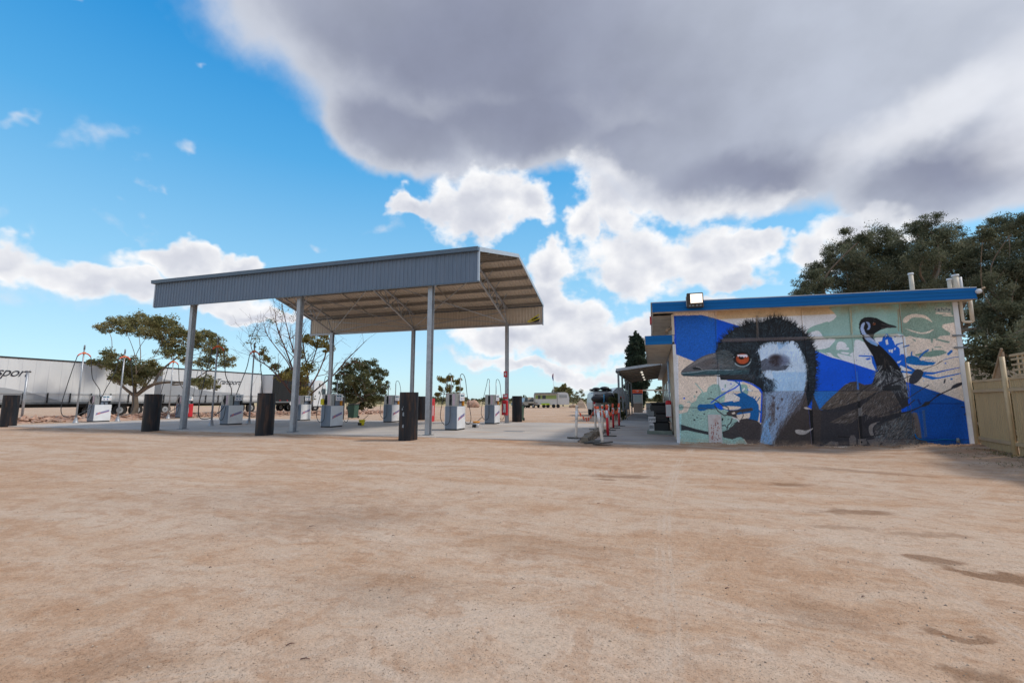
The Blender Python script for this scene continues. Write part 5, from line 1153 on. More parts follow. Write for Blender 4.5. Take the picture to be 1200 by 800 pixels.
# things on the roof and wall that are their own
t = thing('floodlight', 'square lit floodlight mounted on the blue fascia above the mural', 'floodlight', (1.33, FY-.03, 4.04))
MB().box(-.23, .23, -.12, .0, .0, .44, .02).obj('housing', mat('rusty black housing', (.05, .035, .025), .5, .2, .3, 12), t); MB().box(-.13, .20, -.127, -.12, .13, .40).obj('lens', M['lampglow'], t)
for xx_ in (-.18, -.09, .02, .12): MB().box(xx_, xx_+.05, -.126, -.12, .03, .07).obj('vent', M['steel_dark'], t)
MB().box(-.25, -.22, -.10, .02, .05, .34).obj('bracket', M['steel_dark'], t)
for (u, v0_, v1_, r_, lab, kk) in ((1067, 346, 320, .055, 'single pale vent pipe standing on the roadhouse roof', 0), (1112, 340, 326.5, .05, 'shorter of the two vent pipes at the roof\'s right end', 0), (1119, 340, 322, .07, 'taller fluted vent pipe at the roof\'s right end', 1)):
    xx_, zt_ = on_y(u, v1_, 15.6); t = thing('vent_pipe', lab, 'pipe', (xx_, 15.6, 4.12), 0, 'vent pipes on the roadhouse roof')
    MB().cyl(0, 0, 0, zt_-4.12-.05, r_, r_, 12).obj('pipe', M['cream'], t); MB().cyl(0, 0, zt_-4.12-.05, zt_-4.12, r_*1.25, r_*1.2, 12).obj('cap', M['stripwhite'], t)
    if kk: MB().cyl(.12, .03, 0, zt_-4.12-.07, r_*.6, r_*.6, 10).obj('pipe', M['stripwhite'], t)
t = thing('drain_pipe', 'cream double downpipe at the right corner of the painted wall', 'pipe', (7.93, WY-.02, 3.35))
MB().tube(smooth([(0, 0, .62), (0, 0, .10), (.02, 0, .02), (.10, 0, 0), (.20, 0, .0)]), .035, 8).obj('pipe', M['cream'], t); MB().tube([(.20, 0, .0), (.20, 0, .62)], .045, 8).obj('pipe', M['cream'], t)
t = thing('security_camera', 'white dome camera at the right end of the blue roof edge', 'camera', (8.1, FY-.02, 4.02))
MB().ell((0, 0, .05), (.07, .07, .065)).obj('dome', M['stripwhite'], t); MB().tube([(0, 0, .08), (.13, -.02, .14)], .022, 8).obj('arm', M['timber'], t)
t = thing('wall_tap', 'small pipe and valve low on the blue right end of the mural wall', 'tap', (6.85, WY-.04, .30))
MB().tube(smooth([(-.25, 0, .12), (-.2, -.02, 0), (.1, -.03, -.03), (.35, -.03, 0), (.7, -.02, -.02)]), .018, 8).obj('pipe', M['bluetrim'], t); MB().cyl(.62, -.05, -.08, .04, .04, .03, 8).obj('valve', M['steel_dark'], t)

# ------------------------------------------------------------------ veranda
ver = thing('veranda', 'long steel veranda with grey posts down the side of the roadhouse', 'veranda', (0, 0, 0))
VY = [29.6, 33.4, 38.0, 42.0, 48.0]
for y_ in VY:
    o = MB().box(-2.06, -1.94, y_-.06, y_+.06, 0, 3.12).obj('post', M['steel_dark'], ver)
VX0, VX1 = -2.12, 1.1
def vz(x): return 3.18+(x-VX0)*.13
b = MB(); b.prism([(VX0, vz(VX0)), (VX1, vz(VX1)), (VX1, vz(VX1)+.05), (VX0, vz(VX0)+.05)], 29.4, 48.6, 'y'); b.obj('veranda_roof', M['soffit'], ver)
b = MB(); b.prism([(VX0, vz(VX0)-.06), (VX1, vz(VX1)-.06), (VX1, vz(VX1)+.10), (VX0, vz(VX0)+.10)], 29.33, 29.39, 'y'); b.obj('end_beam', M['galv'], ver)
MB().box(VX0-.03, VX0+.03, 29.33, 48.6, 3.04, 3.17).obj('eave_beam', M['steel_dark'], ver)
for k in range(9):
    y_ = 30.6+k*2.1; b = MB(); b.prism([(VX0+.04, vz(VX0)-.10), (VX1, vz(VX1)-.10), (VX1, vz(VX1)-.01), (VX0+.04, vz(VX0)-.01)], y_-.04, y_+.04, 'y'); b.obj('rafter', M['purlin'], ver)
for k, y_ in enumerate((31.5, 34.5, 38.5, 43.0)):
    t = thing('veranda_light', '%s white lamp under the veranda roof' % ('nearest', 'second nearest', 'third', 'farthest')[k], 'lamp', (-.60, y_, vz(-.6)-.22), 0, 'row of lamps under the veranda')
    MB().ell((0, 0, .0), (.08, .08, .06)).obj('globe', M['striplamp'], t); MB().cyl(0, 0, .06, .22, .05, .05, 8).obj('base', M['steel_dark'], t)
# far frame beyond the veranda
MB().box(-1.0, 1.1, 53.0, 53.1, 2.35, 2.5).obj('end_rail', M['cream'], ver); MB().box(-1.0, 1.1, 50.0, 50.1, 4.0, 4.12).obj('end_rail', M['purlin'], ver)

# things along the footpath
t = thing('public_phone', 'grey payphone booth with an orange top at the far end of the footpath', 'phone booth', (-1.45, 50.0, .04))
MB().box(-.45, .45, -.42, .42, .0, .95).obj('lower_panel', mat('grey brown mesh', (.24, .20, .17), .6, .1, .2, 20), t); MB().box(-.47, .47, -.44, .44, .95, 2.0).obj('cabinet', M['silver'], t)
MB().box(-.35, .35, -.45, -.441, 1.1, 1.85).obj('glass_panel', mat('pale blue glass', (.32, .42, .45), .2), t); MB().box(-.50, .50, -.47, .47, 2.0, 2.36, .03).obj('top_sign', M['orange_hv'], t)
MB().box(-.46, .46, -.46, -.44, 1.88, 1.99).obj('blue_band', mat('dark blue band', (.02, .05, .16), .4), t)
MB().tube(smooth([(-.16, -.48, 2.22), (0, -.48, 2.26), (.12, -.48, 2.22), (.0, -.48, 2.18), (-.04, -.48, 2.10)]), .022, 6).obj('emblem', M['white'], t)
t = thing('ice_box', 'white chest with dark scrawled lettering against the roadhouse wall', 'chest', (-.20, 41.5, .04))
MB().box(-.33, .33, -.4, .5, 0, .98, .03).obj('chest', M['white'], t); MB().box(-.35, .35, -.42, .52, .98, 1.05, .02).obj('lid', M['silver'], t)
for i, q in enumerate([[(-.22, .48), (-.25, .60), (-.18, .66), (-.12, .58), (-.18, .48)], [(-.08, .62), (.06, .64), (-.01, .64), (-.01, .46)], [(.08, .63), (.10, .48), (.15, .58), (.20, .48), (.24, .64)]]):
    MB().tube([(x, -.41, z) for x, z in q], .014, 5).obj('scrawl', M['text'], t)
t = thing('bench', 'black slatted bench further back against the roadhouse wall', 'bench', (.42, 35.5, .04))
for k in range(4): MB().box(-.35+.14*k, -.24+.14*k, -.8, .8, .44, .47).obj('seat_slat', M['black'], t)
for k in range(3): MB().box(.24, .27, -.8, .8, .55+.16*k, .67+.16*k).obj('back_slat', M['black'], t)
for y_ in (-.7, .7): MB().box(-.34, .28, y_-.03, y_+.03, 0, .44).obj('leg', M['black'], t)
t = thing('concrete_plinth', 'low grey green plinth under the black tubs by the wall', 'plinth', (.13, 18.75, .04))
MB().box(-.36, .55, -.55, .60, 0, .13, .02).obj('slab', mat('grey green board', (.20, .23, .20), .8, 0, .2, 5), t)
def tub(loc, label, w, h):
    t = thing('black_tub', label, 'tub', loc, 0, 'black tubs stacked beside the roadhouse wall')
    b = MB(); b.box(-w, w, -.4, .4, 0, h, .06); b.obj('tub', M['black'], t); MB().box(-w-.02, w+.02, -.42, .42, h, h+.05, .02).obj('rim', M['chassis'], t)
    for k in range(5): MB().box(-w-.006, -w, -.35+k*.16, -.28+k*.16, .06, h-.05).obj('rib', M['chassis'], t)
    return t
tub((.30, 18.75, .17), 'lowest black tub, standing on the low plinth', .30, .34); tub((.33, 18.8, .57), 'middle black tub of the stack by the wall', .26, .26); tub((.26, 18.85, .89), 'topmost wide black tub of the stack by the wall', .34, .28)
t = thing('printed_cartons', 'pair of small white printed cartons in front of the black tubs', 'carton', (-.05, 18.32, .17))
MB().box(-.10, .08, -.07, .02, .0, .26).obj('carton', M['ghostlabel'], t); MB().box(-.12, .14, -.07, .02, .32, .52).obj('carton', M['ghostlabel'], t)
for k in range(8): MB().box(-.10+.03*k, -.085+.03*k, -.074, -.071, .36+.02*(k % 3), .46).obj('print', M['text'], t); MB().box(-.09+.02*k, -.08+.02*k, -.074, -.071, .05+.03*(k % 2), .2).obj('print', M['text'], t)
t = thing('fire_extinguisher', 'red extinguisher bag with a white side hung on the wall beside the painted corner', 'fire extinguisher', (.56, 18.0, .70))
MB().box(-.09, .10, -.30, .30, 0, .60, .04).obj('cover', M['red'], t); MB().box(-.10, .09, -.31, -.302, .02, .45).obj('flap', M['ghostlabel'], t)

# ------------------------------------------------------------------ delineator posts, bunting, kerb
def tbar(x, y, kind, lean, label, group):
    t = thing('delineator_post', label, 'bollard post', (x, y, .035), 0, group); t.rotation_euler = (lean[0], lean[1], 0)
    b = MB(); b.prism([(.30*math.cos(a), .17*math.sin(a)) for a in [2*math.pi*i/8 for i in range(8)]], 0, .035); b.obj('base', M['rubber'], t)
    if kind == 'w':
        MB().tube([(0, 0, .03), (0, 0, .12), (0, 0, 1.02)], [.055, .045, .045], 10).obj('post', M['tbar'], t)
        MB().tube([(0, 0, 1.02), (0, 0, 1.10)], [.05, .045], 10).obj('grip', M['orange_hv'] if lean[1] < -.1 else M['tbar'], t); MB().cyl(0, 0, .62, .92, .047, .047, 10).obj('band', M['white'], t)
    else:
        MB().cyl(0, 0, .03, 1.05, .048, .045, 10).obj('post', M['redpl'], t); MB().cyl(0, 0, .66, .92, .050, .050, 10).obj('band', M['white'], t)
        MB().tube([(0, 0, 1.05), (0, 0, 1.12)], [.06, .03], 10).obj('grip', M['orange_hv'], t)
    return t
gw, gr_ = 'white delineator posts', 'red and white delineator posts'
TB = [(-2.49, 15.44, 'w', (0, .05), 'leftmost white post, standing on a black foot at the slab\'s corner', gw),
      (-2.40, 20.3, 'w', (0, -.02), 'white post standing on the slab in front of the loaded four wheel drive', gw),
      (-1.45, 13.95, 'w', (0, -.13), 'nearest white post, leaning left at the start of the footpath', gw),
      (-1.90, 18.4, 'w', (0, 0), 'white post in the middle of the row, left of the nearest red one', gw),
      (-1.55, 16.7, 'r', (0, -.02), 'nearest red and white post beside the broken kerb', gr_),
      (-1.80, 19.9, 'w', (0, 0), 'white post in the row between two red and white posts', gw),
      (-1.75, 21.6, 'r', (0, 0), 'middle red and white post in the row along the footpath', gr_),
      (-1.62, 23.5, 'r', (0, .01), 'farthest red and white post, beside the first veranda post', gr_)]
for a in TB: tbar(*a)
bt = thing('bunting', 'string of small orange flags tied between the white and red posts', 'bunting', (0, 0, 0))
chain = [(-2.45, 15.44, 1.08), (-2.40, 20.3, 1.02), (-1.90, 18.4, 1.05), (-1.55, 16.7, 1.08), (-1.75, 21.6, 1.05), (-1.62, 23.5, 1.05)]
for i in range(len(chain)-1):
    a, c_ = Vector(chain[i]), Vector(chain[i+1]); n = 7
    pts = [a.lerp(c_, k/n)-Vector((0, 0, (.42 if i == 0 else .28)*4*(k/n)*(1-k/n))) for k in range(n+1)]
    MB().tube(pts, .006, 5).obj('cord', M['orange_hv'], bt)
    for k in range(1, n):
        p = pts[k]; s = random.uniform(-.03, .03); w_ = .034
        b = MB(); b.add([p+Vector((-w_, 0, 0)), p+Vector((w_, .02, 0)), p+Vector((w_*.6+s, .02, -.15)), p+Vector((-w_*.4+s, -.02, -.12)), p+Vector((-w_, .006, 0)), p+Vector((w_, .026, 0)), p+Vector((w_*.6+s, .026, -.15)), p+Vector((-w_*.4+s, -.014, -.12))],
                        [(0, 1, 2, 3), (7, 6, 5, 4), (0, 4, 5, 1), (1, 5, 6, 2), (2, 6, 7, 3), (3, 7, 4, 0)]); b.obj('flag', M['orange_hv'], bt)
for p in chain[1:]:
    b = MB(); b.ell((p[0], p[1]-.05, p[2]-.02), (.05, .04, .06), 7, 5); b.obj('knot', M['orange_hv'], bt)
# broken kerb between slab and footpath
kb = MB(); px_, n = [], 9
for i in range(n):
    y_ = 14.5+i*.62; w_ = .13+.04*random.random(); h_ = .15+.04*random.random(); o_ = random.uniform(-.05, .05)
    kb = MB(); kb.add([(-2.12-w_+o_, y_+.02, -.05), (-2.12+w_+o_, y_+.0, -.05), (-2.12+w_+o_, y_+.6, -.05), (-2.12-w_+o_, y_+.59, -.05), (-2.12-w_*.7+o_, y_+.05, h_), (-2.12+w_*.75+o_, y_+.03, h_*.9), (-2.12+w_*.7+o_, y_+.56, h_*.95), (-2.12-w_*.65+o_, y_+.57, h_)],
                      [(3, 2, 1, 0), (4, 5, 6, 7), (0, 1, 5, 4), (1, 2, 6, 5), (2, 3, 7, 6), (3, 0, 4, 7)])
    if i == 0: kt = thing('broken_kerb', 'crumbling dusty kerb between the concrete apron and the footpath', 'kerb', (0, 0, 0))
    kb.obj('kerb_block', M['sleeper'], kt)
b = MB(); b.add([(-2.05, 14.2, .03), (-1.6, 14.3, .05), (-1.55, 15.0, .06), (-1.9, 15.1, .04), (-2.05, 14.2, .0), (-1.6, 14.3, .0), (-1.55, 15.0, .0), (-1.9, 15.1, .0)], [(0, 1, 2, 3), (0, 4, 5, 1), (1, 5, 6, 2), (2, 6, 7, 3), (3, 7, 4, 0)])
b.obj('rubber_mat', M['rubber'], label='scrap of black rubber mat beside the broken kerb', cat='mat')

# ------------------------------------------------------------------ fence at the right
FT = R(-10.4); FP = Vector((7.79, 14.62, 0)); FR = Matrix.Rotation(FT, 4, 'Z')
fn = thing('steel_fence', 'tan ribbed steel fence with posts running towards the camera at right', 'fence', FP-FR@FP, FT)
def ribs(y0_, y1_, z0_, z1_, x, parent, name='fence_sheet'):
    b = MB(); n = int((y1_-y0_)/.085); p = (y1_-y0_)/n; prof = []
    for i in range(n): a = y0_+i*p; prof += [(a, 0), (a+p*.45, 0), (a+p*.6, 1), (a+p*.85, 1)]
    prof.append((y1_, 0)); k = len(prof)
    vs = [(x-.026*h, a, z0_) for a, h in prof]+[(x-.026*h, a, z1_) for a, h in prof]+[(x+.01-.026*h, a, z0_) for a, h in prof]+[(x+.01-.026*h, a, z1_) for a, h in prof]
    b.add(vs, [(i, k+i, k+i+1, i+1) for i in range(k-1)]+[(2*k+i+1, 3*k+i+1, 3*k+i, 2*k+i) for i in range(k-1)]+[(k+i, 3*k+i, 3*k+i+1, k+i+1) for i in range(k-1)]); return b.obj(name, M['fence'], parent)
ys_ = [14.62, 12.78, 10.9, 9.0, 7.1]
hts = [(2.28, 1.76), (2.26, 1.74), (2.26, 1.74), (2.2, 1.74), (2.2, 1.74)]
for i in range(4):
    ya, yb = ys_[i+1], ys_[i]; yy = yb
    m_ = (ya+yb)/2
    ribs(ya+.05, m_-.004, .02, 1.74, 7.86, fn); ribs(m_+.004, yb-.05, .02, 1.75, 7.865, fn)
    for z_ in (.33, 1.50): MB().box(7.80, 7.842, ya+.04, yb-.04, z_, z_+.07).obj('rail', M['fencepost'], fn)
    MB().box(7.83, 7.88, ya+.04, yb-.04, 1.75, 1.80).obj('capping', M['fencepost'], fn)
for i, y_ in enumerate(ys_): MB().cyl(7.79, y_, -.1, hts[i][0], .045, .045, 12).obj('post', M['fencepost'], fn)
t = thing('lattice_screen', 'tan lattice screen rising above the fence at the right edge', 'lattice', (7.50, 12.62, 1.76), FT)
for k in range(11): MB().box(-.008, .008, -2.3+k*.20, -2.25+k*.20, 0, .48).obj('slat', M['fencepost'], t)
for k in range(4): MB().box(-.020, -.009, -2.32, -.04, .05+k*.115, .095+k*.115).obj('slat', M['fencepost'], t)
MB().box(-.03, .03, -2.34, -.02, .48, .53).obj('frame', M['fencepost'], t)
t = thing('timber_gable', 'weathered brown pointed timber end behind the fence', 'timber', (8.2, 14.2, 1.55))
for k in range(6):
    h_ = .20+.125*k; MB().prism([(.26-k*.075, 0), (.19-k*.075, 0), (.19-k*.075, h_+.10), (.26-k*.075, h_)], -.02, .02, 'x').obj('board', M['timber'], t)
MB().bar((-.03, .30, .15), (-.03, -.20, 1.0), .04).obj('edge_board', M['timber'], t)
t = thing('pale_shed', 'low pale shed roof glimpsed between the wall and fence', 'shed', (10.6, 19.5, 0))
MB().box(-1.8, 1.8, -.2, 3, 0, 2.5).obj('wall', M['creamwall'], t); MB().box(-1.9, 1.9, -.35, 3.1, 2.5, 2.62).obj('roof', M['stripwhite'], t)

# ------------------------------------------------------------------ lorries on the far left
def wheel(parent, x, y, r=.5, w=.28, z=None):
    o = MB().tube([(x-w/2, y, z or r), (x+w/2, y, z or r)], r, 20).obj('wheel', M['tyre'], parent)
    b = MB(); b.tube([(x+w/2-.02, y, z or r), (x+w/2+.012, y, z or r)], [r*.58, r*.5], 16); b.obj('rim', M['rim'], o)
    b = MB(); b.tube([(x+w/2, y, z or r), (x+w/2+.03, y, z or r)], [r*.18, r*.15], 10); b.obj('hub', M['steel_dark'], o)
TXF = -42.0
def text3d(s, size, loc, parent, m, shear=.45, depth=.004):
    c = bpy.data.curves.new('lettering', 'FONT'); c.body = s; c.size = size; c.shear = shear; c.extrude = depth; c.offset = size*.002; c.space_character = .92
    o = bpy.data.objects.new('lettering', c); COL.objects.link(o); o.parent = parent; o.location = loc; o.rotation_euler = (R(90), 0, R(90)); c.materials.append(m)
    dg = bpy.context.evaluated_depsgraph_get(); me = bpy.data.meshes.new_from_object(o.evaluated_get(dg)); o2 = bpy.data.objects.new('lettering', me); COL.objects.link(o2); o2.parent = parent; o2.location = loc; o2.rotation_euler = o.rotation_euler; bpy.data.objects.remove(o)
    if not me.materials: me.materials.append(m)
    return o2
def curtain(ya, yb, z0_, z1_, m, parent, x=0.0, name='curtain', wave=.012, step=.3):
    b = MB(); n = max(4, int((yb-ya)/step)*4); vs = []
    for i in range(n+1):
        y_ = ya+(yb-ya)*i/n; dx = wave*(abs(((y_-ya)/.75) % 1-.5)*2); vs += [(x-dx, y_, z0_), (x-dx-.006, y_, (z0_+z1_)/2), (x-dx, y_, z1_)]
    b.add(vs, [f for i in range(n) for f in ((3*i, 3*i+3, 3*i+4, 3*i+1), (3*i+1, 3*i+4, 3*i+5, 3*i+2))], True); return b.obj(name, m, parent)
def trailer(y0_, y1_, x, label, skin, kind, wheels, ztop=4.28, text=None):
    t = thing('semi_trailer', label, 'lorry trailer', (x, y0_, 0)); L = y1_-y0_; zf = 1.22
    MB().box(-2.5, -.03, .02, L-.02, zf, ztop-.05).obj('box_body', skin, t)
    n = max(1, round(L/.75)); w_ = L/n
    for i in range(n): curtain(i*w_+.006, (i+1)*w_-.006, zf-.02, ztop-.10, skin, t, wave=.0)
    for i in range(n+1): MB().box(-.012, .004, i*w_-.008, i*w_+.008, zf, ztop-.1).obj('curtain_seam', M['seam'] if skin is not M['curtblack'] else M['chassis'], t)
    MB().box(-2.55, .04, 0, L, ztop-.10, ztop).obj('top_rail', M['chassis'], t)
    MB().box(-2.5, .02, 0, L, zf-.18, zf-.02).obj('side_rail', M['steel_dark'], t)
    MB().box(-1.9, -.5, .3, L-.3, .78, zf-.18).obj('chassis', M['chassis'], t)
    MB().box(-2.45, -.1, .0, .08, zf-.05, ztop-.05).obj('headboard', M['curtain'], t); MB().box(-2.45, -.1, L-.08, L, zf-.05, ztop-.05).obj('tailboard', M['curtain'], t)
    if kind == 'gate':
        for i in range(int(L/1.35)+1): MB().box(.05, .10, .2+i*1.35, .28+i*1.35, zf-.12, zf+.62).obj('gate_post', M['chassis'], t)
        for z_ in (zf+.12, zf+.56): MB().box(.06, .085, .1, L-.1, z_, z_+.03).obj('gate_rail', M['silver'], t)
    for wy in wheels:
        wheel(t, -.28, wy-y0_); wheel(t, -2.15, wy-y0_)
    if wheels: MB().box(-.45, .0, wheels[0]-y0_-.6, wheels[-1]-y0_+.6, 1.02, 1.06).obj('mudguard', M['chassis'], t)
    return t
t1 = trailer(13.6, 29.4, TXF, 'long white curtain-sided trailer with Transport lettering at the left edge', M['curtain'], 'gate', [25.6, 26.9, 28.2])
text3d('Transport', .86, (.02, 17.5-13.6, 2.95), t1, M['text'])
b = MB(); b.prism([(.05, 1.24), (2.4, 1.24), (9.2, 1.24), (8.4, 1.5), (7.2, 1.9), (6.0, 2.15), (4, 2.3), (.05, 2.35)], .004, .010, 'x'); b.obj('grey_swoosh', M['curtgrey'], t1)
t2 = trailer(30.0, 40.9, TXF, 'second white trailer with a grey swoosh and Transport lettering behind the tree', M['curtain'], 'gate', [38.6, 39.9])
text3d('Transport', .76, (.02, 35.2-30, 2.95), t2, M['text'])
b = MB(); b.prism([(.05, 1.24), (8.2, 1.24), (8.2, 2.05), (6.8, 2.1), (4.6, 2.2), (3.2, 2.4), (2.0, 2.8), (1.0, 3.1), (.05, 3.2)], .004, .010, 'x'); b.obj('grey_swoosh', M['curtgrey'], t2)
for k in range(4): MB().box(.004, .012, 2.3+k*.75, 2.9+k*.75, 2.95, 3.45).obj('print_block', M['text'] if k < 2 else M['curtgrey'], t2)
wheel(t2, -.28, .6); wheel(t2, -.28, -.55)
t3 = trailer(41.2, 46.7, -40.6, 'black curtain-sided trailer behind the bare gum tree', M['curtblack'], 'plain', [44.6, 45.8], 4.2)
for k in range(4): MB().box(.02, .06, 1.0+k*1.1, 1.14+k*1.1, 1.25, 1.33).obj('marker_lamp', M['redpl'], t3)
b = MB(); b.prism([(2.5, .95), (2.72, .72), (2.94, .95), (2.72, 1.18)], .03, .05, 'x'); b.obj('hazard_diamond', M['ghostlabel'], t3)
tr = thing('truck_cab', 'white rounded lorry cab at the far end of the trailers', 'lorry', (-40.4, 47.4, 0))
b = MB(); b.prism([(.1, 1.0), (.1, 3.5), (.35, 3.72), (1.0, 3.85), (1.7, 3.75), (2.25, 3.3), (2.45, 2.5), (2.5, 1.6), (3.6, 1.5), (3.7, .6), (.1, .6)], -2.35, -.02, 'x'); b.obj('cab', M['curtain'], tr)
for (y_, z_) in ((.95, 3.1), (.95, 2.1)): MB().box(-.02, .0, y_, y_+.22, z_, z_+.36).obj('window', M['glass'], tr)
MB().box(-.02, .0, 1.55, 2.2, 2.0, 2.8).obj('window', M['glass'], tr); MB().tube([(-.1, -.25, .9), (-.1, -.25, 3.9)], .09, 10).obj('exhaust', M['galv'], tr); MB().box(-2.3, -.05, -.2, 3.6, .45, .75).obj('chassis', M['chassis'], tr)
MB().tube([(.0, 2.3, 2.6), (.22, 2.3, 2.6), (.22, 2.3, 2.1)], .03, 6).obj('mirror_arm', M['black'], tr)
for y_ in (.6, 3.0): wheel(tr, -.26, y_); wheel(tr, -2.1, y_)

def car(loc, rz, label, cat, paint, L=4.4, h=1.45, name='parked_car', tray=False, glass=None):
    t = thing(name, label, cat, loc, rz)
    if tray:
        prof = [(0, .45), (0, .95), (.15, 1.02), (1.0, 1.10), (1.35, h), (2.3, h), (2.4, 1.05), (2.4, .45)]
    else:
        prof = [(0, .35), (0, .75), (.25, .88), (1.0, .98), (1.55, h-.02), (2.9, h), (3.6, 1.05), (L, .95), (L, .4)]
    MB().prism(prof, -.85, .85, 'y').obj('body', paint, t)
    gp = [(1.12, 1.08), (1.42, h-.08), (2.2, h-.08), (2.25, 1.08)] if tray else [(1.12, 1.0), (1.6, h-.1), (2.85, h-.08), (3.4, 1.04)]
    for s in (-1, 1):
        b = MB(); b.prism(gp, s*.852, s*.862, 'y'); b.obj('window', glass or M['glass'], t)
    b = MB(); xw = 1.0 if not tray else 1.02
    b.add([(xw-.03, -.72, 1.03), (xw-.03, .72, 1.03), ((1.32 if tray else 1.52), .66, h-.06), ((1.32 if tray else 1.52), -.66, h-.06)], [(0, 1, 2, 3)]); b.obj('windscreen', glass or M['glass'], t)
    if tray:
        MB().box(2.45, L, -.92, .92, .78, .88).obj('tray', M['timber'], t); MB().box(2.45, 2.5, -.92, .92, .88, 1.5).obj('headboard', M['steel_dark'], t)
        for y_ in (-.92, .90): MB().box(2.5, L, y_, y_+.02, .88, 1.15).obj('tray_side', M['tan'], t)
        MB().box(.4, L-.2, -.4, .4, .4, .78).obj('chassis', M['chassis'], t)
    for x_ in (.85, L-.95):
        for s in (-1, 1):
            o = MB().tube([(x_, s*.66, .36), (x_, s*.88, .36)], .36, 16).obj('wheel', M['tyre'], t); MB().tube([(x_, s*.88, .36), (x_, s*.895, .36)], [.2, .17], 12).obj('rim', M['rim'], o)
    return t
car((*ground_at(630, 478.2), 0), R(17)+math.pi, 'dusty tan tray ute parked left of the caravan', 'ute', M['tan'], 5.0, 1.95, 'tray_ute', True).location = at_dist(612.5, 478, 80).to_tuple()[:2]+(0,)
for o in bpy.data.objects:
    if o.name == 'tray_ute':
        o.rotation_euler = (0, 0, R(17-50)); p = at_dist(614.0, 470, 83); o.location = (p.x, p.y, 0); o.scale = (.78, .78, .95)
p = at_dist(603.5, 470, 86); c_ = car((p.x, p.y, 0), R(17-60), 'blue grey car half hidden behind the far right bollard', 'car', M['blueglass'], 3.9, 1.75, 'parked_car')
p = at_dist(27, 485, 44); car((-54, 20.5, 0), R(95), 'white car glimpsed under the long white trailer', 'car', M['white'], 4.3, 1.4)

# caravan
p = at_dist(625.5, 470, 80)
cv = thing('caravan', 'white caravan with a green banded annexe side, parked on the far dirt', 'caravan', (p.x, p.y, 0), R(10))
MB().prism([(.0, .55), (.0, 2.35), (.25, 2.62), (5.5, 2.70), (5.95, 2.5), (6.15, 1.7), (6.1, .6)], 0, 2.3, 'y').obj('body', M['caravan'], cv)
MB().prism([(.3, 1.55), (3.95, 1.55), (3.95, 2.2), (.3, 2.2)], -.012, -.004, 'y').obj('green_band', M['lime'], cv)
for (x0_, x1_) in ((.75, 1.15), (1.5, 2.1)): MB().box(x0_, x1_, -.025, -.013, 1.55, 2.15).obj('window', M['glass'], cv)
MB().box(4.45, 5.75, -.03, -.01, 1.75, 2.25).obj('window', mat('pale curtained window', (.34, .36, .36), .3), cv)
MB().box(1.3, 2.75, -.3, -.02, .55, .80).obj('step_mat', M['limebright'], cv)
MB().box(.15, 4.1, -.9, .0, 2.50, 2.58).obj('awning', M['chassis'], cv)
for x_ in (.2, 4.05): MB().box(x_, x_+.07, -.88, -.81, 0, 2.52).obj('awning_post', M['chassis'], cv)
MB().box(6.1, 6.18, .4, 1.9, 1.5, 2.1).obj('window', M['glass'], cv)
for x_ in (1.75, 2.45, 3.45, 4.2): MB().tube([(x_, -.02, .33), (x_, .2, .33)], .33, 14).obj('wheel', M['tyre'], cv)
MB().bar((0, 1.1, .5), (-1.2, 1.1, .45), .1).obj('drawbar', M['chassis'], cv)

# loaded four wheel drive beyond the posts
p = at_dist(694.5, 480, 38)
fw = thing('four_wheel_drive', 'silver four wheel drive seen from behind with black covered load and roof rack', 'car', (p.x, p.y, 0), R(14))
b = MB(); b.prism([(0, .55), (0, 1.15), (.08, 1.85), (.22, 2.0), (1.58, 2.0), (1.72, 1.85), (1.80, 1.15), (1.80, .55)], 0, 4.3, 'y'); b.obj('body', M['silver'], fw)
MB().box(.2, 1.6, -.012, -.002, 1.30, 1.80).obj('rear_window', M['glass'], fw)
MB().box(-.02, 1.82, -.14, -.005, .50, .72).obj('rear_bumper', M['chassis'], fw)
for x_ in (.08, 1.58): MB().box(x_, x_+.14, -.02, -.004, .85, 1.20).obj('tail_lamp', M['redpl'], fw)
for x_ in (.03, 1.55):
    for y_ in (.8, 3.4): MB().tube([(x_, y_, .38), (x_+.22, y_, .38)], .38, 16).obj('wheel', M['tyre'], fw)
MB().box(.1, 1.7, .2, 2.8, 2.05, 2.12).obj('roof_rack', M['black'], fw)
for (c0, r0) in (((.45, .8, 2.26), (.35, .6, .14)), ((1.15, .9, 2.30), (.42, .7, .18)), ((1.6, 1.4, 2.22), (.25, .5, .10)), ((.1, 1.2, 2.2), (.22, .4, .08))): MB().ell(c0, r0, 10, 6).obj('roof_load', M['black'], fw)
b = MB(); b.ell((.55, -.42, 1.42), (.72, .30, .34), 16, 10); b.ell((1.25, -.45, 1.55), (.50, .28, .40), 14, 9); b.ell((1.55, -.40, 1.35), (.35, .25, .26), 12, 8); b.obj('black_cover', M['black'], fw)
MB().tube(smooth([(.82, -.73, 1.12), (.84, -.78, 1.42), (.84, -.70, 1.78)]), .04, 6).obj('blue_strap', mat('blue strap', (.03, .22, .42), .5), fw)
for s in (0, 1): MB().box(.25+.9*s, .75+.9*s, -.15, -.141, .56, .68).obj('number_plate', M['ghostlabel'], fw) if s == 0 else None
p = at_dist(717, 478, 41)
fv = thing('camper_trailer', 'rounded silver vehicle front peeping out beside the loaded four wheel drive', 'camper', (p.x, p.y, 0), R(14))
MB().prism([(0, .5), (0, 1.6), (.12, 2.1), (.5, 2.45), (1.0, 2.45), (1.4, 1.9), (1.5, 1.2), (1.5, .5)], 0, 3.5, 'y').obj('body', M['silver'], fv)
MB().box(.2, 1.1, -.01, -.002, 1.45, 1.62).obj('red_stripe', M['redpl'], fv)
for x_ in (.05, 1.25): MB().tube([(x_, .6, .36), (x_+.2, .6, .36)], .36, 14).obj('wheel', M['tyre'], fv)

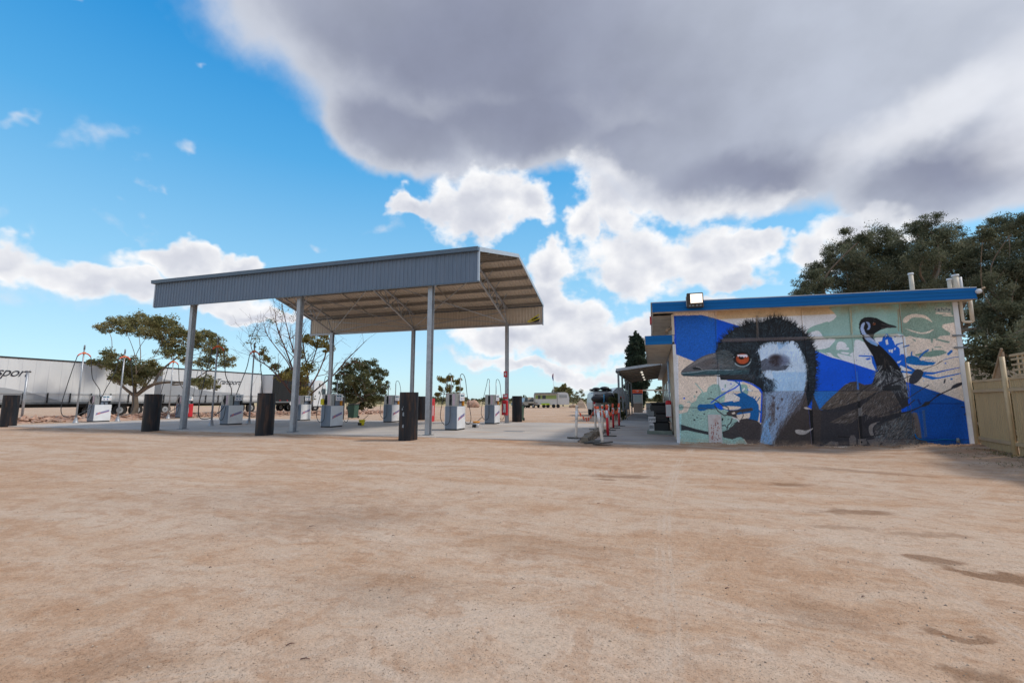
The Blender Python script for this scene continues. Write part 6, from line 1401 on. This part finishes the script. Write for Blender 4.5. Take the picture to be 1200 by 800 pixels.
# flag on its pole
p = at_dist(649.0, 470, 92)
t = thing('flagpole', 'thin white pole with a limp red and blue flag behind the caravan', 'flagpole', (p.x, p.y, 0))
MB().cyl(0, 0, 0, 6.8, .05, .035, 8).obj('pole', M['white'], t)
b = MB(); b.prism([(0, 6.6), (-.26, 6.4), (-.30, 5.9), (-.12, 5.2), (0, 5.3)], -.05, .05, 'y'); b.obj('flag', M['flagblue'], t); b = MB(); b.prism([(-.02, 6.72), (-.16, 6.6), (-.17, 5.9), (-.02, 6.1)], -.08, -.052, 'y'); b.obj('flag_field', M['flagred'], t)

# ------------------------------------------------------------------ rocks
def rock(c, r, seed, name, label, m):
    rr = np.random.default_rng(seed); b = MB(); n, mm = 14, 9; b.ell((0, 0, 0), (1, 1, 1), n, mm)
    V = []
    k = rr.normal(size=(6, 3)); ph = rr.random(6)*6
    for v in b.v:
        v = np.array(v); d = 1+.12*sum(math.sin(2.2*float(k[i]@v)+ph[i]) for i in range(6))/1.5; q = v*d
        V.append((c[0]+q[0]*r[0], c[1]+q[1]*r[1], c[2]+q[2]*r[2]))
    b.v = V; b.sm = [False]*len(b.sm); return b.obj(name, m, label=label, cat='rock')
p = at_dist(681, 477.8, 78)
b = MB(); vs = [(-1.0, -.8, -.1), (1.0, -.9, -.1), (1.1, .9, -.1), (-1.1, .8, -.1), (-.55, -.4, .9), (.6, -.45, .85), (.5, .5, .9), (-.5, .4, .8), (0.0, 0, 1.5)]
b.add([(p.x+x, p.y+y, z) for x, y, z in vs], [(3, 2, 1, 0), (0, 1, 5, 4), (1, 2, 6, 5), (2, 3, 7, 6), (3, 0, 4, 7), (4, 5, 8), (5, 6, 8), (6, 7, 8), (7, 4, 8)]); b.obj('boulder', M['rockm'], label='pointed pale boulder standing right of the caravan', cat='rock')
p = at_dist(553.5, 474, 85); rock((p.x, p.y, .45), (1.1, .8, .85), 3, 'boulder', 'rounded reddish boulder on the far edge of the yard between two pumps', M['rubble'])
for i, (u, v, D, s, lab) in enumerate([(692, 477, 80, .8, 'low sandy rock right of the pointed boulder'), (697, 476, 84, .7, 'farthest small sandy rock left of the four wheel drive'), (671, 477.5, 84, .55, 'small rock between the caravan and the pointed boulder')]):
    p = at_dist(u, v, D); rock((p.x, p.y, s*.4), (s*1.2, s, s*.8), 10+i, 'rock', lab, M['rockm'])

def scatter_rocks(pts, name, m, smin, smax, seed, label, cat='rocks', spread=.5, zf=.3):
    """many angular stones as one stuff mesh"""
    rr = np.random.default_rng(seed); n = len(pts); base = np.array([(1, 0, 0), (-1, 0, 0), (0, 1, 0), (0, -1, 0), (0, 0, 1), (0, 0, -1)], float)
    F0 = np.array([(0, 2, 4), (2, 1, 4), (1, 3, 4), (3, 0, 4), (2, 0, 5), (1, 2, 5), (3, 1, 5), (0, 3, 5)])
    s = np.exp(rr.uniform(math.log(smin), math.log(smax), n)); V = np.empty((n, 6, 3))
    for i in range(n):
        a = rr.random()*6.28; R_ = np.array([[math.cos(a), -math.sin(a), 0], [math.sin(a), math.cos(a), 0], [0, 0, 1]]); V[i] = ((base+rr.normal(0, .28, (6, 3)))*s[i]*np.array([1, .85, .62]))@R_.T+np.array(pts[i])+[0, 0, s[i]*zf]
    F = (F0[None]+np.arange(n)[:, None, None]*6).reshape(-1, 3); return np_mesh(name, V.reshape(-1, 3), F, m, label=label, cat=cat, kind='stuff')
line_ = [(-36.5, 12.0), (-35.2, 16.5), (-34.8, 20.0), (-35.0, 26.0), (-33.8, 30.0), (-30.5, 33.5), (-27.8, 35.5), (-25.9, 38.3), (-24.0, 43)]
pts = []; ms = []
for i in range(len(line_)-1):
    a, c_ = np.array(line_[i]), np.array(line_[i+1]); L = np.linalg.norm(c_-a); d_ = (c_-a)/L; nrm = np.array([-d_[1], d_[0]])
    for k in range(int(L*34)):
        o_ = RNG.normal(0, .48); q = a+d_*RNG.random()*L+nrm*o_; pts.append((q[0], q[1], max(0, .26*math.exp(-o_*o_/.35)+RNG.normal(0, .03))))
scatter_rocks(pts, 'rock_berm', M['rubble'], .06, .20, 5, 'long low ridge of reddish broken rock behind the concrete apron')
b = MB(); vs = []; fs = []
for i, (x, y) in enumerate(line_): vs += [(x-.9, y-.2, -.05), (x, y, .26), (x+.9, y+.2, -.05)]
for i in range(len(line_)-1): fs += [(3*i, 3*i+1, 3*i+4, 3*i+3), (3*i+1, 3*i+2, 3*i+5, 3*i+4)]
b.add(vs, fs, True); b.obj('earth_bank', M['rubble'], kind='structure')
# grit and pebbles on the yard
pts = []
for k in range(6500):
    r = 1.4+16*RNG.random()**1.6; a = R(17)+RNG.uniform(-.98, .98); x, y = -r*math.sin(a), r*math.cos(a)
    if y < 14.2: pts.append((x, y, float(hfun(np.array(x), np.array(y)))))
scatter_rocks(pts, 'gravel', mat('yard pebbles', (.36, .27, .20), .9, 0, .5, 3, stain=(.52, .44, .37), samt=.8, sscale=6), .002, .009, 8, 'small pebbles scattered over the dirt yard')
pts = [(RNG.uniform(.9, 8.2), 14.72-abs(RNG.normal(0, .22)), 0) for k in range(650)]; pts = [(x, y, float(hfun(np.array(x), np.array(y)))) for x, y, z in pts]
scatter_rocks(pts, 'loose_rubble', M['ground'], .008, .03, 9, 'loose red brown rubble along the foot of the painted wall')
pts = [(-1.95+RNG.normal(0, .12), RNG.uniform(14.3, 20), .02) for k in range(300)]; scatter_rocks(pts, 'kerb_rubble', M['sleeper'], .015, .05, 19, 'crumbs of broken concrete along the kerb')
# twigs and dead leaves
b = MB()
for (u, v, L, a) in [(205, 567, .16, .2), (127, 573, .08, 1.2), (362, 617, .10, .5), (335, 757, .06, .9), (352, 773, .07, .3), (459, 628, .05, .2), (735, 525, .10, .4), (905, 560, .1, .1), (1095, 570, .12, .2), (90, 715, .03, 0), (600, 690, .04, .8), (850, 690, .05, .6), (980, 555, .12, .1), (290, 590, .05, .4), (700, 590, .05, .4), (560, 577, .06, 1.0), (1010, 700, .04, .7), (245, 665, .03, .3)]:
    x, y = ground_at(u, v); L *= .7; b.tube([(x, y, .006), (x+L*.5*math.cos(a), y+L*.5*math.sin(a)+L*.06, .010), (x+L*math.cos(a), y+L*math.sin(a), .006)], [.003, .003, .0015], 5)
b.obj('twigs', M['barkred'], label='small dark twigs and bark scraps lying on the dirt', cat='twigs', kind='stuff')
# grass by the fence
n = 3200; cx = 7.65-abs(RNG.normal(0, .55, n)); cy = 14.0-(RNG.random(n)**.8)*3.6; keep = (np.sin(cx*7)+np.sin(cy*5)+RNG.normal(0, .8, n)) > .3
cx, cy = cx[keep], cy[keep]; n = len(cx); a = RNG.random(n)*6.28; h = RNG.uniform(.012, .04, n); w = .006
z = hfun(cx, cy); V = np.stack([np.stack([cx-w*np.cos(a), cy-w*np.sin(a), z], 1), np.stack([cx+w*np.cos(a), cy+w*np.sin(a), z], 1), np.stack([cx+RNG.normal(0, .03, n), cy+RNG.normal(0, .03, n), z+h], 1)], 1).reshape(-1, 3)
np_mesh('grass', V, np.arange(3*n).reshape(-1, 3), M['grass'], label='thin patchy green grass at the foot of the tan fence', cat='grass', kind='stuff')

# ------------------------------------------------------------------ trees
def leaves(clumps, per, size, sub=9, subr=.33, flat=.85, droop=0.0, rng=None, aspect=2.2, shell=.55):
    """clumps: (x,y,z,r). Two-level cloud of small folded leaf blades"""
    rng = rng or RNG; out_ = []
    for (x, y, z, r) in clumps:
        ns = max(4, int(sub*1.5*max(.7, r))); d = rng.normal(size=(ns, 3)); d /= np.linalg.norm(d, axis=1)[:, None]
        rad = r*((shell+(1-shell)*rng.random(ns))*np.where(rng.random(ns) < .28, 1.32, 1.0))[:, None]; ctr = d*rad*np.array([1, 1, flat])+[x, y, z]
        n = int(per*1.9*r*r); k = rng.integers(0, ns, n); q = rng.normal(size=(n, 3)); q /= np.linalg.norm(q, axis=1)[:, None]; q *= (rng.random(n)**.5)[:, None]*subr*1.35*r*rng.uniform(.4, 1.55, ns)[k][:, None]
        out_.append(ctr[k]+q*np.array([1.1, 1.1, .75]))
    P = np.concatenate(out_); n = len(P)
    d1 = rng.normal(size=(n, 3)); d1[:, 2] -= droop; d1 /= np.linalg.norm(d1, axis=1)[:, None]
    nr = rng.normal(size=(n, 3))+[0, 0, .7]; d2 = np.cross(d1, nr); d2 /= np.linalg.norm(d2, axis=1)[:, None]+1e-9
    s = size*1.15*rng.uniform(.55, 1.3, n)[:, None]; w = s/aspect
    V = np.stack([P-d1*s*.5, P+d2*w*.5, P+d1*s*.5, P-d2*w*.5], 1).reshape(-1, 3)
    return V, np.arange(4*n).reshape(-1, 4)
def skeleton(base, fork, clumps, r0, rng, bend=.18, rmin=.018, trunk_pts=None):
    """trunk to the fork, then every clump joined to the nearest limb already grown"""
    b = MB(); base = Vector(base); fork = Vector(fork)
    tp = trunk_pts or [base, base.lerp(fork, .5)+Vector((rng.normal(0, .08), rng.normal(0, .08), 0)), fork]
    sp = smooth(tp, 4); n = len(sp); rads = [r0*(1.35-.35*min(1, 4*i/n)-.30*i/n) for i in range(n)]
    b.tube(sp, rads, 10)
    nodes = [(Vector(sp[-1]), rads[-1]), (Vector(sp[-3]), rads[-3])]
    for (x, y, z, r) in sorted(clumps, key=lambda c: (Vector(c[:3])-fork).length):
        T = Vector((x, y, z)); best = min(nodes, key=lambda nd: (nd[0]-T).length+.8*(nd[0]-fork).length)
        a, ra = best; L = (T-a).length
        if L < .05: continue
        perp = Vector((rng.normal(), rng.normal(), rng.normal()*.5+.5))*bend*L*.5
        P = smooth([a, a.lerp(T, .35)+perp*.9, a.lerp(T, .7)+perp*.6, T], 3); m = len(P); r1 = max(rmin, ra*.85*min(1, .55+.12*L))
        R_ = [r1*(1-.72*i/(m-1))+rmin*.4 for i in range(m)]; b.tube(P, R_, 6, False)
        for i in range(2, m): nodes.append((Vector(P[i]), R_[i]))
        for k in range(4):   # twigs into the clump
            e = T+Vector((rng.normal(), rng.normal(), rng.normal()*.8))*r*.6; b.tube([P[-2], P[-1].lerp(e, .5)+Vector((0, 0, .05)), e], [R_[-1]*.8, R_[-1]*.5, R_[-1]*.25], 4, False)
    return b
def px_clumps(lst, D, rng, depth=1.0):
    """clumps given by bearing and size, spread in depth about distance D"""
    o = []
    for (u, v, rp, *dz) in lst:
        d = D+(dz[0] if dz else rng.normal(0, depth)); p = at_dist(u, v, d); o.append((p.x, p.y, p.z, rp*1.12*d/FPX))
    return o
def tree(name, label, cat, base, fork, clumps, r0, leafm, barkm, per, size, rng, group=None, bend=.18, **kw):
    t = thing(name, label, cat, base, 0, group); B = Vector(base)
    c2 = [(x-B.x, y-B.y, z-B.z, r) for x, y, z, r in clumps]; skeleton((0, 0, -.1), Vector(fork)-B, c2, r0, rng, bend).obj('trunk', barkm, t)
    V, F = leaves(c2, per, size, rng=rng, **kw); np_mesh('crown', V, F, leafm, parent=t); return t
rg = np.random.default_rng(42)
# umbrella tree in front of the trailers
D = 34.5; bp_ = at_dist(156, 489, D); fk = at_dist(158, 464, D)
cl = px_clumps([(125, 384, 8), (138, 379, 9), (152, 378, 9), (166, 376, 10), (180, 376, 10), (193, 380, 10), (205, 387, 10), (178, 388, 10), (192, 396, 9), (147, 387, 7), (162, 388, 7), (216, 393, 10),
                (228, 394, 9), (242, 394, 9), (252, 401, 8), (256, 412, 9), (265, 424, 8), (240, 424, 9), (228, 404, 8), (202, 402, 8), (196, 412, 8), (212, 411, 7), (120, 424, 8), (131, 415, 8), (112, 425, 6), (137, 429, 9), (150, 430, 11), (162, 436, 11),
                (145, 443, 9), (172, 440, 9), (182, 432, 8), (157, 447, 8), (136, 441, 7), (240, 447, 9), (228, 449, 6), (250, 452, 6), (246, 409, 8), (219, 422, 6), (175, 424, 7)], D, rg, 1.5)
tree('umbrella_tree', 'flat-topped olive tree with a pale trunk in front of the white trailers', 'tree', (bp_.x, bp_.y, 0), fk, cl, .24, M['leaf_acacia'], M['bark'], 1900, .13, rg, bend=.25, sub=16, subr=.36, flat=.72, shell=.4)
# second umbrella tree trunk to its right carries the outer crown
# bare gum behind the middle post
D = 43; bp_ = at_dist(352, 487, D); fk = at_dist(350, 470, D)
cl = px_clumps([(352, 412, 6), (362, 396, 7), (370, 403, 7), (378, 392, 6), (386, 408, 6), (358, 430, 8), (346, 440, 9), (352, 452, 8), (338, 436, 6), (330, 441, 6), (322, 431, 5), (313, 420, 5), (308, 412, 4), (356, 462, 7), (380, 402, 5)], D, rg, 1.2)
t = tree('gum_tree', 'sparse gum tree with bare dark branches behind the middle canopy post', 'tree', (bp_.x, bp_.y, 0), fk, cl, .20, M['leaf_gum'], M['barkred'], 700, .20, rg, bend=.15, sub=10, subr=.5, flat=.9, shell=.2, droop=.8)
b = MB(); B = Vector((bp_.x, bp_.y, 0)); rb = random.Random(3); F0 = at_dist(350, 470, D)
def limb(path, r0_, nn=10):
    P = [at_dist(u, v, D+dz)-B for u, v, dz in path]; P = smooth(P, 4); m = len(P); b.tube(P, [r0_*(1-.8*i/m) for i in range(m)], 6, False)
    for k in range(nn):
        i = rb.randrange(m//3, m); a = P[i]; d_ = (P[min(i+1, m-1)]-P[i-1]).normalized()
        q = a+(d_+Vector((rb.gauss(0, .6), rb.gauss(0, .6), rb.gauss(.2, .5)))).normalized()*rb.uniform(.8, 2.4); mid = a.lerp(q, .5)+Vector((rb.gauss(0, .12), rb.gauss(0, .12), rb.gauss(0, .1)))
        rr_ = r0_*(1-.8*i/m)*.6; b.tube([a, mid, q], [rr_, rr_*.7, .010], 5, False)
        for _ in range(3):
            e = mid.lerp(q, rb.random())+Vector((rb.gauss(0, .5), rb.gauss(0, .5), rb.gauss(.3, .5))); b.tube([mid.lerp(q, rb.random()), e], [rr_*.4, .007], 4, False)
for path, r_ in (([(350, 472, 0), (345, 440, 0), (335, 410, .5), (325, 385, .5), (322, 362, 1)], .10), ([(350, 472, 0), (352, 440, -.5), (345, 415, -1), (338, 390, -1), (330, 356, -1)], .10), ([(350, 470, 0), (360, 440, .5), (356, 410, .5), (352, 385, .8), (345, 362, 1)], .09),
                 ([(352, 470, 0), (368, 446, 0), (378, 425, 1), (386, 400, 1), (388, 378, 1)], .09), ([(353, 472, 0), (372, 455, -1), (390, 440, -1), (405, 423, -1.5), (420, 408, -2), (430, 398, -2)], .08), ([(349, 470, 0), (330, 446, -1), (315, 430, -1), (300, 420, -1), (293, 412, -1)], .08),
                 ([(350, 468, 0), (340, 430, 1), (322, 405, 1.5), (312, 390, 2), (308, 372, 2)], .07), ([(352, 466, 0), (366, 425, 0), (372, 400, 0), (368, 372, 0)], .07), ([(300, 420, -1), (294, 405, -1), (296, 392, -1), (300, 384, -1)], .04)): limb(path, r_, 12)
b.obj('bare_branches', M['barkred'], t)
V, F = leaves([tuple(at_dist(u, v, D-1)-B)+(r*D/FPX,) for u, v, r in ((296, 392, 6), (302, 400, 7), (290, 402, 5), (318, 378, 6), (330, 366, 6), (345, 372, 6), (316, 420, 7), (326, 400, 6), (388, 385, 6))], 130, .16, rng=rg, sub=8, subr=.6, shell=.1)
np_mesh('thin_foliage', V, F, M['leaf_gum'], parent=t)
# dense round tree
D = 52; bp_ = at_dist(426, 481, D); fk = at_dist(426, 470, D)
cl = px_clumps([(405, 436, 9), (415, 430, 9), (426, 428, 9), (436, 432, 9), (446, 440, 8), (398, 446, 8), (409, 446, 10), (422, 444, 12), (436, 447, 10), (448, 452, 7), (400, 457, 7), (412, 458, 10), (426, 459, 11), (440, 461, 9), (403, 466, 6), (418, 469, 8), (432, 470, 8), (445, 463, 6), (412, 476, 5), (424, 476, 5)], D, rg, 1.6)
tree('round_tree', 'dense dark green bushy tree beside the wheelie bin left of centre', 'tree', (bp_.x, bp_.y, 0), fk, cl, .18, M['leaf_dark'], M['bark'], 800, .19, rg, sub=14, subr=.30, shell=.55)
# small far tree between the pumps
D = 95; bp_ = at_dist(526, 475, D); fk = at_dist(526, 462, D)
cl = px_clumps([(519, 446, 4.5), (526, 443, 4), (534, 448, 4.5), (515, 455, 4), (524, 455, 4.5), (537, 457, 4), (513, 462, 3.5), (530, 462, 3), (540, 462, 3)], D, rg, 1.0)
tree('small_gum_tree', 'small rounded gum tree far behind the pump with two hose arches', 'tree', (bp_.x, bp_.y, 0), fk, cl, .14, M['leaf_gum'], M['bark'], 520, .32, rg, sub=8, subr=.4, shell=.3)
# bushy tree behind the caravan and pale shrubs right of it
D = 100; bp_ = at_dist(660, 476, D); fk = at_dist(660, 466, D)
cl = px_clumps([(652, 458, 4), (658, 455, 4.5), (664, 456, 4), (656, 461, 5), (666, 461, 4)], D, rg, 1.0)
tree('brown_tree', 'brownish bushy tree rising behind the caravan', 'tree', (bp_.x, bp_.y, 0), fk, cl, .16, M['leaf_acacia'], M['bark'], 700, .35, rg, shell=.3)
for i, (u, v0_, lst, lab) in enumerate([(671, 476, [(668, 467, 3), (671, 462, 2.5), (674, 468, 3)], 'pale open shrub right beside the caravan'), (679, 476, [(677, 465, 2.5), (680, 459, 2.5), (683, 463, 2.5), (676, 461, 2), (681, 468, 3)], 'tall pale sapling behind the pointed boulder'),
                                        (692, 476, [(690, 470, 3), (694, 468, 3), (697, 471, 3)], 'low sage bush left of the four wheel drive'), (720, 475, [(716, 463, 4), (722, 460, 4), (727, 464, 4), (724, 470, 4)], 'yellow green tree behind the camper and first veranda post')]):
    D = 88+i*2; bp_ = at_dist(u, v0_, D); fk = at_dist(u, v0_-5, D); cl = px_clumps(lst, D, rg, .6)
    tree('shrub', lab, 'shrub', (bp_.x, bp_.y, 0), fk, cl, .07, M['leaf_sage'] if i < 3 else M['leaf_gum'], M['bark'], 260 if i < 2 else 600, .30, rg, 'pale shrubs beyond the yard', sub=8, subr=.5, shell=.2)
# plants along the veranda's outer side
for i, (x, y, h, lab) in enumerate([(-2.35, 31.5, .75, 'dark leafy plant between the first two veranda posts'), (-2.6, 36.0, 1.6, 'dark bush between the second and third veranda posts'), (-2.7, 41.0, 2.0, 'taller dark bush near the far veranda posts')]):
    cl = [(x+rg.normal(0, .25), y+rg.normal(0, .5), h*q, .45) for q in (.35, .5, .7, .85)]
    tree('garden_bush', lab, 'bush', (x, y, 0), (x, y, h*.4), cl, .05, M['leaf_dark'], M['bark'], 1500, .12, rg, 'bushes beside the veranda', shell=.2)
# cypress behind the veranda
cyx, cyy = at_dist(748, 480, 52).to_tuple()[:2]; t = thing('cypress_tree', 'tall narrow dark cypress behind the veranda roof', 'tree', (cyx, cyy, 0))
H_ = at_dist(748, 387.5, 52).z; cl = []
for k in range(130):
    f = k/129; zz = .8+f*(H_-1.0); w_ = 1.15*(1-f**7)*(.55+.45*min(1, f*4)); a = rg.random()*6.28; cl.append((w_*.62*math.cos(a), w_*.62*math.sin(a), zz, max(.16, w_*.52)))
MB().tube([(0, 0, -.1), (0, 0, H_*.5), (0, 0, H_-.4)], [.16, .1, .03], 8).obj('trunk', M['bark'], t)
V, F = leaves(cl, 3300, .13, rng=rg, sub=7, subr=.42, flat=1.9, shell=.5, droop=-1.2); np_mesh('crown', V, F, M['leaf_cyp'], parent=t)
_g = at_dist(772, 477, 58); t = tree('garden_tree', 'round green tree seen through the far end of the veranda', 'tree', (_g.x, _g.y, 0), (_g.x, _g.y, .8), px_clumps([(771, 458, 4), (775, 462, 5), (770, 466, 4), (776, 455, 4), (774, 470, 4)], 58, rg, .5), .08, M['leaf_dark'], M['bark'], 500, .25, rg)
# great feathery trees behind the roadhouse
def big_tree(label, base, lst, D, depth=2.0, fkv=None):
    cl = px_clumps(lst, D, rg, depth); B = at_dist(base[0], base[1], D)
    return tree('tamarisk_tree', label, 'tree', (B.x, B.y, 0), (B.x, B.y, 3.4), cl, .42, M['leaf_tam'], M['bark'], 2900, .125, rg, 'tall feathery trees behind the roadhouse', bend=.2, sub=18, subr=.36, flat=.8, shell=.35, droop=.4, aspect=4.0)
big_tree('leftmost spreading feathery tree rising behind the blue roof edge', (1035, 500), [
    (948, 326, 11), (958, 318, 12), (944, 340, 11), (962, 336, 15), (978, 322, 16), (990, 306, 16), (986, 288, 13), (1003, 285, 14), (1010, 300, 17), (1024, 280, 15), (1034, 296, 18), (1000, 322, 18), (1018, 318, 20), (980, 342, 15), (1005, 342, 18),
    (1040, 318, 20), (1052, 292, 16), (1062, 310, 20), (1030, 342, 20), (1058, 336, 20), (1014, 276, 9), (1044, 276, 10), (993, 272, 7), (970, 300, 8), (935, 342, 8)], 27)
big_tree('middle tallest feathery tree above the roof\'s vent pipes', (1095, 500), [
    (1072, 266, 11), (1086, 262, 12), (1078, 280, 15), (1096, 276, 15), (1112, 272, 11), (1104, 290, 17), (1084, 300, 18), (1070, 322, 18), (1096, 316, 20), (1120, 300, 18), (1130, 286, 14), (1140, 304, 18), (1120, 326, 20), (1090, 340, 20), (1144, 330, 20), (1150, 356, 20), (1160, 384, 18), (1142, 372, 16), (1158, 408, 14)], 28)
big_tree('rightmost dark feathery tree behind the fence and lattice', (1185, 500), [
    (1152, 276, 13), (1166, 264, 12), (1180, 268, 14), (1196, 262, 13), (1210, 268, 16), (1160, 292, 18), (1182, 290, 19), (1206, 292, 20), (1230, 290, 24), (1170, 316, 20), (1194, 318, 22), (1222, 320, 24), (1160, 340, 20), (1184, 346, 22), (1210, 350, 24), (1172, 370, 20), (1198, 376, 22), (1225, 380, 24), (1182, 400, 18), (1206, 404, 20), (1168, 432, 14, 3), (1190, 430, 16, 3), (1212, 436, 18, 2), (1150, 425, 12, 3), (1250, 350, 26), (1245, 420, 24)], 24)
# undergrowth behind the fence
for i, (x, y, lab) in enumerate([(9.6, 17.5, 'dark shrub in the gap beside the wall\'s right corner'), (11.5, 15.0, 'dark shrub behind the first fence panel'), (12.5, 12.5, 'dark shrub behind the lattice screen')]):
    cl = [(x+rg.normal(0, .8), y+rg.normal(0, .8), rg.uniform(.6, 3.2), .8) for _ in range(9)]
    tree('fence_shrub', lab, 'shrub', (x, y, 0), (x, y, .8), cl, .07, M['leaf_tam'], M['bark'], 900, .12, rg, 'dark shrubs behind the tan fence', shell=.3)

# far tree line on the horizon: individuals too many and small to tell apart
pts = []
for k in range(900):
    a = R(17)+rg.uniform(-1.1, 1.1); r = rg.uniform(330, 900); x, y = -r*math.sin(a), r*math.cos(a); h = rg.uniform(1.5, 4.2)*(r/500)**.5
    for _ in range(3): pts.append((x+rg.normal(0, 3), y+rg.normal(0, 3), h*.5, h*.62))
V, F = leaves(pts, 9, 1.6, rng=rg, sub=4, subr=.7, shell=.2, aspect=1.4, flat=.8); np_mesh('scrub', V, F, M['leaf_far'], label='low dark scrub line along the whole horizon', cat='scrub', kind='stuff')
pts = []
for k in range(240):
    u = rg.uniform(395, 700); D = rg.uniform(125, 240); p = at_dist(u, 470, D); pts.append((p.x, p.y, .35, rg.uniform(.4, .9)))
V, F = leaves(pts, 60, .35, rng=rg, sub=5, subr=.6, shell=.2); np_mesh('saltbush', V, F, M['leaf_sage'], label='scattered grey saltbush on the straw paddock', cat='scrub', kind='stuff')
